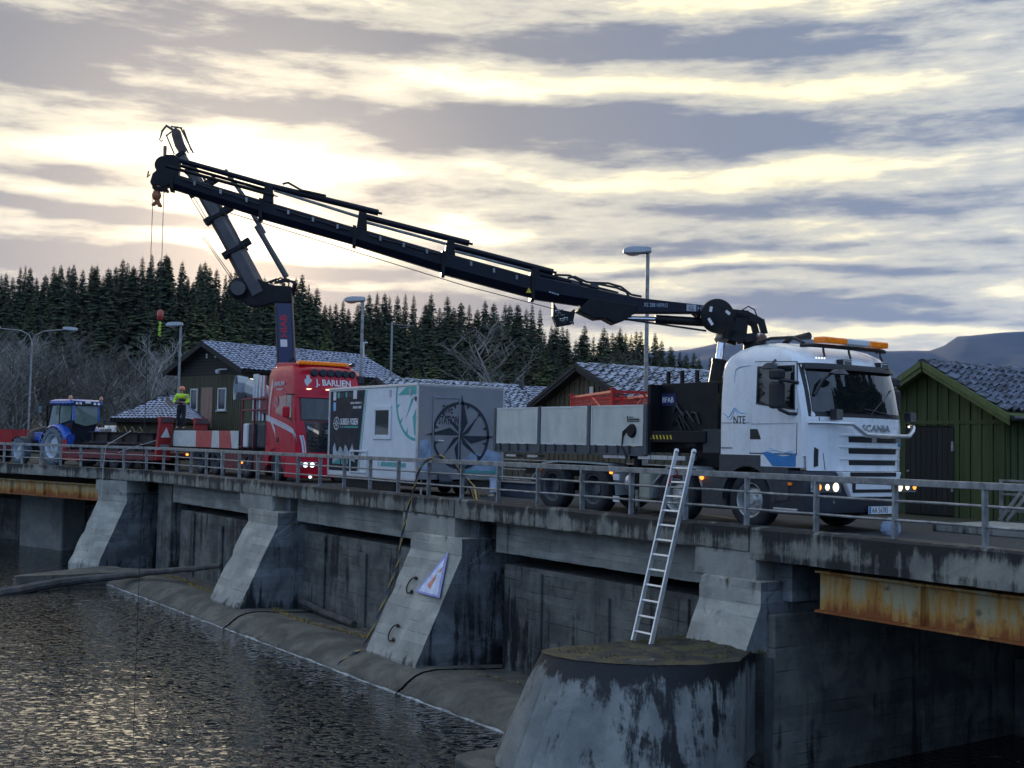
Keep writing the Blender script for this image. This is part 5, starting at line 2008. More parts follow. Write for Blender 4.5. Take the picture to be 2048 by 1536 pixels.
for o_ in (-.24, .20):
    # ring of plates leaves the see-through hole near the tail
    for a, b_, w_ in (((.60, 3.5), (.62, 3.98), .22), ((.55, 4.0), (.22, 3.98), .16), ((.25, 3.99), (-.03, 3.86), .13), ((-.03, 3.9), (-.11, 3.62), .13), ((-.10, 3.58), (.3, 3.53), .16), ((.3, 3.52), (.6, 3.6), .2), ((.38, 3.6), (.34, 4.0), .26)):
        s.prism([cp(*a, o_), cp(*b_, o_), cp(*b_, o_ + .04), cp(*a, o_ + .04)], (0, 0, .001))
        s.beam(cp(*a, o_ + .02), cp(*b_, o_ + .02), .045, w_, up=tuple(Vector((0, 0, 1)) if abs(a[0] - b_[0]) > .15 else CU))
s.build('column_head', m_black, CRN, bevel=.008)
s = MB()
s.path([cp(.3, 4.08, .1), cp(.18, 4.16, .1), cp(.05, 4.1, .1), cp(0, 3.96, .1)], .014, 6)
s.build('hose', m_print, CRN)
s = MB()
s.lathe([(0, .09), (.05, .09), (.07, .04), (.07, -.04)], cp(-.0, 3.57, .24), CN, 12)
s.build('pivot_pin', m_alu, CRN, smooth=True)
# inner boom
s = MB()
ib = [(2.45, 4.25), (1.11, 4.15), (.53, 4.09), (.50, 3.66), (.8, 3.64), (1.25, 3.99), (2.5, 3.95)]
s.prism([cp(a, z, -.15) for a, z in ib], CN * .30)
inner_b = s.build('inner_boom', m_boom, CRN, bevel=.02)
lettering('lettering', 'XS 288 HIPRO', .11, mat('pale boom lettering', (.40, .43, .52), .5), cp(2.26, 4.075, .156), -CU, (0, 0, 1), inner_b, .004, .70)
s = MB()
s.prism([cp(1.42, 4.02, .152), cp(1.23, 4.02, .152), cp(1.23, 4.145, .152), cp(1.42, 4.145, .152)], CN * .004)
adopt(s.build('logo_plate', mat('pale grey logo', (.42, .44, .5), .5)), inner_b)
lettering('lettering', 'HIAB', .15, MATS['pale boom lettering'], cp(1.21, 4.03, .156), -CU, (0, 0, 1), inner_b, .004, .8)
lettering('lettering', 'G', .12, m_print, cp(1.385, 4.035, .158), -CU, (0, 0, 1), inner_b, .003, 1.2)
# hose reel disc
s = MB()
s.lathe([(0, .045), (.30, .045), (.325, .03), (.335, 0), (.325, -.05), (.30, -.06), (0, -.06)], cp(.86, 3.925, .32), CN, 36)
reel = s.build('hose_reel', m_black, CRN, smooth=True)
for ang_, rr_, w_, h_ in ((160, .2, .10, .055), (40, .19, .10, .055), (-38, .19, .15, .055)):
    a = R(ang_)
    c_ = cp(.86 + math.cos(a) * rr_, 3.925 + math.sin(a) * rr_, .368)
    t1 = (CU * math.cos(a + (R(60) if ang_ > 0 else R(95))) + Vector((0, 0, math.sin(a + (R(60) if ang_ > 0 else R(95)))))).normalized()
    t2 = CN.cross(t1)
    s = MB()
    s.prism([c_ + t1 * w_ / 2 + t2 * h_ / 2, c_ - t1 * w_ / 2 + t2 * h_ / 2, c_ - t1 * w_ / 2 - t2 * h_ / 2, c_ + t1 * w_ / 2 - t2 * h_ / 2], CN * .004)
    adopt(s.build('label_plate', m_label), reel)
# lifting cylinder (chromed rod) and jib cylinder
s = MB()
s.tube(cp(.92, 1.95, .0), cp(.72, 3.11, .0), .125, 18)
s.lathe([(.14, 0), (.14, .06)], cp(.725, 3.06, 0), (cp(.68, 3.45) - cp(.92, 1.95)), 18)
s.build('lift_cylinder', m_black, CRN, smooth=True)
s = MB()
s.tube(cp(.72, 3.10), cp(.66, 3.55), .075, 16)
s.build('cylinder_rod', m_chrome, CRN, smooth=True)
s = MB()
s.lathe([(0, .03), (.065, .03), (.075, .0), (0, 0)], cp(.94, 2.02, .17), CN, 14)
s.lathe([(0, .03), (.075, .03), (.12, -.1), (.12, -.3), (0, -.3)], cp(.66, 3.55, .16), CN, 14)
s.build('cylinder_pin', m_galv, CRN, smooth=True)
s = MB()
s.tube(cp(2.0, 3.86, .0), cp(.95, 3.83, .0), .085, 14)
s.build('jib_cylinder', m_black, CRN, smooth=True)
s = MB()
s.tube(cp(2.0, 3.86, .0), cp(2.62, 3.855, .0), .045, 12)
s.build('cylinder_rod', m_chrome, CRN, smooth=True)
s = MB()
s.beam(cp(2.7, 3.84, .06), cp(1.0, 3.66, .06), .02, .035)
s.build('link_bar', m_black, CRN)
# telescopic outer boom: nested sections
SECT = [(2.40, 4.42, 4.25, 4.60, 3.94, 4.155, .19), (4.30, 6.12, 4.545, 4.965, 4.15, 4.56, .165), (6.00, 7.78, 4.93, 5.37, 4.56, 5.04, .145), (7.66, 9.5, 5.335, 5.80, 5.02, 5.46, .128), (9.38, 11.1, 5.77, 6.215, 5.45, 5.93, .112)]
for k, (a0, a1, t0, t1, b0, b1, w_) in enumerate(SECT):
    s = MB()
    # six-sided box: bevelled lower edges
    rows = []
    for a, t_, b_ in ((a0, t0, b0), (a1, t1, b1)):
        rows.append([cp(a, t_, -w_ * .7), cp(a, t_ - .03, -w_), cp(a, lerp(b_, t_, .35), -w_), cp(a, b_, -w_ * .45), cp(a, b_, w_ * .45), cp(a, lerp(b_, t_, .35), w_), cp(a, t_ - .03, w_), cp(a, t_, w_ * .7)])
    s.grid(rows, closed=True)
    s.add(rows[0], [tuple(range(8))])
    s.add(rows[1], [tuple(range(8))])
    sec = s.build('boom_section', m_boom, CRN, bevel=.008)
    s = MB()                                       # collar at the end of the section
    rows = []
    for a, t_, b_ in ((a1 - .05, lerp(t0, t1, .97), lerp(b0, b1, .97)), (a1 + .015, t1 + .004, b1 + .004)):
        g_ = .022
        rows.append([cp(a, t_ + g_, -w_ - g_), cp(a, b_ - g_, -w_ - g_), cp(a, b_ - g_ * 2.6, 0), cp(a, b_ - g_, w_ + g_), cp(a, t_ + g_, w_ + g_)])
    s.grid(rows, closed=True)
    s.add(rows[0], [tuple(range(5))])
    s.add(rows[1], [tuple(range(5))])
    adopt(s.build('collar', m_black, bevel=.006), sec)
s = MB()                                           # knuckle plates under the outer boom root
s.prism([cp(a, z, -.2) for a, z in ((3.55, 3.95), (3.19, 3.80), (3.02, 3.82), (2.82, 3.72), (2.62, 3.80), (2.42, 3.95), (2.42, 4.1), (3.3, 4.2))], CN * .40)
s.build('knuckle', m_black, CRN, bevel=.02)
# brackets that stand on the section ends and carry the extension cylinders
for a, zb, zt in ((9.36, 5.76, 6.06), (7.63, 5.33, 5.64), (5.98, 4.93, 5.19), (4.36, 4.58, 4.72)):
    s = MB()
    s.prism([cp(a + .1, zb, -.12), cp(a - .1, zb - .02, -.12), cp(a - .08, zt, -.12), cp(a + .06, zt + .02, -.12)], CN * .24)
    s.build('cylinder_bracket', m_black, CRN, bevel=.01)
for a0, z0, a1, z1, rr_, o_ in ((10.98, 6.46, 9.3, 6.06, .05, .06), (10.98, 6.39, 9.36, 6.0, .03, -.08), (11.2, 6.33, 9.25, 5.88, .032, .1), (9.42, 6.08, 7.33, 5.66, .06, .05), (7.62, 5.58, 5.62, 5.16, .06, .05), (5.95, 5.10, 4.01, 4.68, .06, .05), (4.42, 4.66, 2.75, 4.30, .055, .05)):
    s = MB()
    s.tube(cp(a0, z0, o_), cp(a1, z1, o_), rr_, 12)
    s.tube(cp(a1, z1, o_), cp(a1 - .07, z1 - .014, o_), rr_ * .4, 8)
    s.build('extension_cylinder', m_boom if rr_ > .04 else m_black, CRN, smooth=True)
for a0, z0, a1, z1, o_ in ((9.25, 5.99, 7.58, 5.54, .05), (7.55, 5.47, 6.0, 5.12, .05), (5.88, 5.0, 4.36, 4.67, .05)):
    s = MB()
    s.tube(cp(a0, z0, o_), cp(a1, z1, o_), .028, 10)
    s.build('extension_rod', m_galv, CRN, smooth=True)
for pts in ([(3.74, 4.57), (3.6, 4.6), (3.38, 4.51), (3.09, 4.47), (2.79, 4.42), (2.6, 4.35), (2.5, 4.2)], [(3.3, 4.5), (2.95, 4.5), (2.7, 4.44), (2.5, 4.3), (2.3, 4.27)], [(4.0, 4.62), (3.7, 4.62), (3.45, 4.5)], [(9.1, 6.1), (9.0, 6.13), (8.75, 6.0), (8.3, 5.92)]):
    s = MB()
    s.path([cp(a, z, .12) for a, z in pts], .022, 7)
    s.build('hose', m_print, CRN, smooth=True)
s = MB()
for a in (3.66, 3.3):
    s.prism([cp(a, 4.42, .02), cp(a - .16, 4.38, .02), cp(a - .16, 4.47, .02), cp(a, 4.52, .02)], CN * .12)
s.build('valve_block', m_grey, CRN, bevel=.01)
# control valve block hanging under the boom
s = MB()
s.prism([cp(a, z, -.1) for a, z in ((4.0, 4.12), (3.92, 3.98), (3.66, 3.93), (3.58, 4.0), (3.58, 3.9), (3.62, 3.70), (3.92, 3.64), (4.0, 3.84))], CN * .2)
vb = s.build('valve_block', m_black, CRN, bevel=.015)
rq = random.Random(2)
for k in range(9):
    a, z = rq.uniform(3.64, 3.96), rq.uniform(3.68, 3.92)
    s = MB()
    s.path([cp(a, z, .1), cp(a + .02, z + .03, .16), cp(a - .04, z + .04, .16), cp(a - .05, z - .01, .1)], .012, 6)
    adopt(s.build('fitting', m_galv if k % 3 else m_label, smooth=True), vb)
s = MB()
s.prism([cp(4.54, 4.25, .192), cp(4.43, 4.25, .192), cp(4.485, 4.35, .192)], CN * .004)
s.build('warning_triangle', m_yellow, CRN)
s = MB()
for k in range(4):
    s.prism([cp(4.1 - k * .05, 4.27 - k * .013, .193), cp(4.065 - k * .05, 4.262 - k * .013, .193), cp(4.065 - k * .05, 4.285 - k * .013, .193), cp(4.1 - k * .05, 4.293 - k * .013, .193)], CN * .003)
s.build('fine_print', MATS['pale boom lettering'], CRN)
for k, (a0, z0, a1, z1) in enumerate(((10.9, 6.12, 9.5, 5.73), (9.2, 5.66, 7.85, 5.32), (7.5, 5.24, 6.2, 4.94), (5.8, 4.85, 4.5, 4.52), (4.2, 4.45, 2.9, 4.20))):
    s = MB()
    dz_ = -.03
    s.path([cp(lerp(a0, a1, i / 6), lerp(z0, z1, i / 6) + dz_ + .008 * math.sin(i * 2 + k), .10 + .022 * (5 - k) * .5 + .03) for i in range(7)], .012, 5)
    s.build('hose', m_print, CRN, smooth=True)
    for i in range(3):
        q = (i + .5) / 3
        s = MB()
        s.prism([cp(lerp(a0, a1, q) + .02, lerp(z0, z1, q) - .07, .11 + .011 * (5 - k)), cp(lerp(a0, a1, q) - .02, lerp(z0, z1, q) - .08, .11 + .011 * (5 - k)), cp(lerp(a0, a1, q) - .02, lerp(z0, z1, q) + .0, .11 + .011 * (5 - k)), cp(lerp(a0, a1, q) + .02, lerp(z0, z1, q) + .01, .11 + .011 * (5 - k))], CN * .05)
        s.build('hose_clamp', m_galv, CRN)
# boom head: winch wheel, plates with holes, hook block
s = MB()
s.prism([cp(a, z, -.11) for a, z in ((11.33, 6.44), (11.21, 6.54), (11.06, 6.55), (10.95, 6.46), (10.97, 6.16), (11.14, 5.97), (11.24, 5.93), (11.33, 5.97), (11.43, 5.95), (11.47, 6.02), (11.43, 6.18), (11.37, 6.24))], CN * .22)
hd_ = s.build('boom_head', m_black, CRN, bevel=.015)
s = MB()
s.lathe([(.03, -.07), (.16, -.07), (.17, -.05), (.15, -.03), (.15, .03), (.17, .05), (.16, .07), (.03, .07)], cp(11.24, 6.36, .0), CN, 20)
adopt(s.build('sheave', m_black, smooth=True), hd_)
for k in range(5):
    q = 11.40 - k * .055
    s = MB()
    s.lathe([(.012, -.1), (.03, -.1), (.03, .1), (.012, .1)], cp(q, 5.93 - k * .008, 0), CN, 10)
    adopt(s.build('bush', m_black, smooth=True), hd_)
s = MB()
s.path([cp(11.47, 6.16, .1), cp(11.52, 6.10, .1), cp(11.5, 6.22, .1)], .014, 5)
adopt(s.build('rope_guide', m_print), hd_)
s = MB()                                           # hook: swivel, body, two horns
s.lathe([(0, .06), (.06, .05), (.085, -.02), (.075, -.08), (.04, -.12)], cp(11.36, 5.83, 0), (0, 0, 1), 14)
s.path([cp(11.35, 5.75), cp(11.33, 5.68), cp(11.30, 5.62), cp(11.26, 5.60)], [.045, .04, .04, .02], 8)
s.path([cp(11.35, 5.72), cp(11.36, 5.67), cp(11.41, 5.63), cp(11.44, 5.62)], [.04, .038, .036, .02], 8)
s.build('hook', mat('worn orange hook', (.35, .12, .05), .5, var=.3), CRN, smooth=True)
s = MB()
s.tube(cp(11.42, 5.75, .02), cp(11.42, ZW, .02), .006, 5)
s.build('winch_rope', m_print, CRN)
s = MB()
s.path([cp(10.04, 5.54), cp(7.79, 4.93), cp(5.67, 4.36), cp(3.95, 3.98)], .008, 5)
s.build('winch_rope', m_print, CRN)
# outrigger with leg and striped beam
s = MB()
s.box(-18.35, -16.4, 15.62, 15.92, 1.50, 1.72)
ob = s.build('outrigger_beam', m_black, CRN, bevel=.01)
for k in range(8):
    s = MB()
    x = -18.05 + k * .1
    s.prism([(x, 15.616, 1.56), (x + .035, 15.616, 1.56), (x + .005, 15.616, 1.64), (x - .03, 15.616, 1.64)], (0, .003, 0))
    adopt(s.build('stripe', m_yellow), ob)
s = MB()
s.lathe([(0, .10), (.12, .10), (.14, .06), (.14, -.12), (0, -.12)], (-18.45, 15.62, 1.72), (0, -1, 0), 18)
s.box(-18.56, -18.28, 15.60, 15.85, 1.15, 1.85)
s.box(-18.60, -18.53, 15.6, 15.7, 1.7, 1.98)
s.build('outrigger_head', m_black, CRN, bevel=.012)
s = MB()
s.tube((-18.43, 15.72, 1.2), (-18.43, 15.72, .55), .085, 12)
s.build('outrigger_leg', m_black, CRN, smooth=True)
s = MB()
s.tube((-18.43, 15.72, .55), (-18.43, 15.72, .06), .05, 12)
s.lathe([(0, .06), (.15, .05), (.17, 0), (0, 0)], (-18.43, 15.72, .0), (0, 0, 1), 14)
s.build('outrigger_foot', m_chrome, CRN, smooth=True)
s = MB()
s.box(-18.47, -18.36, 15.585, 15.597, 1.30, 1.52)
s.build('yellow_label', m_yellow, CRN)
for k in range(3):
    s = MB()
    s.path([(-18.5, 15.58, 1.85), (-18.72, 15.56, 1.7 - k * .05), (-18.75, 15.56, 1.4), (-18.6, 15.58, 1.22 - k * .05)], .014, 6)
    s.build('hose', m_print, CRN, smooth=True)
# levers and pump gear by the column, seen against the dark
rq = random.Random(12)
for k in range(7):
    s = MB()
    x, z = rq.uniform(-17.6, -16.9), rq.uniform(1.6, 2.2)
    s.path([(x, 15.86, z), (x + .1, 15.84, z + .12), (x + rq.uniform(.1, .3), 15.84, z + rq.uniform(-.05, .2)), (x + .3, 15.86, z - .1)], .018, 6)
    s.build('hose', m_print if k % 2 else m_grey, CRN, smooth=True)
s = MB()
s.box(-17.3, -16.7, 15.7, 15.86, 1.55, 1.72)
s.box(-17.0, -16.72, 15.68, 15.70, 1.42, 1.55)
s.build('control_panel', m_black, CRN, bevel=.015)
s = MB()
s.box(-16.95, -16.76, 15.66, 15.68, 1.60, 1.68)
s.build('instruction_label', m_label, CRN)
s = MB()
s.box(-16.5, -16.06, 15.66, 15.72, 1.32, 1.76)
s.build('mesh_guard', mat('dark mesh guard', (.04, .045, .05), .7), CRN)
# ------------------------------------------------------------------ dive station trailer
TR = thing('box_trailer', 'white and grey box trailer with compass rose and dive station door', 'trailer', (-29.3, 16.74, 0))
m_tgrey = mat('grey wrapped panel', (.22, .235, .26), .35, var=.10, scale=1.2, coat=.1)
m_twhite = mat('pale blue white panel', (.70, .74, .78), .35, var=.05, scale=1.5, dirt=.22, dirtcol=(.38, .37, .35), spec=.35)
m_navy = mat('navy wrapped panel', (.014, .020, .032), .5, var=.2, scale=1.5, spec=.2)
m_teal = mat('teal print', (.06, .38, .36), .45, var=.08)
m_slate = mat('dark slate print', (.022, .032, .046), .5, var=.15, spec=.3)
m_splash = mat('pale splash print', (.34, .40, .45), .5, var=.35, scale=5)
X0, X1, Y0, Y1, Z0, Z1 = -31.86, -26.75, 15.40, 18.06, .45, 2.90
s = MB()
s.box(X0, X1, Y0, Y1, Z0, Z1)
s.build('body', m_twhite, TR, bevel=.012)
s = MB()
s.box(X1 + .002, X1 + .010, Y0 + .03, Y1 - .03, Z0 + .02, Z1 - .06)
s.build('rear_wall', m_tgrey, TR)
YS = Y0 - .004
s = MB()
s.prism([(X0 + .06, YS, Z0 + .10), (-30.04, YS, Z0 + .10), (-29.66, YS, 2.82), (X0 + .06, YS, 2.82)], (0, .003, 0))
s.build('dark_panel', m_navy, TR)
for dx, w_, mt_ in ((.015, .05, m_teal), (.075, .045, m_twhite), (.125, .015, m_navy)):
    s = MB()
    s.prism([(-30.04 + dx, YS - .001, Z0 + .10), (-30.04 + dx + w_, YS - .001, Z0 + .10), (-29.66 + dx + w_, YS - .001, 2.82), (-29.66 + dx, YS - .001, 2.82)], (0, .003, 0))
    s.build('stripe', mt_, TR)
for x0, x1, y0, y1, z0, z1 in ((X0 - .02, X1 + .02, Y0 - .025, Y0 + .04, Z1 - .04, Z1 + .025), (X1 - .04, X1 + .025, Y0 + .042, Y1, Z1 - .04, Z1 + .022), (X0 - .02, X0 + .03, Y0 - .02, Y0 + .03, Z0, Z1 - .042), (X1 - .03, X1 + .022, Y0 - .02, Y0 + .03, Z0, Z1 - .042), (X1 - .03, X1 + .022, Y1 - .03, Y1 + .02, Z0, Z1 - .042), (X0, X1, Y0 - .02, Y0 + .03, Z0 - .05, Z0 - .002)):
    s = MB()
    s.box(x0, x1, y0, y1, z0, z1)
    s.build('edge_trim', m_alu, TR, bevel=.006)
# window with frame
s = MB()
for x0, x1, z0, z1 in ((-29.10, -28.10, 1.46, 1.58), (-29.10, -28.10, 2.24, 2.36), (-29.10, -28.98, 1.58, 2.24), (-28.22, -28.10, 1.58, 2.24)):
    s.box(x0, x1, YS - .03, YS + .004, z0, z1)
wn = s.build('window', m_twhite, TR, bevel=.008)
s = MB()
s.box(-28.98, -28.22, YS - .012, YS, 1.58, 2.24)
adopt(s.build('pane', m_pane), wn)


def ring_poly(cx, cz, r0, r1, a0, a1, n_=24):
    o_ = [(cx + math.cos(lerp(a0, a1, i / n_)) * r1, cz + math.sin(lerp(a0, a1, i / n_)) * r1) for i in range(n_ + 1)]
    i_ = [(cx + math.cos(lerp(a0, a1, i / n_)) * r0, cz + math.sin(lerp(a0, a1, i / n_)) * r0) for i in range(n_ + 1)]
    return o_, i_


def ring_mesh(s, o_, i_, fn, vec):
    for k in range(len(o_) - 1):
        s.prism([fn(*o_[k]), fn(*o_[k + 1]), fn(*i_[k + 1]), fn(*i_[k])], vec)


# part of a big teal compass on the side
side = lambda x, z: (x, YS - .001, z)
s = MB()
o_, i_ = ring_poly(-26.78, 2.55, 1.04, 1.12, math.pi * .88, math.pi * 1.49)
ring_mesh(s, o_, i_, side, (0, .003, 0))
s.prism([side(x, z) for x, z in ((-27.78, 2.63), (-26.78, 2.63), (-26.78, 2.84), (-27.35, 2.84))], (0, .003, 0))
s.prism([side(x, z) for x, z in ((-27.35, 1.98), (-27.08, 2.5), (-26.88, 2.6))], (0, .003, 0))
s.prism([side(x, z) for x, z in ((-26.98, 2.05), (-26.78, 2.3), (-26.78, 1.5), (-26.88, 1.6))], (0, .003, 0))
for a in (190, 215, 240):
    c_, q = R(a), R(a + 5)
    s.prism([side(-26.78 + math.cos(c_) * 1.05, 2.55 + math.sin(c_) * 1.05), side(-26.78 + math.cos(q) * 1.05, 2.55 + math.sin(q) * 1.05), side(-26.78 + math.cos(c_) * .88, 2.55 + math.sin(c_) * .88)], (0, .003, 0))
s.build('compass_print', m_teal, TR)
for x in (-28.26, -27.16):
    s = MB()
    for k in range(6):
        s.box(x, x + .11, YS - .02, YS, 2.60 + k * .032, 2.62 + k * .032)
    s.build('vent', mat('pink white vent', (.62, .56, .56), .5), TR)
# writing on the dark panel
def fine_print(name, mt_, fn, x0, x1, z, h, vec, parent, seed):
    q_ = random.Random(seed)
    s_ = MB()
    x_ = x0
    while x_ < x1:
        w_ = q_.uniform(.25, .6) * h
        if q_.random() > .13:
            s_.prism([fn(x_, z), fn(x_ + w_, z), fn(x_ + w_, z + h * q_.uniform(.8, 1)), fn(x_, z + h * q_.uniform(.8, 1))], vec)
        x_ += w_ + h * .16
    return (lambda o_: (o_.__setitem__('kind', 'stuff'), o_)[1])(s_.build(name, mt_, parent))


m_ltxt = mat('off white print', (.66, .68, .70), .5)
lettering('lettering', 'SUBSEA FOSEN', .25, m_ltxt, (-31.13, YS - .002, 1.86), (1, 0, 0), (0, 0, 1), TR, .003, .66, bold=.007)
fine_print('fine_print', m_teal, side, -31.12, -30.02, 1.765, .06, (0, .002, 0), TR, 1)
s = MB()
o_, i_ = ring_poly(-31.38, 1.90, .16, .185, 0, 2 * math.pi, 28)
ring_mesh(s, o_, i_, side, (0, .003, 0))
for k in range(8):
    a = k * math.pi / 4
    ln = .23 if k % 2 == 0 else .13
    s.prism([side(-31.38 + math.cos(a) * ln, 1.90 + math.sin(a) * ln * 1.05), side(-31.38 + math.cos(a + .5) * .035, 1.90 + math.sin(a + .5) * .035), side(-31.38 + math.cos(a - .5) * .035, 1.90 + math.sin(a - .5) * .035)], (0, .003, 0))
s.build('compass_print', m_ltxt, TR)
fine_print('fine_print', m_teal, side, -31.58, -30.66, .74, .15, (0, .002, 0), TR, 2)
fine_print('fine_print', m_teal, side, -28.78, -27.1, .74, .13, (0, .002, 0), TR, 3)
fine_print('fine_print', m_ltxt, side, -30.55, -29.86, 2.44, .06, (0, .002, 0), TR, 4)
fine_print('fine_print', m_ltxt, side, -30.36, -29.86, 2.31, .075, (0, .002, 0), TR, 5)
for x0, x1, z0, z1, mt_ in ((-31.62, -31.44, 2.56, 2.80, m_label), (-30.36, -30.14, 2.58, 2.82, m_label), (-31.60, -31.44, 2.26, 2.50, m_lblue), (-31.34, -31.22, 2.62, 2.78, m_teal), (-30.84, -30.74, 2.64, 2.78, m_teal), (-31.18, -31.06, 2.63, 2.76, m_grey), (-31.02, -30.92, 2.64, 2.76, m_grey), (-30.66, -30.55, 2.64, 2.77, m_grey), (-30.5, -30.4, 2.64, 2.76, m_grey)):
    s = MB()
    s.box(x0, x1, YS - .003, YS - .0005, z0, z1)
    s.build('sign_plate', mt_, TR)
rq = random.Random(6)
s = MB()                                            # printed water splash along the foot of the dark panel
pts = [(X0 + .30, .75)] + [(X0 + .30 + k * .11, 1.16 + .13 * math.sin(k * 1.9) + rq.uniform(-.04, .08)) for k in range(13)] + [(X0 + 1.7, .8), (X0 + 1.0, .98)]
s.prism([(x, YS - .0015, z) for x, z in pts], (0, .001, 0))
s.build('splash_print', m_splash, TR)
# hatch with an open frame
s = MB()
for x0, x1, z0, z1 in ((-30.44, -29.42, 1.10, 1.15), (-30.44, -29.42, .52, .56), (-30.44, -30.40, .56, 1.10), (-29.46, -29.42, .56, 1.10)):
    s.box(x0, x1, YS - .03, YS, z0, z1)
s.build('hatch_frame', m_ltxt, TR, bevel=.004)
# rear: door, compass rose, writing
XR = X1 + .011
rear = lambda y, z: (XR + .004, y, z)
s = MB()
s.box(XR, XR + .012, 15.88, 16.64, .66, 2.56)
dr_ = s.build('door', m_tgrey, TR, bevel=.004)
for y0, y1, z0, z1 in ((15.85, 16.67, 2.56, 2.61), (15.85, 15.88, .64, 2.56), (16.64, 16.67, .64, 2.56), (15.85, 16.67, .61, .66)):
    s = MB()
    s.box(XR, XR + .03, y0, y1, z0, z1)
    adopt(s.build('door_frame', mat('grey door frame', (.22, .245, .28), .4)), dr_)
s = MB()
s.path([(XR + .02, 15.98, 1.46), (XR + .07, 16.0, 1.46), (XR + .07, 16.16, 1.45)], .014, 6)
adopt(s.build('door_handle', m_alu), dr_)
rear2 = lambda y, z: (XR + .0145, y, z)
CYc, CZc = 16.72, 1.60
s = MB()
o_, i_ = ring_poly(CYc, CZc, .815, .885, 0, 2 * math.pi, 48)
ring_mesh(s, o_, i_, rear2, (.002, 0, 0))
for k in range(8):
    a = math.pi / 2 - k * math.pi / 4
    ln = (1.10, .78)[k % 2]
    w0 = (.20, .11)[k % 2]
    rt = (.34, .20)[k % 2]
    dirv = (math.cos(a), math.sin(a))
    pv = (-dirv[1], dirv[0])
    tip = (CYc + dirv[0] * ln, CZc + dirv[1] * ln)
    sh = (CYc + dirv[0] * rt - pv[0] * w0, CZc + dirv[1] * rt - pv[1] * w0)
    s.prism([rear2(*tip), rear2(CYc, CZc), rear2(*sh)], (.002, 0, 0))
for k in range(12):
    a = R(15 + k * 30)
    q = .06
    s.prism([rear2(CYc + math.cos(a - q) * .82, CZc + math.sin(a - q) * .82), rear2(CYc + math.cos(a + q) * .82, CZc + math.sin(a + q) * .82), rear2(CYc + math.cos(a) * .70, CZc + math.sin(a) * .70)], (.002, 0, 0))
s.build('compass_print', m_slate, TR)
lettering('lettering', 'DIVE', .31, m_slate, (XR + .0175, 16.13, 2.17), (0, 1, 0), (0, 0, 1), dr_, .002, .50, bold=.006)
lettering('lettering', 'STATION', .31, m_slate, (XR + .0175, 16.02, 1.89), (0, 1, 0), (0, 0, 1), dr_, .002, .48, bold=.006)
fine_print('fine_print', m_teal, rear, 16.8, 17.95, .62, .08, (.002, 0, 0), TR, 6)
for y, z, w_, h_, mt_ in ((17.74, 1.45, .13, .12, m_blue), (17.74, 1.33, .13, .07, m_grey)):
    s = MB()
    s.box(XR, XR + .003, y, y + w_, z, z + h_)
    s.build('sign_plate', mt_, TR)
s = MB()
pts = [(15.44, .70), (16.9, .64), (18.0, .70), (18.0, 1.12), (17.6, 1.25), (17.3, 1.1), (17.1, 1.2), (16.9, 1.0), (16.6, .95), (16.2, 1.05), (15.9, 1.3), (15.7, 1.48), (15.5, 1.45)]
s.prism([(XR + .0005, y, z) for y, z in pts], (.001, 0, 0))
s.build('splash_print', mat('blue grey splash print', (.24, .33, .46), .45, var=.35, scale=3), TR)
s = MB()
s.lathe([(0, .02), (.06, .015), (.075, 0)], (X1 - .06, YS - .004, 2.52), (0, -1, 0), 12)
s.build('side_lamp', m_print, TR)
# running gear
s = MB()
s.box(X0 + .1, X1 - .05, 15.55, 17.9, .25, .40)
s.box(X0 + 1.0, X0 + 3.9, 15.46, 15.52, .10, .40)
s.build('frame', m_chassis, TR)
for x in (-29.34, -28.52):
    wheel(TR, x, 15.52, .32, .32, .18, .2, 'steer', -1, nuts=5)
    wheel(TR, x, 17.94, .32, .32, .18, .2, 'steer', 1, nuts=5)
    s = MB()
    s.lathe([(.36, 0), (.39, 0), (.39, .22), (.36, .22)], (x, 15.50, .32), (0, 1, 0), 14, a0=-math.pi, a1=0)
    s.build('mudguard', m_blackpl, TR)
for y in (15.62, 17.8):
    s = MB()
    s.tube((-26.85, y, .55), (-26.85, y, .02), .03, 8)
    s.lathe([(0, 0), (.1, 0), (.1, .03), (0, .05)], (-26.85, y, .0), (0, 0, 1), 10)
    s.build('corner_leg', m_alu, TR)
s = MB()
s.path([(X0, 16.7, .45), (X0 - 1.2, 16.72, .45), (X0 - 1.5, 16.72, .5)], .05, 8)
s.build('drawbar', m_galv, TR)
s = MB()
s.prism([(XR, 16.05, .62), (XR, 16.35, .62), (XR + .18, 16.4, .42), (XR + .18, 16.0, .42)], (.0, 0, -.05))
s.build('step', m_slate, TR)

# ------------------------------------------------------------------ red crane truck
RT = thing('crane_truck', 'red crane truck with white stripes and roof lamps behind the dive trailer', 'truck', (-42, 17.75, 0))
YR = 17.75
rc = Cab(YR, [(.95, -39.15, -36.22, 1.25), (1.6, -39.15, -36.20, 1.25), (2.0, -39.14, -36.24, 1.25), (2.85, -39.12, -36.42, 1.24), (3.1, -39.11, -36.44, 1.23), (3.55, -39.1, -36.55, 1.22), (3.75, -39.06, -36.72, 1.18), (3.88, -39.0, -37.0, 1.1), (3.95, -38.8, -37.4, .95)], (.10, .25))
rc.shell().build('cab', m_rpaint, RT, smooth=True, angle=40)
RS = rc.sy(1.5)
dd_ = rc.side([(-38.38, 1.2), (-36.95, 1.2), (-36.9, 2.0), (-36.96, 3.54), (-38.42, 3.54), (-38.5, 2.3)], .006, .01).build('door', m_rpaint, RT, bevel=.01)
adopt(rc.side([(-38.34, 2.27), (-37.9, 2.17), (-36.98, 1.98), (-37.02, 2.95), (-38.36, 2.88)], .012, .008).build('window_seal', m_rpaint), dd_)
adopt(rc.side([(-37.42, 2.12), (-36.99, 2.03), (-37.03, 2.92), (-37.42, 2.9)], .016, .006).build('side_window', m_wind), dd_)
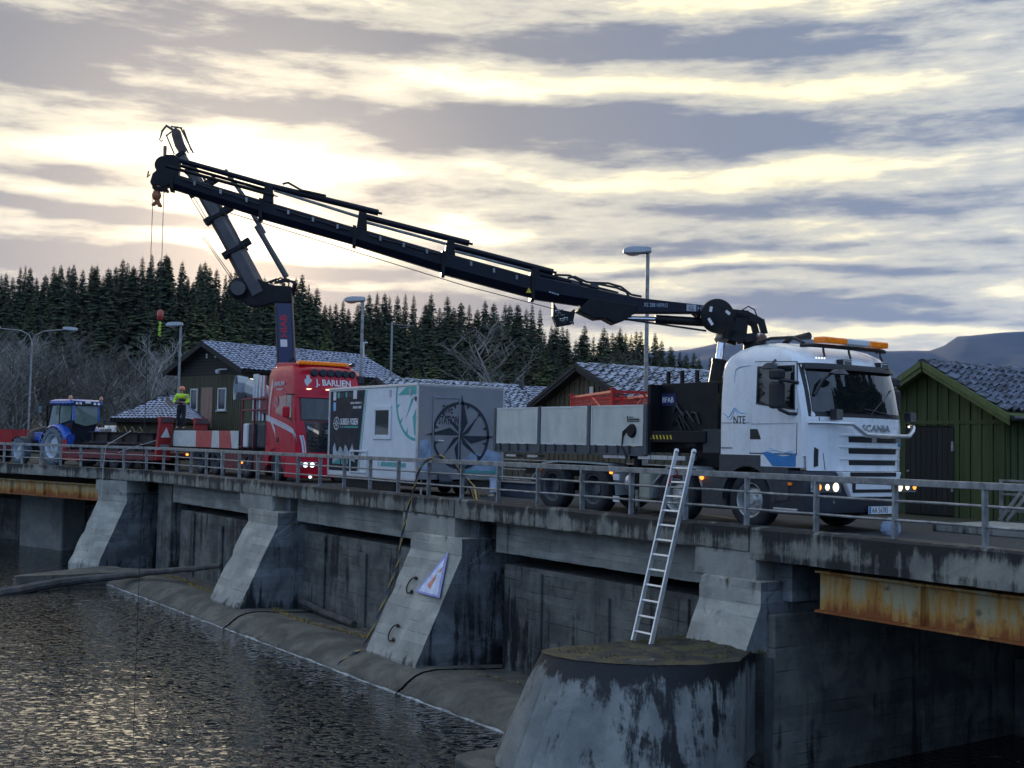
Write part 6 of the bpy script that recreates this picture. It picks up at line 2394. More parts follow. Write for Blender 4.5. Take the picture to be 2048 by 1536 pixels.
adopt(rc.side([(-38.3, 2.3), (-37.46, 2.13), (-37.46, 2.88), (-38.32, 2.84)], .015, .006).build('side_window', mat('red tinted glass', (.16, .012, .02), .1, var=.1, coat=.6)), dd_)
lettering('lettering', 'J.BARLIEN', .21, m_ltxt, (-38.5, RS - .012, 3.22), (1, 0, 0), (0, 0, 1), RT, .004, .98, bold=.003)
lettering('lettering', 'Transport', .15, m_ltxt, (-38.3, RS - .012, 3.06), (1, 0, 0), (0, 0, 1), RT, .003, .95)
m_stripe = mat('silver white stripe', (.60, .63, .70), .3, var=.05, coat=.4)
for dz_, w_ in ((0, .055), (.07, .05), (-.065, .05)):
    curve_band([(-39.1, 2.14 + dz_), (-38.7, 2.08 + dz_), (-38.0, 1.94 + dz_), (-37.3, 1.80 + dz_), (-36.85, 1.68 + dz_ * .8), (-36.6, 1.5 + dz_ * .5), (-36.53, 1.3)], w_, RS - .013, .006, False).build('stripe', m_stripe, RT)
for k, (a, w_) in enumerate(((0, .05), (.07, .04))):
    q = [(15, 0)]
    s = MB()
    pts = [(YR - 1.19 + a, 1.55), (YR - 1.13 + a, 1.3), (YR - 1.10 + a, 1.05), (YR - 1.08 + a * .5, .8)]
    for (y0, z0), (y1, z1) in zip(pts, pts[1:]):
        s.prism([(rc.fx(y0, z0) + .006, y0, z0), (rc.fx(y0 + w_, z0) + .006, y0 + w_, z0), (rc.fx(y1 + w_, z1) + .006, y1 + w_, z1), (rc.fx(y1, z1) + .006, y1, z1)], (.004, 0, 0))
    s.build('stripe', m_stripe, RT)
s = MB()
s.prism([(x, RS - .014, z) for x, z in ((-38.62, 3.5), (-38.6, 3.3), (-38.78, 2.6), (-38.8, 2.2), (-38.3, 1.75), (-38.24, 1.45), (-38.32, 1.6), (-38.88, 2.2), (-38.84, 2.7))], (0, .006, 0))
s.build('stripe', m_stripe, RT)
s = MB()
s.lathe([(0, .002), (.2, .002), (.2, -.002)], (-38.25, RS - .02, 2.68), (0, -1, 0), 18)
s.build('shield_print', mat('faded red white shield', (.45, .12, .14), .4, var=.5, scale=9), RT)
s = MB()
s.box(-38.16, -37.98, RS - .02, RS, 1.30, 1.48)
s.build('door_handle', m_blackpl, RT, bevel=.01)
# front: windscreen, visor box, name board, lamps
rc.front([(YR - 1.17, 2.02), (YR + 1.17, 2.02), (YR + 1.16, 2.84), (YR - 1.16, 2.84)], .008, 14).build('windscreen_seal', m_print, RT, smooth=True, angle=60)
rc.front([(YR - 1.11, 2.08), (YR + 1.11, 2.08), (YR + 1.10, 2.78), (YR - 1.10, 2.78)], .02, 14).build('windscreen', m_wind, RT, smooth=True, angle=60)
rc.front([(YR - 1.20, 2.80), (YR + 1.20, 2.80), (YR + 1.20, 3.08), (YR - 1.20, 3.08)], .09, 14, .12).build('sun_visor', m_rpaint, RT, smooth=True, angle=60, bevel=.02)
for y in (16.85, 17.5, 18.1, 18.7):
    s = MB()
    s.box(rc.fx(y, 3.05) + .08, rc.fx(y, 3.05) + .10, y - .09, y + .09, 3.06, 3.10)
    s.build('marker_light', m_marker, RT)
XN = rc.fx(YR, 3.35) + .005
rc.front([(YR - .72, 3.14), (YR + 1.0, 3.14), (YR + .98, 3.52), (YR - .70, 3.52)], .012, 12).build('name_board', m_rpaint, RT, smooth=True, angle=60, bevel=.006)
lettering('lettering', 'J. BARLIEN', .30, m_ltxt, (rc.fx(YR, 3.2) + .022, YR - .64, 3.22), (0, 1, 0), (-.245, 0, 1), RT, .012, .93, bold=.006)
s = MB()
hp = [(0, .22), (.05, .2), (.06, .10), (.13, .07), (.13, -.02), (.07, -.1), (.02, -.16), (.03, -.24), (-.03, -.24), (-.02, -.16), (-.09, -.1), (-.13, -.02), (-.12, .06), (-.06, .10), (-.07, .19)]
s.prism([(rc.fx(16.86, 3.34) + .02, 16.86 + y, 3.34 + z) for y, z in hp], (.012, 0, 0))
s.build('bird_emblem', m_stripe, RT)
for k, y in enumerate((17.09, 17.38, 17.66, 17.94, 18.21, 18.49)):
    s = MB()
    s.lathe([(0, .07), (.10, .07), (.125, .05), (.13, -.02), (.1, -.06), (0, -.06)], (rc.fx(y, 3.62) + .06, y, 3.64), (1, 0, .05), 18)
    s.build('roof_lamp', m_slate, RT, smooth=True)
s = MB()
s.box(-36.82, -36.54, 16.52, 18.3, 3.90, 4.02)
s.build('light_bar', m_amber, RT, bevel=.03)
s = MB()
s.path([(-36.68, 16.55, 3.87), (-36.66, 17.5, 3.88), (-36.68, 18.4, 3.87)], .03, 8)
s.build('roof_bar', m_rpaint, RT, smooth=True)
s = MB()
s.prism([(-39.05, 16.75, 3.9), (-38.85, 16.75, 4.06), (-37.1, 16.75, 3.98), (-37.0, 16.75, 3.9)], (0, 2.0, 0))
s.build('roof_fairing', m_rpaint, RT, bevel=.03)
for y in (16.75, 18.55):
    s = MB()
    s.tube((-36.95, y, 3.97), (-36.7, y, 3.97), .03, 10, .07)
    s.build('air_horn', m_slate, RT, smooth=True)
# black grille, headlamps, bumper
rc.front([(YR - .95, 1.0), (YR + .95, 1.0), (YR + 1.06, 2.0), (YR - 1.06, 2.0)], .012, 14).build('grille', mat('gloss black grille', (.012, .015, .022), .25, coat=.5), RT, smooth=True, angle=60, bevel=.01)
for k in range(4):
    rc.front([(YR - .86, 1.06 + k * .13), (YR + .86, 1.06 + k * .13), (YR + .87, 1.10 + k * .13), (YR - .87, 1.10 + k * .13)], .03, 10, .02).build('grille_slat', m_navy, RT)
lettering('lettering', 'SCANIA', .17, m_alu, (rc.fx(17.7, 1.68) + .02, 17.36, 1.62), (0, 1, 0), (0, 0, 1), RT, .02, 1.25, bold=.004)
for sd in (-1, 1):
    rc.front([(YR + sd * .62, 1.58), (YR + sd * .98, 1.78), (YR + sd * .98, 1.86), (YR + sd * .62, 1.70)] if sd > 0 else [(YR - .98, 1.78), (YR - .62, 1.58), (YR - .62, 1.70), (YR - .98, 1.86)], .03, 6, .02).build('daylight_lamp', m_lampglass, RT)
    s = MB()
    y = YR + sd * .95
    s.box(-36.30, -36.14, y - .28, y + .28, .52, .68)
    hl = s.build('headlamp', m_lampglass, RT, bevel=.02)
    for dy in (-.14, .1):
        s = MB()
        s.lathe([(0, .012), (.06, .01), (.085, 0)], (-36.138, y + dy, .585), (1, 0, 0), 12)
        adopt(s.build('bulb', m_litw), hl)
    s = MB()
    s.lathe([(0, .012), (.05, .01), (.06, 0)], (-36.16, y - sd * .05, .2), (1, 0, 0), 10)
    s.build('fog_lamp', m_litw, RT)
s = MB()
rows = []
for z in (.16, .24, .5, .72, .98):
    row = [(-37.5, YR - 1.24, z)]
    for k in range(15):
        u = -1 + k / 7
        row.append((-36.18 + (.02 if z > .2 else -.05) - .08 * u * u - .22 * u ** 6, YR + 1.24 * u, z))
    rows.append(row + [(-37.5, YR + 1.24, z)])
s.grid(rows, closed=True)
s.f += [tuple(range(len(rows[0]) - 1, -1, -1)), tuple(range(len(s.v) - len(rows[0]), len(s.v)))]
s.mi += [0, 0]
s.build('bumper', m_rpaint, RT, smooth=True, angle=40)
for sd in (-1, 1):
    ym = YR + sd * 1.5
    s = MB()
    s.box(-36.98, -36.82, ym - .12, ym + .12, 2.2 if sd > 0 else 2.12, 2.95 if sd > 0 else 2.5)
    mi = s.build('mirror', m_slate if sd > 0 else m_rpaint, RT, bevel=.05)
    s = MB()
    s.path([(-36.85, YR + sd * 1.22, 2.9), (-36.9, ym, 2.9)], .025, 6)
    adopt(s.build('mirror_arm', m_blackpl), mi)
s = MB()
s.box(-36.9, -36.6, 18.72, 18.98, 3.32, 3.62)
s.build('front_mirror', m_slate, RT, bevel=.06)
# wheel arch and wheels
s = MB()
n_ = 14
inner = [(-38.2 + math.cos(math.pi * i / n_) * .6, .5 + math.sin(math.pi * i / n_) * .6) for i in range(n_ + 1)]
s.prism([(x, RS - .002, z) for x, z in [(-37.45, .3), (-37.45, 1.18), (-39.1, 1.18), (-39.1, .5)] + inner[::-1]], (0, .25, 0))
s.lathe([(.6, 0), (.66, 0), (.65, .03), (.6, .03)], (-38.2, RS - .004, .5), (0, -1, 0), 20, a0=math.pi, a1=2 * math.pi)
s.build('wheel_arch', m_rpaint, RT, smooth=True, angle=30)
for x_, st in ((-38.2, 'steer'), (-40.9, 'steer'), (-44.0, 'drive'), (-45.6, 'drive')):
    wheel(RT, x_, 16.54, .5, .5, .29, .31, st, -1, rimmat=m_darkrim)
    wheel(RT, x_, 18.96, .5, .5, .29, .31, st, 1, rimmat=m_darkrim)
for pts in ([(-46.5, .55), (-46.2, 1.0), (-45.6, 1.1), (-45.05, 1.0), (-44.8, .8), (-44.5, 1.0), (-44.0, 1.1), (-43.5, 1.0), (-43.2, .55)],):
    s = MB()
    for (a, b_) in zip(pts, pts[1:]):
        s.prism([(a[0], 16.52, a[1]), (b_[0], 16.52, b_[1]), (b_[0], 16.52, b_[1] - .03), (a[0], 16.52, a[1] - .03)], (0, .45, 0))
    s.build('mudguard', mat('grey mudguard', (.22, .24, .26), .6), RT)
s = MB()
s.box(-48.8, -37.3, 17.2, 17.35, .65, .95)
s.box(-48.8, -37.3, 18.1, 18.25, .65, .95)
s.build('chassis_rail', m_chassis, RT)
s = MB()
s.box(-43.1, -41.6, 16.56, 17.1, .28, .95)
s.build('side_locker', mat('dull dark red locker', (.14, .02, .025), .6, var=.2, dirt=.4), RT, bevel=.03)
s = MB()
s.box(-40.3, -39.2, 16.56, 17.1, .28, .95)
s.build('fuel_tank', MATS['dull dark red locker'], RT, bevel=.06)
s = MB()
s.box(-43.35, -43.12, 16.53, 16.6, .25, .92)
s.build('side_panel', m_label, RT)
for x, z in ((-46.9, .72), (-41.2, .55)):
    s = MB()
    s.lathe([(.05, 0), (.05, .06), (.03, .09), (0, .09)], (x, 16.52, z), (0, -1, 0), 10)
    s.build('side_marker', m_amber_on, RT)
# load bed with red and white boards
s = MB()
s.box(-48.9, -41.6, 16.52, 18.98, .98, 1.10)
s.build('bed', m_chassis, RT)
m_sred = mat('faded red board', (.48, .06, .055), .5, var=.12, dirt=.25, dirtcol=(.3, .2, .2))
m_swhite = mat('faded white board', (.58, .60, .58), .5, var=.1, dirt=.2, dirtcol=(.25, .25, .25))
cuts = [(-48.6, -48.6, m_swhite), (-46.0, -46.0, m_sred), (-44.3, -44.25, m_swhite), (-43.45, -43.55, m_sred), (-42.2, -42.4, m_swhite), (-41.6, -41.6, None)]
for (a, a2, mt_), (b_, b2, _) in zip(cuts, cuts[1:]):
    s = MB()
    s.prism([(a + .004, 16.49, 1.04), (b_ - .004, 16.49, 1.04), (b2 - .004, 16.49, 1.68), (a2 + .004, 16.49, 1.68)], (0, .03, 0))
    s.build('sideboard', mt_, RT, bevel=.004)
s = MB()
s.box(-48.6, -41.6, 18.95, 18.98, 1.04, 1.68)
s.box(-48.64, -48.6, 16.49, 18.98, 1.04, 1.55)
s.build('far_board', m_swhite, RT)
s = MB()
s.box(-48.9, -46.6, 16.6, 18.6, 1.1, 1.72)
s.build('load_deck', m_chassis, RT)
# equipment rack behind the cab: frame, pipes, tanks
s = MB()
for x in (-41.5, -40.4, -39.25):
    s.box(x, x + .07, 16.55, 16.62, 1.05, 2.84)
for z in (2.40, 2.80):
    s.box(-41.5, -39.2, 16.54, 16.63, z, z + .06)
s.box(-39.9, -39.25, 16.6, 17.4, 2.3, 2.9)
s.build('rack', mat('dark red rack', (.16, .015, .03), .5, var=.2), RT, bevel=.006)
for x, z1_ in ((-40.74, 3.72), (-40.5, 3.72), (-40.2, 3.66), (-39.88, 3.64)):
    s = MB()
    s.tube((x, 16.72, 2.05), (x, 16.72, z1_), .065, 12)
    s.build('pipe', m_alu, RT, smooth=True)
for x0, x1, mt_ in ((-41.46, -41.05, m_label), (-40.95, -40.3, m_slate), (-40.15, -39.4, m_slate)):
    s = MB()
    s.box(x0, x1, 16.6, 17.1, 1.08, 1.95)
    s.build('canister', mt_, RT, bevel=.06)
s = MB()
s.box(-40.5, -40.28, 16.58, 16.6, 1.62, 1.85)
s.build('label_plate', m_grey, RT)

# flared grey blower duct standing on the rack
DU = thing('blower_duct', 'grey flared blower duct with fan, resting on the red truck behind its cab', 'duct', (-41.3, 17.1, 2.8))
s = MB()
ax0 = Vector((-39.35, 17.0, 2.85))
ax1 = Vector((-41.6, 16.95, 3.25))
mouth = Vector((-.22, -.97, .05)).normalized()
rows = []
mc = Vector((-42.35, 16.62, 3.28))
for c_, dv, w_, h_ in ((ax0, Vector((-1, 0, .15)), .12, .14), (ax0.lerp(ax1, .4), Vector((-1, 0, .15)), .24, .27), (ax0.lerp(ax1, .75), Vector((-1, -.05, .12)), .32, .36), (ax1, Vector((-.95, -.25, .1)), .34, .38), (mc - mouth * .45, mouth, .36, .38), (mc - mouth * .40, mouth, .47, .45), (mc - mouth * .1, mouth, .52, .48), (mc, mouth, .53, .48), (mc - mouth * .02, mouth, .49, .44), (mc - mouth * .32, mouth, .42, .40), (mc - mouth * .34, mouth, .05, .05)):
    dv = dv.normalized()
    sx_ = dv.cross(Vector((0, 0, 1))).normalized()
    uz_ = sx_.cross(dv)
    rows.append([c_ + sx_ * math.cos(a) * w_ + uz_ * math.sin(a) * h_ for a in [R(22.5 + 45 * k) for k in range(8)]])
s.grid(rows, closed=True)
du = s.build('duct', mat('pale grey sheet', (.34, .38, .41), .5, .1, var=.1), DU, smooth=True, angle=30)
c_ = mc - mouth * .24
sx_ = mouth.cross(Vector((0, 0, 1))).normalized()
uz_ = sx_.cross(mouth)
for k in range(6):
    a = R(k * 60 + 15)
    s = MB()
    s.beam(c_, c_ + sx_ * math.cos(a) * .36 + uz_ * math.sin(a) * .34, .10, .02, up=mouth)
    s.build('fan_blade', m_alu, DU)
s = MB()
s.lathe([(0, .12), (.07, .10), (.1, 0), (.1, -.1)], c_, mouth, 12)
s.build('fan_hub', m_alu, DU)
s = MB()
s.path([ax0.lerp(ax1, .45) + Vector((0, -.25, -.25)), Vector((-41.2, 16.6, 2.95)), Vector((-41.3, 16.6, 2.8))], .02, 6)
s.build('stay', m_print, DU)

# ------------------------------------------------------------------ crane on the red truck
RB = Vector((-39.6, 17.8, 0))
RU = Vector((-.565, -.825, 0)).normalized()
RN = Vector((-RU.y, RU.x, 0))
if RN.dot(-RB) < 0:
    RN = -RN


def rp(s_, z, o_=0.0):
    return RB + RU * s_ + RN * o_ + Vector((0, 0, z))


RC = thing('loader_crane', 'raised loader crane of the red truck with upright navy arm and hook', 'crane', (-39.6, 17.8, 1.0))
m_rnavy = mat('navy crane paint', (.016, .024, .085), .4, var=.15, coat=.3)
m_rgrey = mat('worn grey boom paint', (.075, .072, .075), .5, .2, var=.25, scale=3, dirt=.3)
s = MB()
s.box(-40.3, -39.2, 17.1, 18.5, .98, 2.6)
s.box(-39.95, -39.3, 17.45, 18.15, 2.6, 4.1)
s.build('crane_base', m_black, RC, bevel=.03)
s = MB()
s.beam(rp(.34, 3.95), rp(.5, 6.4), .42, .52, up=RU)
arm = s.build('upright_arm', m_rnavy, RC, bevel=.03)
s = MB()
s.beam(rp(.64, 4.0, .08), rp(.79, 6.3, .08), .26, .06, up=RU)
s.beam(rp(.04, 4.1, .12), rp(.21, 6.35, .12), .22, .05, up=RU)
adopt(s.build('side_channel', m_rgrey, bevel=.01), arm)
dirb = (rp(.5, 6.4) - rp(.34, 3.95)).normalized()
lettering('lettering', 'HIAB', .32, mat('red crane lettering', (.45, .02, .03), .5), rp(.33, 5.02, .216), dirb, RU, arm, .006, 1.15, bold=.008)
s = MB()
c_ = rp(.44, 4.82, .214)
s.prism([c_ + RU * .12 - dirb * .13, c_ - RU * .12 - dirb * .13, c_ - RU * .12 + dirb * .13, c_ + RU * .12 + dirb * .13], RN * .006)
adopt(s.build('logo_plate', m_label), arm)
s = MB()
s.path([rp(.25, 4.2, .2), rp(.05, 4.3, .24), rp(-.02, 4.1, .24)], .03, 6)
s.build('hose', m_print, RC, smooth=True)
s = MB()                                           # knuckle with its drum
s.prism([rp(a, z, -.25) for a, z in ((.18, 6.25), (.85, 6.25), (1.25, 6.12), (1.75, 6.12), (2.2, 6.48), (1.95, 6.95), (1.4, 7.1), (.9, 6.88), (.25, 6.86))], RN * .5)
s.build('knuckle', m_black, RC, bevel=.04)
s = MB()
s.lathe([(0, .14), (.26, .14), (.30, .10), (.32, .0), (.40, -.02), (.40, -.2), (.3, -.22), (0, -.22)], rp(2.07, 6.72, .30), RN, 24)
s.build('winch_drum', m_black, RC, smooth=True)
s = MB()
s.lathe([(0, .012), (.25, .012), (.25, 0)], rp(2.07, 6.72, .442), RN, 22)
s.build('drum_cover', m_rgrey, RC)
rq = random.Random(31)
for k in range(9):
    s = MB()
    a0 = .2 + rq.uniform(0, .5)
    s.path([rp(a0, 6.55, rq.uniform(-.2, .2)), rp(a0 - .15, 6.9 + rq.uniform(0, .15), .2), rp(a0 + .15, 7.05 + rq.uniform(-.05, .1), .22), rp(a0 + .55, 6.95, .2)], .03, 6)
    s.build('hose', m_print, RC, smooth=True)
# telescopic sections, each slimmer than the last
ST = [(1.42, 6.55, 2.32, 8.15, .70), (2.2, 7.95, 3.02, 9.35, .60), (2.92, 9.18, 3.62, 10.35, .50), (3.54, 10.22, 4.05, 11.05, .40), (3.98, 10.95, 4.42, 11.6, .30)]
for a0, z0, a1, z1, w_ in ST:
    p0, p1 = rp(a0, z0), rp(a1, z1)
    t_ = (p1 - p0).normalized()
    b_ = RN.cross(t_).normalized()
    s = MB()
    rows = []
    for p in (p0, p1):
        rows.append([p + (RN * math.cos(R(30 + 60 * k)) * .55 + b_ * math.sin(R(30 + 60 * k)) * .52) * w_ for k in range(6)])
    s.grid(rows, closed=True)
    s.add(rows[0], [tuple(range(6))])
    s.add(rows[1], [tuple(range(6))])
    sec = s.build('boom_section', m_rgrey, RC, bevel=.012)
    s = MB()
    s.beam(p1 - t_ * .14, p1 + t_ * .02, w_ * 1.10, w_ * 1.10, up=RN)
    adopt(s.build('collar', m_black, bevel=.02), sec)
for a0, z0, a1, z1, o_, rr_ in ((.9, 6.9, 2.0, 8.75, .3, .07), (1.75, 8.45, 2.55, 9.85, .28, .06), (2.5, 9.75, 3.2, 10.75, .24, .05), (2.62, 8.15, 3.5, 9.75, .05, .035), (3.3, 9.3, 4.0, 10.5, .05, .03)):
    t_ = Vector((0, 0, 0))
    s = MB()
    s.tube(rp(a0 - .46, z0 + .30, o_ * .4), rp(a1 - .44, z1 + .26, o_ * .4), rr_ * 1.5, 10)
    s.build('extension_cylinder', m_rgrey, RC, smooth=True)
for (a, z) in ((2.32, 8.15), (3.02, 9.35), (3.62, 10.35)):
    s = MB()
    s.beam(rp(a + .42, z - .26), rp(a - .52, z + .36), .26, .24, up=RN)
    s.build('cylinder_bracket', m_black, RC, bevel=.03)
# winch ropes beside the boom, and the head
for k, (a0, z0, a1, z1) in enumerate(((2.25, 7.0, 3.35, 8.55), (2.3, 6.95, 3.45, 8.6), (3.2, 9.0, 3.95, 10.25), (3.28, 8.95, 4.05, 10.2))):
    s = MB()
    s.tube(rp(a0, z0, .12), rp(a1 + .05, z1, .12), .014, 5)
    s.build('winch_rope', m_print, RC)
s = MB()
s.prism([rp(a, z, -.12) for a, z in ((4.38, 11.5), (4.6, 11.85), (4.74, 12.28), (4.64, 12.5), (4.46, 12.45), (4.34, 12.1), (4.22, 11.7))], RN * .24)
hd_ = s.build('boom_head', mat('worn brown steel', (.09, .06, .045), .6, .2, var=.4), RC, bevel=.03)
for a0, z0, a1, z1 in ((4.1, 11.6, 4.62, 12.55), (3.92, 11.6, 4.4, 12.5), (4.6, 11.55, 4.92, 12.25), (4.0, 11.7, 4.3, 12.45), (4.5, 12.55, 4.92, 12.2), (4.35, 12.5, 4.75, 12.55)):
    s = MB()
    s.tube(rp(a0, z0, .1), rp(a1, z1, .1), .03, 8)
    adopt(s.build('head_rod', m_rgrey), hd_)
s = MB()
s.path([rp(4.7, 12.45), rp(4.95, 12.6), rp(5.1, 12.4), rp(5.14, 12.2)], [.05, .05, .04, .03], 8)
s.path([rp(5.14, 12.2), rp(5.18, 12.1), rp(5.12, 12.02), rp(5.06, 12.08)], .025, 6)
s.build('jib_hook', m_rgrey, RC, smooth=True)
s = MB()
s.lathe([(0, .1), (.06, .08), (.07, 0), (.06, -.35), (.0, -.42)], rp(4.97, 11.78), (0, 0, 1), 10)
s.build('rope_weight', mat('worn orange steel', (.30, .11, .05), .5), RC, smooth=True)
s = MB()
s.tube(rp(4.97, 11.4), rp(4.93, 5.95), .012, 5)
s.build('winch_rope', m_print, RC)
s = MB()
s.lathe([(0, .16), (.06, .15), (.11, .08), (.11, -.16), (.07, -.22), (0, -.22)], rp(4.93, 5.78), (0, 0, 1), 14)
s.build('hook_weight', mat('red hook weight', (.38, .03, .02), .35, coat=.4), RC, smooth=True)
s = MB()
for k in range(7):
    z = 5.5 - k * .075
    s.path([rp(4.93 + .05 * math.cos(k * 2.0), z, .05 * math.sin(k * 2.0)), rp(4.93 - .05 * math.cos(k * 2.0), z - .05, -.05 * math.sin(k * 2.0))], .035, 6)
s.build('sling', mat('lime green sling', (.35, .60, .05), .6, var=.2), RC, smooth=True)
# ------------------------------------------------------------------ blue tractor (built in its own frame: x forward, y towards the water)
RZ = math.atan2(LD.y, LD.x)
m_bpaint = mat('tractor blue paint', (.012, .085, .42), .25, var=.08, coat=.5, dirt=.1)
m_wrim = mat('white grey rim', (.52, .57, .62), .5, var=.1, dirt=.25, dirtcol=(.25, .25, .25))
m_ttyre = mat('frosty tractor tyre', (.13, .16, .19), .9, var=.3, scale=5)
m_cabglass = glass('greenish cab glass', (.10, .14, .12), .05)
TC = thing('tractor', 'blue farm tractor with big pale wheels and amber beacons at the left end', 'tractor', lf(13.2, 4.05, 0), RZ)
LOCAL[0] = True
for sd in (1, -1):
    wheel(TC, -.9, sd * 1.06, .88, .86, .52, .48, 'steer', sd, nuts=8, lugs=20, rimmat=m_wrim, tyremat=m_ttyre)
    wheel(TC, 2.1, sd * 1.0, .62, .60, .36, .40, 'steer', sd, nuts=8, lugs=18, rimmat=m_wrim, tyremat=m_ttyre)
s = MB()
s.box(-1.6, 2.6, -.32, .32, .55, 1.1)
s.box(-1.4, -.4, -.85, .85, .7, 1.05)
s.tube((2.1, -.9, .62), (2.1, .9, .62), .1, 8)
s.tube((-.9, -.9, .88), (-.9, .9, .88), .14, 8)
s.build('transmission', m_chassis, TC, bevel=.03)
s = MB()                                           # bonnet slopes down to a rounded nose
rows = []
for x, zt, hw_ in ((-.3, 1.92, .44), (.6, 1.88, .44), (1.5, 1.76, .42), (2.3, 1.62, .38), (2.65, 1.45, .30), (2.75, 1.2, .24)):
    rows.append([(x, hw_, 1.0), (x, hw_, zt - .14), (x, hw_ * .8, zt - .03), (x, 0, zt), (x, -hw_ * .8, zt - .03), (x, -hw_, zt - .14), (x, -hw_, 1.0)])
s.grid(rows)
s.add(rows[-1], [tuple(range(7))])
s.build('bonnet', mat('dark tractor bonnet', (.02, .024, .036), .5, spec=.25), TC, smooth=True, angle=35)
s = MB()
s.box(.2, 1.6, .40, .47, 1.1, 1.5)
s.box(-.2, .9, .44, .62, .75, 1.25)
s.build('side_cover', m_bpaint, TC, bevel=.04)
for sd in (1, -1):
    s = MB()                                       # rear mudguard
    rows = []
    for k in range(9):
        a = R(205 - k * 24)
        rr_ = .98
        x, z = -.95 + math.cos(a) * rr_ * 1.08, .92 + math.sin(a) * rr_
        if k == 0:
            x, z = -2.12, 1.42
        rows.append([(x, sd * .62, z), (x, sd * .95, z + .02), (x, sd * 1.06, z - .10)])
    s.grid(rows)
    fd = s.build('mudguard', m_bpaint, TC, smooth=True, angle=50)
    s = MB()
    s.box(-2.0, -1.9, sd * .84 - .1, sd * .84 + .1, 1.78, 1.86)
    adopt(s.build('tail_lamp', mat('dark red lens', (.10, .008, .02), .2)), fd)
    s = MB()
    rows = []
    for k in range(6):
        a = R(150 - k * 25)
        rows.append([(2.1 + math.cos(a) * .72, sd * .6, .62 + math.sin(a) * .70), (2.1 + math.cos(a) * .72, sd * 1.0, .60 + math.sin(a) * .70)])
    s.grid(rows)
    s.build('front_mudguard', m_slate, TC, smooth=True)
# cab: posts, glass, roof
s = MB()
rows = []
for z, xb, xf, hw_ in ((1.05, -1.5, -.2, .62), (1.75, -1.8, -.1, .72), (2.05, -1.95, -.12, .76), (2.78, -1.92, -.32, .72)):
    rows.append([(xb, hw_ * .85, z), (xf, hw_, z), (xf, -hw_, z), (xb, -hw_ * .85, z)])
s.grid(rows[:3], closed=True)
s.build('cab_base', m_slate, TC)
for k in range(4):
    a, b_ = Vector(rows[2][k]), Vector(rows[3][k])
    s = MB()
    s.beam(a, b_, .09, .11)
    s.build('cab_post', m_bpaint if k in (0, 3) else m_black, TC, bevel=.02)
s = MB()
s.beam((-1.0, .75, 1.5), (-1.0, .73, 2.78), .05, .06)
s.build('cab_post', m_black, TC)
for nm, q in (('rear_window', [(-1.965, .56, 1.95), (-1.93, .0, 1.82), (-1.965, -.56, 1.95), (-1.965, -.62, 2.12), (-1.945, -.58, 2.74), (-1.945, .58, 2.74), (-1.965, .62, 2.12)]),
              ('side_window', [(-1.85, .70, 2.08), (-1.05, .755, 1.9), (-1.05, .73, 2.74), (-1.85, .66, 2.74)]), ('side_window', [(-.95, .76, 1.6), (-.16, .77, 1.75), (-.34, .73, 2.74), (-.95, .73, 2.74)]),
              ('side_window', [(-1.85, -.70, 2.08), (-.16, -.77, 1.75), (-.34, -.73, 2.74), (-1.85, -.66, 2.74)]), ('windscreen', [(-.10, .7, 1.8), (-.10, -.7, 1.8), (-.31, -.68, 2.74), (-.31, .68, 2.74)])):
    s = MB()
    s.prism(q, (-.01, 0, 0) if nm in ('rear_window', 'windscreen') else (0, .01 if q[0][1] > 0 else -.01, 0))
    s.build(nm, m_cabglass, TC)
s = MB()
rows = []
for z, dx, hw_ in ((2.76, 0, .76), (2.84, .07, .84), (2.96, .05, .83), (3.03, -.12, .70)):
    rows.append([(-1.98 - dx, hw_ - .08, z), (-1.9 - dx, hw_, z), (-.35 + dx, hw_, z), (-.22 + dx, hw_ - .1, z), (-.22 + dx, -hw_ + .1, z), (-.35 + dx, -hw_, z), (-1.9 - dx, -hw_, z), (-1.98 - dx, -hw_ + .08, z)])
s.grid(rows, closed=True)
s.add(rows[-1], [tuple(range(8))])
s.build('roof', m_bpaint, TC, smooth=True, angle=30)
s = MB()
s.box(-2.06, -1.98, -.70, .70, 2.76, 2.94)
bk = s.build('lamp_panel', m_print, TC, bevel=.01)
for y in (-.55, -.35, .38, .56):
    s = MB()
    s.box(-2.075, -2.06, y - .06, y + .06, 2.80, 2.90)
    adopt(s.build('work_lamp', m_lampglass), bk)
s = MB()
s.box(-2.075, -2.06, -.14, .14, 2.86, 2.95)
adopt(s.build('number_plate', m_plate), bk)
for y in (.78, -.78):
    s = MB()
    s.tube((-1.9, y, 2.9), (-1.9, y, 3.02), .02, 6)
    s.lathe([(.06, 0), (.085, .02), (.085, .1), (.06, .16), (0, .18)], (-1.9, y, 3.02), (0, 0, 1), 12)
    s.build('beacon', mat('pale amber beacon', (.60, .28, .14), .3), TC, smooth=True)
s = MB()
s.path([(-.2, .75, 2.75), (-.05, 1.1, 2.78), (-.05, 1.2, 2.75)], .02, 6)
s.box(-.1, -.04, 1.12, 1.32, 2.35, 2.72)
s.build('mirror', m_blackpl, TC, bevel=.015)
s = MB()
s.box(-.115, -.1, 1.14, 1.30, 2.38, 2.69)
s.build('mirror_glass', mat('pale mirror glass', (.4, .48, .5), .1, .6), TC)
s = MB()
s.path([(.4, .5, 1.7), (.42, .55, 2.6), (.42, .55, 2.75)], .05, 8)
s.build('exhaust', m_black, TC, smooth=True)
s = MB()
for y in (-.35, .35):
    s.path([(-1.5, y, .8), (-2.1, y, .75), (-2.35, y, .6)], .05, 6)
s.path([(-1.6, 0, 1.2), (-2.0, 0, 1.15), (-2.3, 0, .75)], .04, 6)
s.build('hitch', m_chassis, TC)

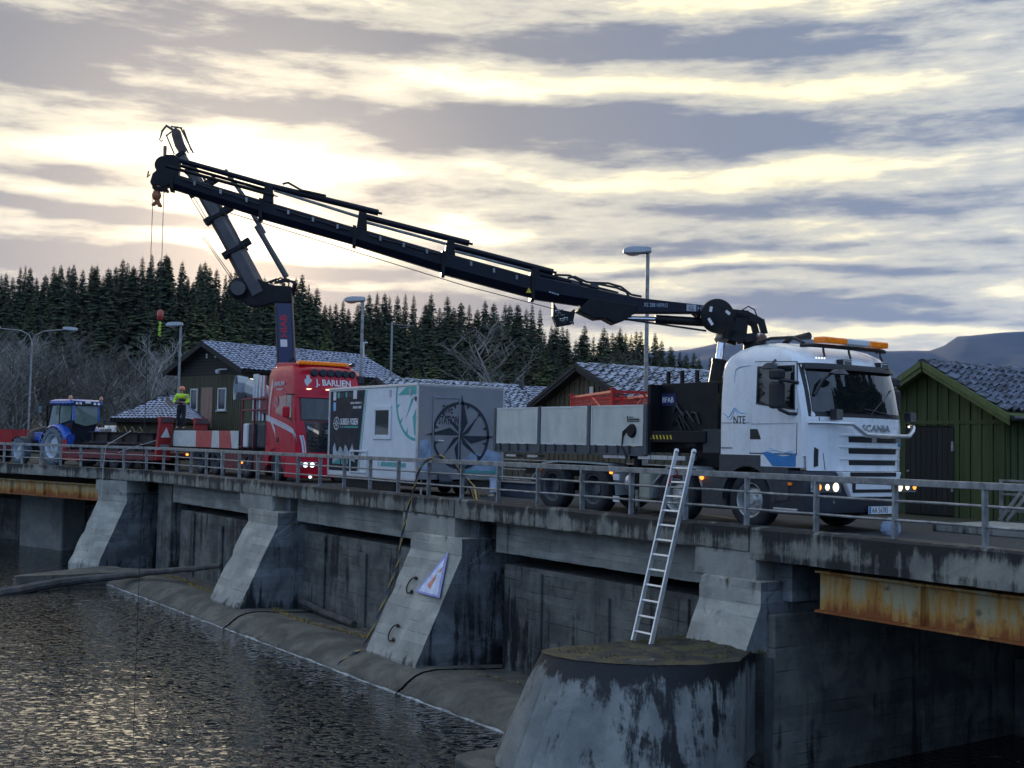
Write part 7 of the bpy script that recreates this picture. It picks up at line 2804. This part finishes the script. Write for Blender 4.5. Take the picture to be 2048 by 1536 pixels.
# ------------------------------------------------------------------ low loader with red ramps, steel beams on it
LW = thing('low_loader', 'low machinery trailer with two upright red ramps behind the tractor', 'trailer', lf(4.1, 4.05, 0), RZ)
m_rred = mat('worn red ramp paint', (.42, .03, .03), .5, var=.2, dirt=.35, dirtcol=(.15, .05, .05))
m_dred = mat('dark red frame', (.17, .025, .03), .6, var=.25, dirt=.4)
s = MB()
s.box(.1, 7.2, -1.2, 1.2, .62, .74)
for y in (-1.22, -.4, .4, 1.16):
    s.box(.1, 7.2, y, y + .08, .42, .61)
s.build('deck', m_dred, LW, bevel=.01)
s = MB()
s.box(5.2, 6.9, 1.14, 1.24, .28, .4)
s.box(6.85, 6.95, 1.1, 1.26, .3, 1.2)
s.build('side_guard', m_rred, LW)
for x in (2.1, 3.0, 3.9):
    for sd in (1, -1):
        wheel(LW, x, sd * 1.2, .37, .37, .2, .26, 'steer', sd, nuts=6, rimmat=m_darkrim)
for y0 in (.55, -1.2):
    s = MB()
    for y in (y0, y0 + .58):
        s.prism([(-.02, y, .42), (.16, y, .42), (-.12, y, 2.22), (-.22, y, 2.22)], (0, .07, 0))
    s.prism([(-.03, y0 + .07, .45), (-.22, y0 + .07, 2.20), (-.20, y0 + .07, 2.20), (-.01, y0 + .07, .45)], (0, .51, 0))
    for k in range(6):
        z = .6 + k * .27
        s.box(-.0 - .11 * (z - .42), .06 - .11 * (z - .42), y0 + .07, y0 + .58, z, z + .05)
    s.box(-.24, -.06, y0 - .005, y0 + .655, 1.98, 2.23)
    rp_ = s.build('ramp', m_rred, LW, bevel=.008)
    s = MB()
    s.box(-.26, -.242, y0 + .04, y0 + .61, 2.0, 2.21)
    adopt(s.build('ramp_cap', mat('dark worn steel', (.07, .045, .05), .6)), rp_)
    if y0 > 0:
        s = MB()
        s.prism([(-.165, y0 + .10, 1.38), (-.165, y0 + .56, 1.38), (-.205, y0 + .33, 1.80)], (-.006, 0, 0))
        adopt(s.build('warning_triangle', m_label), rp_)
        s = MB()
        s.box(-.10, -.08, y0 + .10, y0 + .55, .88, 1.12)
        adopt(s.build('ramp_plate', mat('dull grey plate', (.25, .25, .26), .6)), rp_)
LOCAL[0] = False
m_beam = mat('dark rusty steel', (.045, .036, .034), .7, .2, var=.35, scale=3, dirt=.3, dirtcol=(.09, .05, .035))


def lw(x, y, z):
    return lf(4.1 + x, 4.05 - y, z)


for x0, x1, y, z0, z1, lb_ in ((.3, 5.7, .85, .75, 1.10, 'long dark steel beam lying lowest on the low machinery trailer'), (.35, 5.35, .80, 1.115, 1.58, 'taller dark steel beam stacked on top of the lower one behind the railing')):
    s = MB()
    for za, zb, w_ in ((z0, z0 + .035, .32), (z1 - .035, z1, .32), (z0 + .035, z1 - .035, .03)):
        s.prism([lw(x0, y - w_ / 2, za), lw(x1, y - w_ / 2, za), lw(x1, y + w_ / 2, za), lw(x0, y + w_ / 2, za)], (0, 0, zb - za))
    for k in range(5):
        xx = lerp(x0 + .3, x1 - .3, k / 4)
        s.prism([lw(xx, y - .15, z0 + .035), lw(xx + .02, y - .15, z0 + .035), lw(xx + .02, y + .15, z0 + .035), lw(xx, y + .15, z0 + .035)], (0, 0, z1 - z0 - .07))
    tag(s.build('steel_beam', m_beam), lb_, 'beam')
tr_ = thing('bar_lattice', 'row of pointed brass-coloured bars standing on the stacked steel beam', 'lattice', lw(3, .7, 1.58))
for k in range(6):
    s = MB()
    x = 1.9 + k * .56
    s.path([lw(x - .22, .72, 1.59), lw(x, .72, 1.82), lw(x + .22, .72, 1.59)], .014, 5)
    s.build('bar', mat('dull brass', (.25, .20, .10), .5, .3), tr_)
s = MB()
s.path([lw(.05, 1.18, 1.25), lw(1.6, 1.22, .95), lw(2.6, 1.25, .7)], .016, 5)
tag(s.build('lashing_strap', mat('pale lashing strap', (.5, .5, .48), .7)), 'pale lashing strap running from the red ramp across the trailer deck', 'strap')

# red tipping trailer in front of the tractor, cut by the frame edge
RTT = thing('tipping_trailer', 'red ribbed tipping trailer ahead of the blue tractor, cut by the left edge', 'trailer', lf(20.5, 4.1, 0), RZ)
LOCAL[0] = True
s = MB()
s.box(-2.3, 2.3, -1.15, 1.15, .95, 1.02)
for x0, x1, y0, y1 in ((-2.3, 2.3, 1.10, 1.15), (-2.3, 2.3, -1.15, -1.10), (-2.3, -2.25, -1.1, 1.1), (2.25, 2.3, -1.1, 1.1)):
    s.box(x0, x1, y0, y1, 1.02, 1.62)
s.build('tub', m_rred, RTT)
for k in range(6):
    s = MB()
    s.box(-2.28 + k * .9, -2.2 + k * .9, 1.152, 1.20, .95, 1.62)
    s.build('rib', m_rred, RTT)
for k in range(4):
    s = MB()
    s.box(-2.35, -2.302, -1.05 + k * .68, -.98 + k * .68, .95, 1.62)
    s.build('rib', m_rred, RTT)
for x in (-.7, .5):
    for sd in (1, -1):
        wheel(RTT, x, sd * 1.05, .48, .48, .27, .35, 'steer', sd, nuts=6)
s = MB()
s.box(-2.2, 3.4, -.35, .35, .6, .94)
s.build('frame', m_dred, RTT)
LOCAL[0] = False

# white van behind the tractor
VAN = thing('white_van', 'white van mostly hidden behind the blue tractor', 'van', lf(13.5, 7.6, 0), RZ)
LOCAL[0] = True
s = MB()
rows = []
for x, zb, zt, hw_ in ((-2.6, .45, 1.5, .80), (-2.5, .4, 1.82, .88), (-1.2, .38, 1.92, .92), (.9, .38, 1.90, .92), (1.6, .38, 1.45, .92), (2.3, .38, 1.2, .90), (2.65, .45, .95, .78)):
    rows.append([(x, hw_, zb), (x, hw_, lerp(zb, zt, .55)), (x, hw_ * .88, zt - .08), (x, hw_ * .6, zt), (x, -hw_ * .6, zt), (x, -hw_ * .88, zt - .08), (x, -hw_, lerp(zb, zt, .55)), (x, -hw_, zb)])
s.grid(rows, closed=True)
s.add(rows[0], [tuple(range(8))])
s.add(rows[-1], [tuple(range(8))])
s.build('body', m_wpaint, VAN, smooth=True, angle=35)
for sd in (1, -1):
    s = MB()
    s.prism([(-.1, sd * .925, 1.2), (1.1, sd * .925, 1.2), (.8, sd * .85, 1.72), (-.1, sd * .85, 1.75)], (0, sd * .01, 0))
    s.build('side_window', m_wind, VAN)
    for x in (-1.7, 1.7):
        wheel(VAN, x, sd * .93, .33, .33, .2, .2, 'steer', sd, nuts=5)
s = MB()
s.prism([(1.05, .72, 1.78), (1.05, -.72, 1.78), (1.72, -.74, 1.36), (1.72, .74, 1.36)], (.03, 0, .03))
s.build('windscreen', m_wind, VAN)
LOCAL[0] = False

# ------------------------------------------------------------------ person in hi-vis jacket
PX, PY, PZ = -48.45, 16.72, 1.722
face = Vector((.70, -.714, 0)).normalized()          # looks towards the camera, down at the box in his hands
left = Vector((-face.y, face.x, 0))


def skinned(name, verts, edges, radii, mt, parent, sub=1, root=0):
    me = bpy.data.meshes.new(name)
    W = [Vector((PX, PY, PZ)) + face * f + left * l_ + Vector((0, 0, z)) for f, l_, z in verts]
    me.from_pydata(W, edges, [])
    o_ = bpy.data.objects.new(name, me)
    COL.objects.link(o_)
    sk = o_.modifiers.new('skin', 'SKIN')
    sk.use_smooth_shade = True
    sv = me.skin_vertices[0].data if me.skin_vertices else None
    if sv is None:
        bm = bmesh.new()
        bm.from_mesh(me)
        bm.verts.layers.skin.verify()
        bm.to_mesh(me)
        bm.free()
        sv = me.skin_vertices[0].data
    for i, r_ in enumerate(radii):
        sv[i].radius = r_ if isinstance(r_, tuple) else (r_, r_)
        sv[i].use_root = i == root
    if sub:
        ss = o_.modifiers.new('sub', 'SUBSURF')
        ss.levels = sub
        ss.render_levels = sub
    me.materials.append(mt)
    if parent is not None:
        adopt(o_, parent)
    return o_


m_skin = mat('skin', (.42, .24, .17), .55, var=.1)
m_hivis = mat('hi-vis yellow green', (.55, .85, .03), .6, var=.08)
m_work = mat('dark work clothes', (.012, .013, .02), .8, var=.3)
man = thing('person', 'person in orange helmet and yellow-green jacket holding a control box on the load bed', 'person', (PX, PY, PZ))
SK = {'pel': (0, 0, .92), 'wst': (.01, 0, 1.08), 'cst': (0, 0, 1.32), 'nck': (.01, 0, 1.46), 'jaw': (.045, 0, 1.53), 'hed': (.015, 0, 1.61), 'crn': (0, 0, 1.68)}
V, E, RR = [], [], []


def vv(p, r_, link=None):
    V.append(p)
    RR.append(r_)
    if link is not None:
        E.append((link, len(V) - 1))
    return len(V) - 1


pel = vv((0, 0, .92), (.15, .12))
wst = vv((.01, 0, 1.08), (.14, .11), pel)
cst = vv((0, 0, 1.32), (.17, .12), wst)
nck = vv((.01, 0, 1.47), .055, cst)
jaw = vv((.035, 0, 1.54), (.062, .07), nck)
hed = vv((.02, 0, 1.62), (.078, .09), jaw)
crn = vv((.0, 0, 1.70), (.06, .07), hed)
nose_ = vv((.125, 0, 1.585), .012, hed)
hands = []
for sd in (1, -1):
    hip = vv((0, sd * .09, .88), .10, pel)
    kn = vv((.03, sd * .115, .50), .065, hip)
    an = vv((-.01, sd * .13, .09), .045, kn)
    to = vv((.14, sd * .15, .035), .04, an)
    sh = vv((0, sd * .20, 1.40), .065, cst)
    el = vv((.03, sd * .30, 1.13), .048, sh)
    wr = vv((.24, sd * .17, 1.10), .032, el)
    pm = vv((.30, sd * .13, 1.11), (.035, .02), wr)
    for k in range(4):
        b0 = vv((.335, sd * (.15 - k * .02), 1.125 - k * .008), .010, pm)
        b1 = vv((.365 - .004 * k, sd * (.13 - k * .02), 1.12 - k * .01), .009, b0)
        vv((.372, sd * (.105 - k * .018), 1.10 - k * .01), .008, b1)
    th_ = vv((.30, sd * .10, 1.135), .011, pm)
    vv((.325, sd * .085, 1.145), .009, th_)
bodyo = skinned('body', V, E, RR, m_skin, man, 2, pel)
# trousers, jacket (yellow shoulders and sleeves over a dark front), boots, helmet
skinned('trousers', [(0, 0, .96), (0, .09, .88), (.03, .115, .50), (-.01, .13, .10), (0, -.09, .88), (.03, -.115, .50), (-.01, -.13, .10), (.01, 0, 1.1)], [(0, 1), (1, 2), (2, 3), (0, 4), (4, 5), (5, 6), (0, 7)], [(.175, .145), .12, .088, .075, .12, .088, .075, (.165, .135)], m_work, man, 2)
skinned('jacket_front', [(.012, 0, 1.0), (.012, 0, 1.18), (.008, 0, 1.30)], [(0, 1), (1, 2)], [(.18, .145), (.185, .150), (.195, .150)], m_work, man, 2)
skinned('jacket', [(0, 0, 1.22), (0, 0, 1.36), (0, 0, 1.45), (0, .20, 1.41), (.03, .31, 1.13), (.17, .215, 1.105), (0, -.20, 1.41), (.03, -.31, 1.13), (.17, -.215, 1.105)], [(0, 1), (1, 2), (1, 3), (3, 4), (4, 5), (1, 6), (6, 7), (7, 8)], [(.19, .13), (.20, .145), (.10, .09), .092, .078, .055, .092, .078, .055], m_hivis, man, 2)
for sd in (1, -1):
    skinned('boot', [(-.04, sd * .13, .12), (-.02, sd * .132, .05), (.14, sd * .15, .04)], [(0, 1), (1, 2)], [.07, .06, .05], m_print, man, 1)
s = MB()
c_ = Vector((PX, PY, PZ)) + face * .012
s.lathe([(.14, 1.645), (.135, 1.655), (.118, 1.66), (.113, 1.70), (.095, 1.755), (.055, 1.785), (0, 1.79)], c_, (0, 0, 1), 18)
s.prism([c_ + face * .09 + left * .07 + Vector((0, 0, 1.648)), c_ + face * .19 + left * .04 + Vector((0, 0, 1.64)), c_ + face * .19 - left * .04 + Vector((0, 0, 1.64)), c_ + face * .09 - left * .07 + Vector((0, 0, 1.648))], (0, 0, .012))
s.build('helmet', mat('orange helmet', (.72, .20, .07), .35, coat=.3), man, smooth=True, angle=40)
for sd in (1, -1):
    s = MB()
    s.lathe([(0, -.012), (.011, 0), (0, .012)], Vector((PX, PY, PZ)) + face * .108 + left * sd * .032 + Vector((0, 0, 1.615)), face, 8)
    s.build('eye', m_print, man)
    s = MB()
    s.lathe([(0, -.01), (.025, -.008), (.03, .004), (0, .01)], Vector((PX, PY, PZ)) + left * sd * .098 + Vector((0, 0, 1.60)) - face * .0, left * sd, 8)
    s.build('ear', m_skin, man)
s = MB()
b0 = Vector((PX, PY, PZ)) + face * .34 + Vector((0, 0, 1.04))
s.prism([b0 + left * .10 - face * .06, b0 - left * .10 - face * .06, b0 - left * .10 + face * .06, b0 + left * .10 + face * .06], (0, 0, .075))
rcx = thing('remote_control', 'black crane remote control held by the person in the hi-vis jacket', 'remote control', b0)
s.build('case', m_blackpl, rcx, bevel=.012)
for k in range(4):
    s = MB()
    q = b0 + left * (.07 - k * .047) + Vector((0, 0, .075))
    s.tube(q, q + Vector((0, 0, .04)), .006, 6)
    s.build('lever', m_alu, rcx)

# ------------------------------------------------------------------ red mesh cage on the truck bed
CG = thing('mesh_cage', 'red steel mesh cage standing on the bed of the white truck', 'cage', (-21, 17, 1.4))
m_cred = mat('bright red cage paint', (.55, .022, .018), .45, var=.15)
A = Vector((-19.55, 15.95, 0))
du_ = Vector((-.917, .40, 0)).normalized()
dv_ = Vector((.40, .917, 0)).normalized()
LU, LV = 3.6, 1.25
cor = [A, A + du_ * LU, A + du_ * LU + dv_ * LV, A + dv_ * LV]
for k, c_ in enumerate(cor):
    s = MB()
    s.beam(c_ + Vector((0, 0, 1.42)), c_ + Vector((0, 0, 2.60)), .06, .06)
    s.box(c_.x - .045, c_.x + .045, c_.y - .045, c_.y + .045, 2.60, 2.63)
    s.build('post', m_cred, CG)
for k in range(4):
    a, b_ = cor[k], cor[(k + 1) % 4]
    for z in (1.46, 2.0, 2.55):
        s = MB()
        s.beam(a + Vector((0, 0, z)), b_ + Vector((0, 0, z)), .05, .05)
        s.build('frame_bar', m_cred, CG)
    s = MB()
    L_ = (b_ - a).length
    n_ = int(L_ / .075)
    for i in range(1, n_):
        q = a.lerp(b_, i / n_)
        s.tube(q + Vector((0, 0, 1.46)), q + Vector((0, 0, 2.55)), .0055, 3, caps=False)
    for i in range(1, 15):
        z = 1.46 + i * .075
        s.tube(a + Vector((0, 0, z)), b_ + Vector((0, 0, z)), .0055, 3, caps=False)
    s.beam(a.lerp(b_, .05) + Vector((0, 0, 2.0)), a.lerp(b_, .5) + Vector((0, 0, 2.55)), .03, .03)
    s.build('mesh_panel', m_cred, CG)

# ------------------------------------------------------------------ ladder against the railing
LAD = thing('aluminium_ladder', 'aluminium ladder leaning from the mossy pier nose up to the railing', 'ladder', (-14.85, 12.83, -1.75))
bl, br = Vector((-15.06, 12.80, -1.75)), Vector((-14.62, 12.80, -1.75))
tl, tr2 = Vector((-15.74, 14.31, 1.35)), Vector((-15.30, 14.31, 1.35))
up_ = (tl - bl).normalized()
for a, b_ in ((bl, tl), (br, tr2)):
    s = MB()
    s.beam(a, b_, .032, .085, up=(0, -1, .4))
    rl = s.build('stile', m_alu, LAD, bevel=.006)
    s = MB()
    s.lathe([(.0, .03), (.035, .025), (.045, 0), (.045, -.03)], b_, up_, 10)
    adopt(s.build('end_cap', m_label), rl)
for k in range(12):
    f = .05 + k * .0775
    s = MB()
    s.beam(bl.lerp(tl, f), br.lerp(tr2, f), .035, .03, up=(0, -1, .4))
    s.build('rung', m_alu, LAD, bevel=.005)
s = MB()
s.path([bl.lerp(tl, .92), tl + Vector((.1, -.03, -.45)), bl.lerp(tl, .86) + Vector((.06, -.04, 0)), bl.lerp(tl, .82) + Vector((.03, -.04, -.05))], .012, 5)
tag(s.build('red_rope', mat('red rope', (.35, .02, .03), .8)), 'short red rope tied round the top of the ladder', 'rope')

# twisted hose that hangs over the railing by the trailer
HO = [(-23.3, 15.0, .05), (-23.5, 14.75, .7), (-23.75, 14.45, 1.06), (-24.1, 14.3, 1.05), (-24.4, 14.17, .82), (-24.6, 14.15, .4), (-24.78, 14.13, .04), (-24.95, 14.1, -.5), (-25.02, 14.05, -.95), (-24.93, 13.95, -1.4), (-24.83, 13.75, -1.75), (-24.74, 13.5, -2.25), (-24.70, 13.25, -2.75), (-24.72, 12.95, -3.3), (-24.8, 12.75, -3.45), (-24.95, 12.5, -3.66), (-25.05, 12.35, -4.0)]
HO = [Vector(p) for p in HO]
fine = []
for i in range(len(HO) - 1):
    p0, p1, p2, p3 = HO[max(i - 1, 0)], HO[i], HO[i + 1], HO[min(i + 2, len(HO) - 1)]
    for k in range(8):
        u = k / 8
        fine.append(.5 * ((2 * p1) + (-p0 + p2) * u + (2 * p0 - 5 * p1 + 4 * p2 - p3) * u * u + (-p0 + 3 * p1 - 3 * p2 + p3) * u ** 3))
hose = thing('diving_umbilical', 'twisted yellow-black diving hose hanging over the railing down the pier', 'hose', HO[6])
for j, mt_ in enumerate((m_print, mat('ochre hose', (.38, .26, .07), .6), mat('blue grey hose', (.09, .10, .13), .6))):
    pts = []
    for i, p in enumerate(fine):
        a = i * .75 + j * 2.094
        t_ = (fine[min(i + 1, len(fine) - 1)] - fine[max(i - 1, 0)]).normalized()
        e1 = t_.cross(Vector((.3, 1, .2))).normalized()
        e2 = t_.cross(e1)
        pts.append(p + (e1 * math.cos(a) + e2 * math.sin(a)) * .017)
    s = MB()
    s.path(pts, .017, 6)
    s.build('strand', mt_, hose, smooth=True)
for k, (x0, y0) in enumerate(((-22.9, 15.3), (-22.75, 15.35))):
    s = MB()
    s.path([(-25.9, 16.4, .5), (-24.9, 16.0, .35), (-24.0, 15.5 + k * .1, .06), (x0, y0, .03)], .025, 6)
    tag(s.build('cable', m_print if k else MATS['ochre hose']), ('black' if k else 'ochre') + ' cable running from the dive trailer step to the kerb', 'cable')
# rope at the bend of the bridge
s = MB()
s.path([lf(3.0, .9, 1.62), lf(3.15, -.1, 1.02), lf(3.1, -.22, .15), lf(2.7, -.5, -1.1), lf(1.7, -1.6, -3.0), lf(1.2, -2.5, -3.4), lf(1.1, -3.0, -3.75)], .014, 5)
tag(s.build('mooring_rope', mat('pale rope', (.42, .40, .36), .8)), 'thin pale rope hung over the railing at the bend, down to the log', 'rope')

# triangular sign hung on the pier, iron rings
nsl = Vector((0, -2.26, 1.1)).normalized()
nsl = Vector((0, -.899, .438))
sg = thing('triangular_sign', 'white and violet triangular sign with red mark hanging on the third pier', 'sign', (-23.0, 13.6, -1.6))


def on_pier(x, z, off=.0):
    return Vector((x, 14.1 + .489 * (z + 1.09), z)) + nsl * off


tri = [(-22.92, -1.02), (-23.55, -1.98), (-22.48, -1.99)]
s = MB()
s.prism([on_pier(x, z, .05) for x, z in tri], nsl * .012)
s.build('plate', mat('violet sign rim', (.30, .30, .58), .5, var=.15), sg, bevel=.01)
cx_, cz_ = sum(p[0] for p in tri) / 3, sum(p[1] for p in tri) / 3
s = MB()
s.prism([on_pier(lerp(x, cx_, .22), lerp(z, cz_, .22) - .03, .064) for x, z in tri], nsl * .003)
s.build('face', mat('pale sign face', (.60, .66, .82), .5, var=.2, scale=6), sg)
s = MB()
s.prism([on_pier(x, z, .068) for x, z in ((-23.14, -1.80), (-22.98, -1.52), (-22.94, -1.62), (-22.98, -1.86))], nsl * .003)
s.prism([on_pier(x, z, .068) for x, z in ((-22.96, -1.50), (-22.86, -1.36), (-22.84, -1.48))], nsl * .003)
s.build('red_mark', mat('faded red mark', (.62, .20, .14), .5, var=.3, scale=9), sg)
m_iron = mat('rusty iron', (.035, .022, .018), .8, var=.4)
for k, (x, z, lb_) in enumerate(((-23.83, -1.86, 'rusty iron ring beside the triangular sign on the pier'), (-23.72, -2.88, 'rusty iron ring low on the pier under the triangular sign'))):
    s = MB()
    pts = [on_pier(x + .17 * math.cos(a) , z + .17 * math.sin(a), .05) for a in [R(75 + i * 14) for i in range(18)]]
    s.path([on_pier(x + .04, z + .16, -.05)] + pts + [on_pier(x + .04, z - .17, -.05)], .017, 6)
    for q in (pts[0], pts[-1]):
        s.lathe([(0, -.03), (.04, -.02), (.04, .02), (0, .04)], q, nsl, 8)
    tag(s.build('mooring_ring', m_iron, smooth=True), lb_, 'ring')
# pegs for the sign cord
# logs on the sill and in the water
m_log = mat('wet grey log', (.075, .07, .065), .75, var=.45, scale=3, bump=.6, bscale=14)


def log(pts, rad, lb_):
    s = MB()
    P = [Vector(p) for p in pts]
    f = []
    for i in range(len(P) - 1):
        for k in range(6):
            q = P[i].lerp(P[i + 1], k / 6)
            f.append(q + Vector((noise.noise(q * 1.3) * .04, 0, noise.noise(q * 1.7 + Vector((5, 0, 0))) * .04)))
    f.append(P[-1])
    s.path(f, [lerp(rad[0], rad[1], i / (len(f) - 1)) * (1 + .12 * noise.noise(f[i] * 3)) for i in range(len(f))], 9)
    tag(s.build('log', m_log, smooth=True), lb_, 'log')


log([(-41.0, 7.2, -3.84), (-41.5, 8.7, -3.74), (-42.3, 10.9, -3.55), (-41.6, 12.4, -3.36), (-39.3, 13.5, -3.0), (-36.9, 14.2, -2.66)], (.20, .08), 'long grey drift log leaning from the water up to the second pier')
log([(-32.0, 14.75, -3.2), (-30.3, 14.65, -3.33), (-28.2, 14.5, -3.36)], (.10, .09), 'short weathered log lying on the sill against the dam wall')
# fallen leaves along the sill, moss tufts on the nose
rq = random.Random(44)
s = MB()
for k in range(1500):
    if rq.random() < .35:
        x = rq.uniform(-41.5, -36.2)
    else:
        x = rq.uniform(-32.2, -24.9) if rq.random() < .85 else rq.uniform(-21.5, -16)
    y = 13.86 + .16 * math.sin(x * .9) + rq.gauss(0, .09)
    z = -3.415 + rq.uniform(.0, .035)
    a = rq.uniform(0, 6.3)
    l_ = rq.uniform(.018, .04)
    c0, c1 = math.cos(a) * l_, math.sin(a) * l_
    tz = rq.uniform(-.02, .02)
    s.add([(x - c0, y - c1, z), (x + c1 * .6, y - c0 * .6, z + tz), (x + c0, y + c1, z + .01), (x - c1 * .6, y + c0 * .6, z - tz * .5)], [(0, 1, 2, 3)])
o = tag(s.build('fallen_leaves', mat('fallen yellow leaves', (.30, .20, .055), .8, var=.6, scale=20)), 'fallen yellow leaves gathered along the spillway sill', 'leaves')
o['kind'] = 'stuff'
s = MB()
for k in range(700):
    a = rq.random()
    x, y = rq.uniform(-15.0, -13.2), rq.uniform(11.2, 14.0)
    if x > -14.2 and y < 11.2 + (x + 14.2) * 1.7:
        continue
    if noise.noise(Vector((x * 2.2, y * 2.2, 0))) < -.05:
        continue
    z = -1.76
    h_ = rq.uniform(.02, .06) * (1.6 if y > 13.3 else 1)
    aa = rq.uniform(0, 6.3)
    s.add([(x - .02 * math.cos(aa), y - .02 * math.sin(aa), z - .01), (x + .02 * math.cos(aa), y + .02 * math.sin(aa), z - .01), (x + rq.uniform(-.03, .03), y + rq.uniform(-.03, .03), z + h_)], [(0, 1, 2)])
o = tag(s.build('moss_tufts', mat('olive moss', (.085, .085, .02), .95, var=.5, scale=8)), 'olive moss and dry grass tufts on the pier nose', 'moss')
o['kind'] = 'stuff'

# ------------------------------------------------------------------ rest of the yard
rr2 = thing('rear_railing', 'second steel railing along the far kerb seen between trailer and white truck', 'railing', (-28, 21.3, 0))
for k in range(14):
    x = -38 + k * 1.5
    s = MB()
    s.box(x - .02, x + .02, 21.26, 21.34, 0, .95)
    s.build('post', m_galv, rr2)
for z in (.30, .62, .92):
    for k in range(13):
        s = MB()
        s.tube((-38 + k * 1.5 + .02, 21.3, z), (-38 + (k + 1) * 1.5 - .02, 21.3, z), .022, 6)
        s.build('rail', m_galv, rr2)
s = MB()
s.box(-13.6, -2, 18.55, 20.4, 0, .14)
tag(s.build('concrete_slab', m_cap, bevel=.02), 'low flat concrete slab in front of the green shed', 'slab')
ts = thing('step_trestle', 'grey metal step trestle standing by the right wall of the green shed', 'trestle', (-13.4, 21.0, 0))
for x in (-13.85, -12.9):
    s = MB()
    s.box(x, x + .06, 20.95, 21.0, .0, .92)
    s.build('leg', m_galv, ts)
for z in (.30, .62, .88):
    s = MB()
    s.box(-13.78, -12.9, 20.95, 21.0, z, z + .04)
    s.build('bar', m_galv, ts)
for dx in (0, .16):
    s = MB()
    s.beam((-13.74 + dx, 20.8, .14), (-13.2 + dx, 20.85, .85), .04, .06)
    s.build('stay', m_alu, ts)
s = MB()
rows = []
for z, w_, d_ in ((0, .16, .14), (.06, .2, .17), (.16, .19, .16), (.24, .13, .11), (.29, .05, .05)):
    rows.append([(-13.25 + math.cos(R(a)) * d_ * (1 + .12 * math.sin(a * 3.1)), 16.95 + math.sin(R(a)) * w_, z) for a in range(0, 360, 36)])
s.grid(rows, closed=True)
s.add(rows[-1], [tuple(range(10))])
tag(s.build('sack', mat('pale blue sack', (.26, .32, .42), .8, var=.3, scale=8), smooth=True), 'pale blue sack lying under the front of the white truck', 'sack')
s = MB()
s.prism([(-22.0, 14.52, .70), (-21.72, 14.52, .72), (-21.70, 14.5, .36), (-21.95, 14.5, .33)], (0, .05, 0))
tag(s.build('plastic_bag', mat('blue white plastic bag', (.40, .48, .66), .5, var=.35, scale=9), bevel=.015), 'blue and white plastic bag hanging on the railing behind the dive trailer', 'bag')
s = MB()
s.box(-27.3, -25.6, 18.2, 18.8, 0, .35)
s.box(-27.33, -25.57, 18.17, 18.83, .35, .40)
tag(s.build('storage_crate', mat('blue grey crate', (.06, .075, .10), .6), bevel=.02), 'blue-grey storage crate on the road between trailer and truck', 'crate')
s = MB()
s.box(-24.6, -24.15, 19.2, 19.3, .25, .75)
tag(s.build('white_board', m_twhite, bevel=.005), 'small pale board standing behind the wheels of the white truck', 'board')

# far bank behind the camera: its forest shows in the side windows of the truck and shuts the horizon
fb = MB()
rows = []
for k in range(25):
    a = R(196 + k * 6.5)
    rows.append([(math.cos(a) * D_, math.sin(a) * D_, z) for D_, z in ((62, -4.6), (68, -2.8), (80, -.5), (140, 4), (500, 16))])
fb.grid(rows)
structure(fb.build('far_bank', m_ground, smooth=True))
rq = random.Random(15)
for k in range(44):
    a = R(rq.uniform(200, 345))
    D_ = rq.uniform(74, 100)
    tree('spruce_tree', SPR[k % 6][:2], (math.cos(a) * D_, math.sin(a) * D_, -1.0), rq.uniform(13, 19), rq.uniform(1.1, 1.4), 'spruce on the far bank, out of view behind the camera', 'spruces on the far bank', rq.uniform(0, 6.3))

# ------------------------------------------------------------------ air
hz_m = bpy.data.materials.new('thin blue air')
hz_m.use_nodes = True
ht = NT(hz_m.node_tree)
ht.n.clear()
vol = ht.node('ShaderNodeVolumePrincipled', {'Color': (.30, .52, 1.0, 1), 'Density': 4.5e-5, 'Anisotropy': 0.0})
ho = ht.node('ShaderNodeOutputMaterial')
ht.l.new(vol.outputs[0], ho.inputs['Volume'])
s = MB()
s.box(-9500, 9500, -9500, 9500, -10.5, 760)
o = tag(s.build('haze', hz_m), 'thin blue evening air that veils the far mountains', 'haze')
o['kind'] = 'stuff'
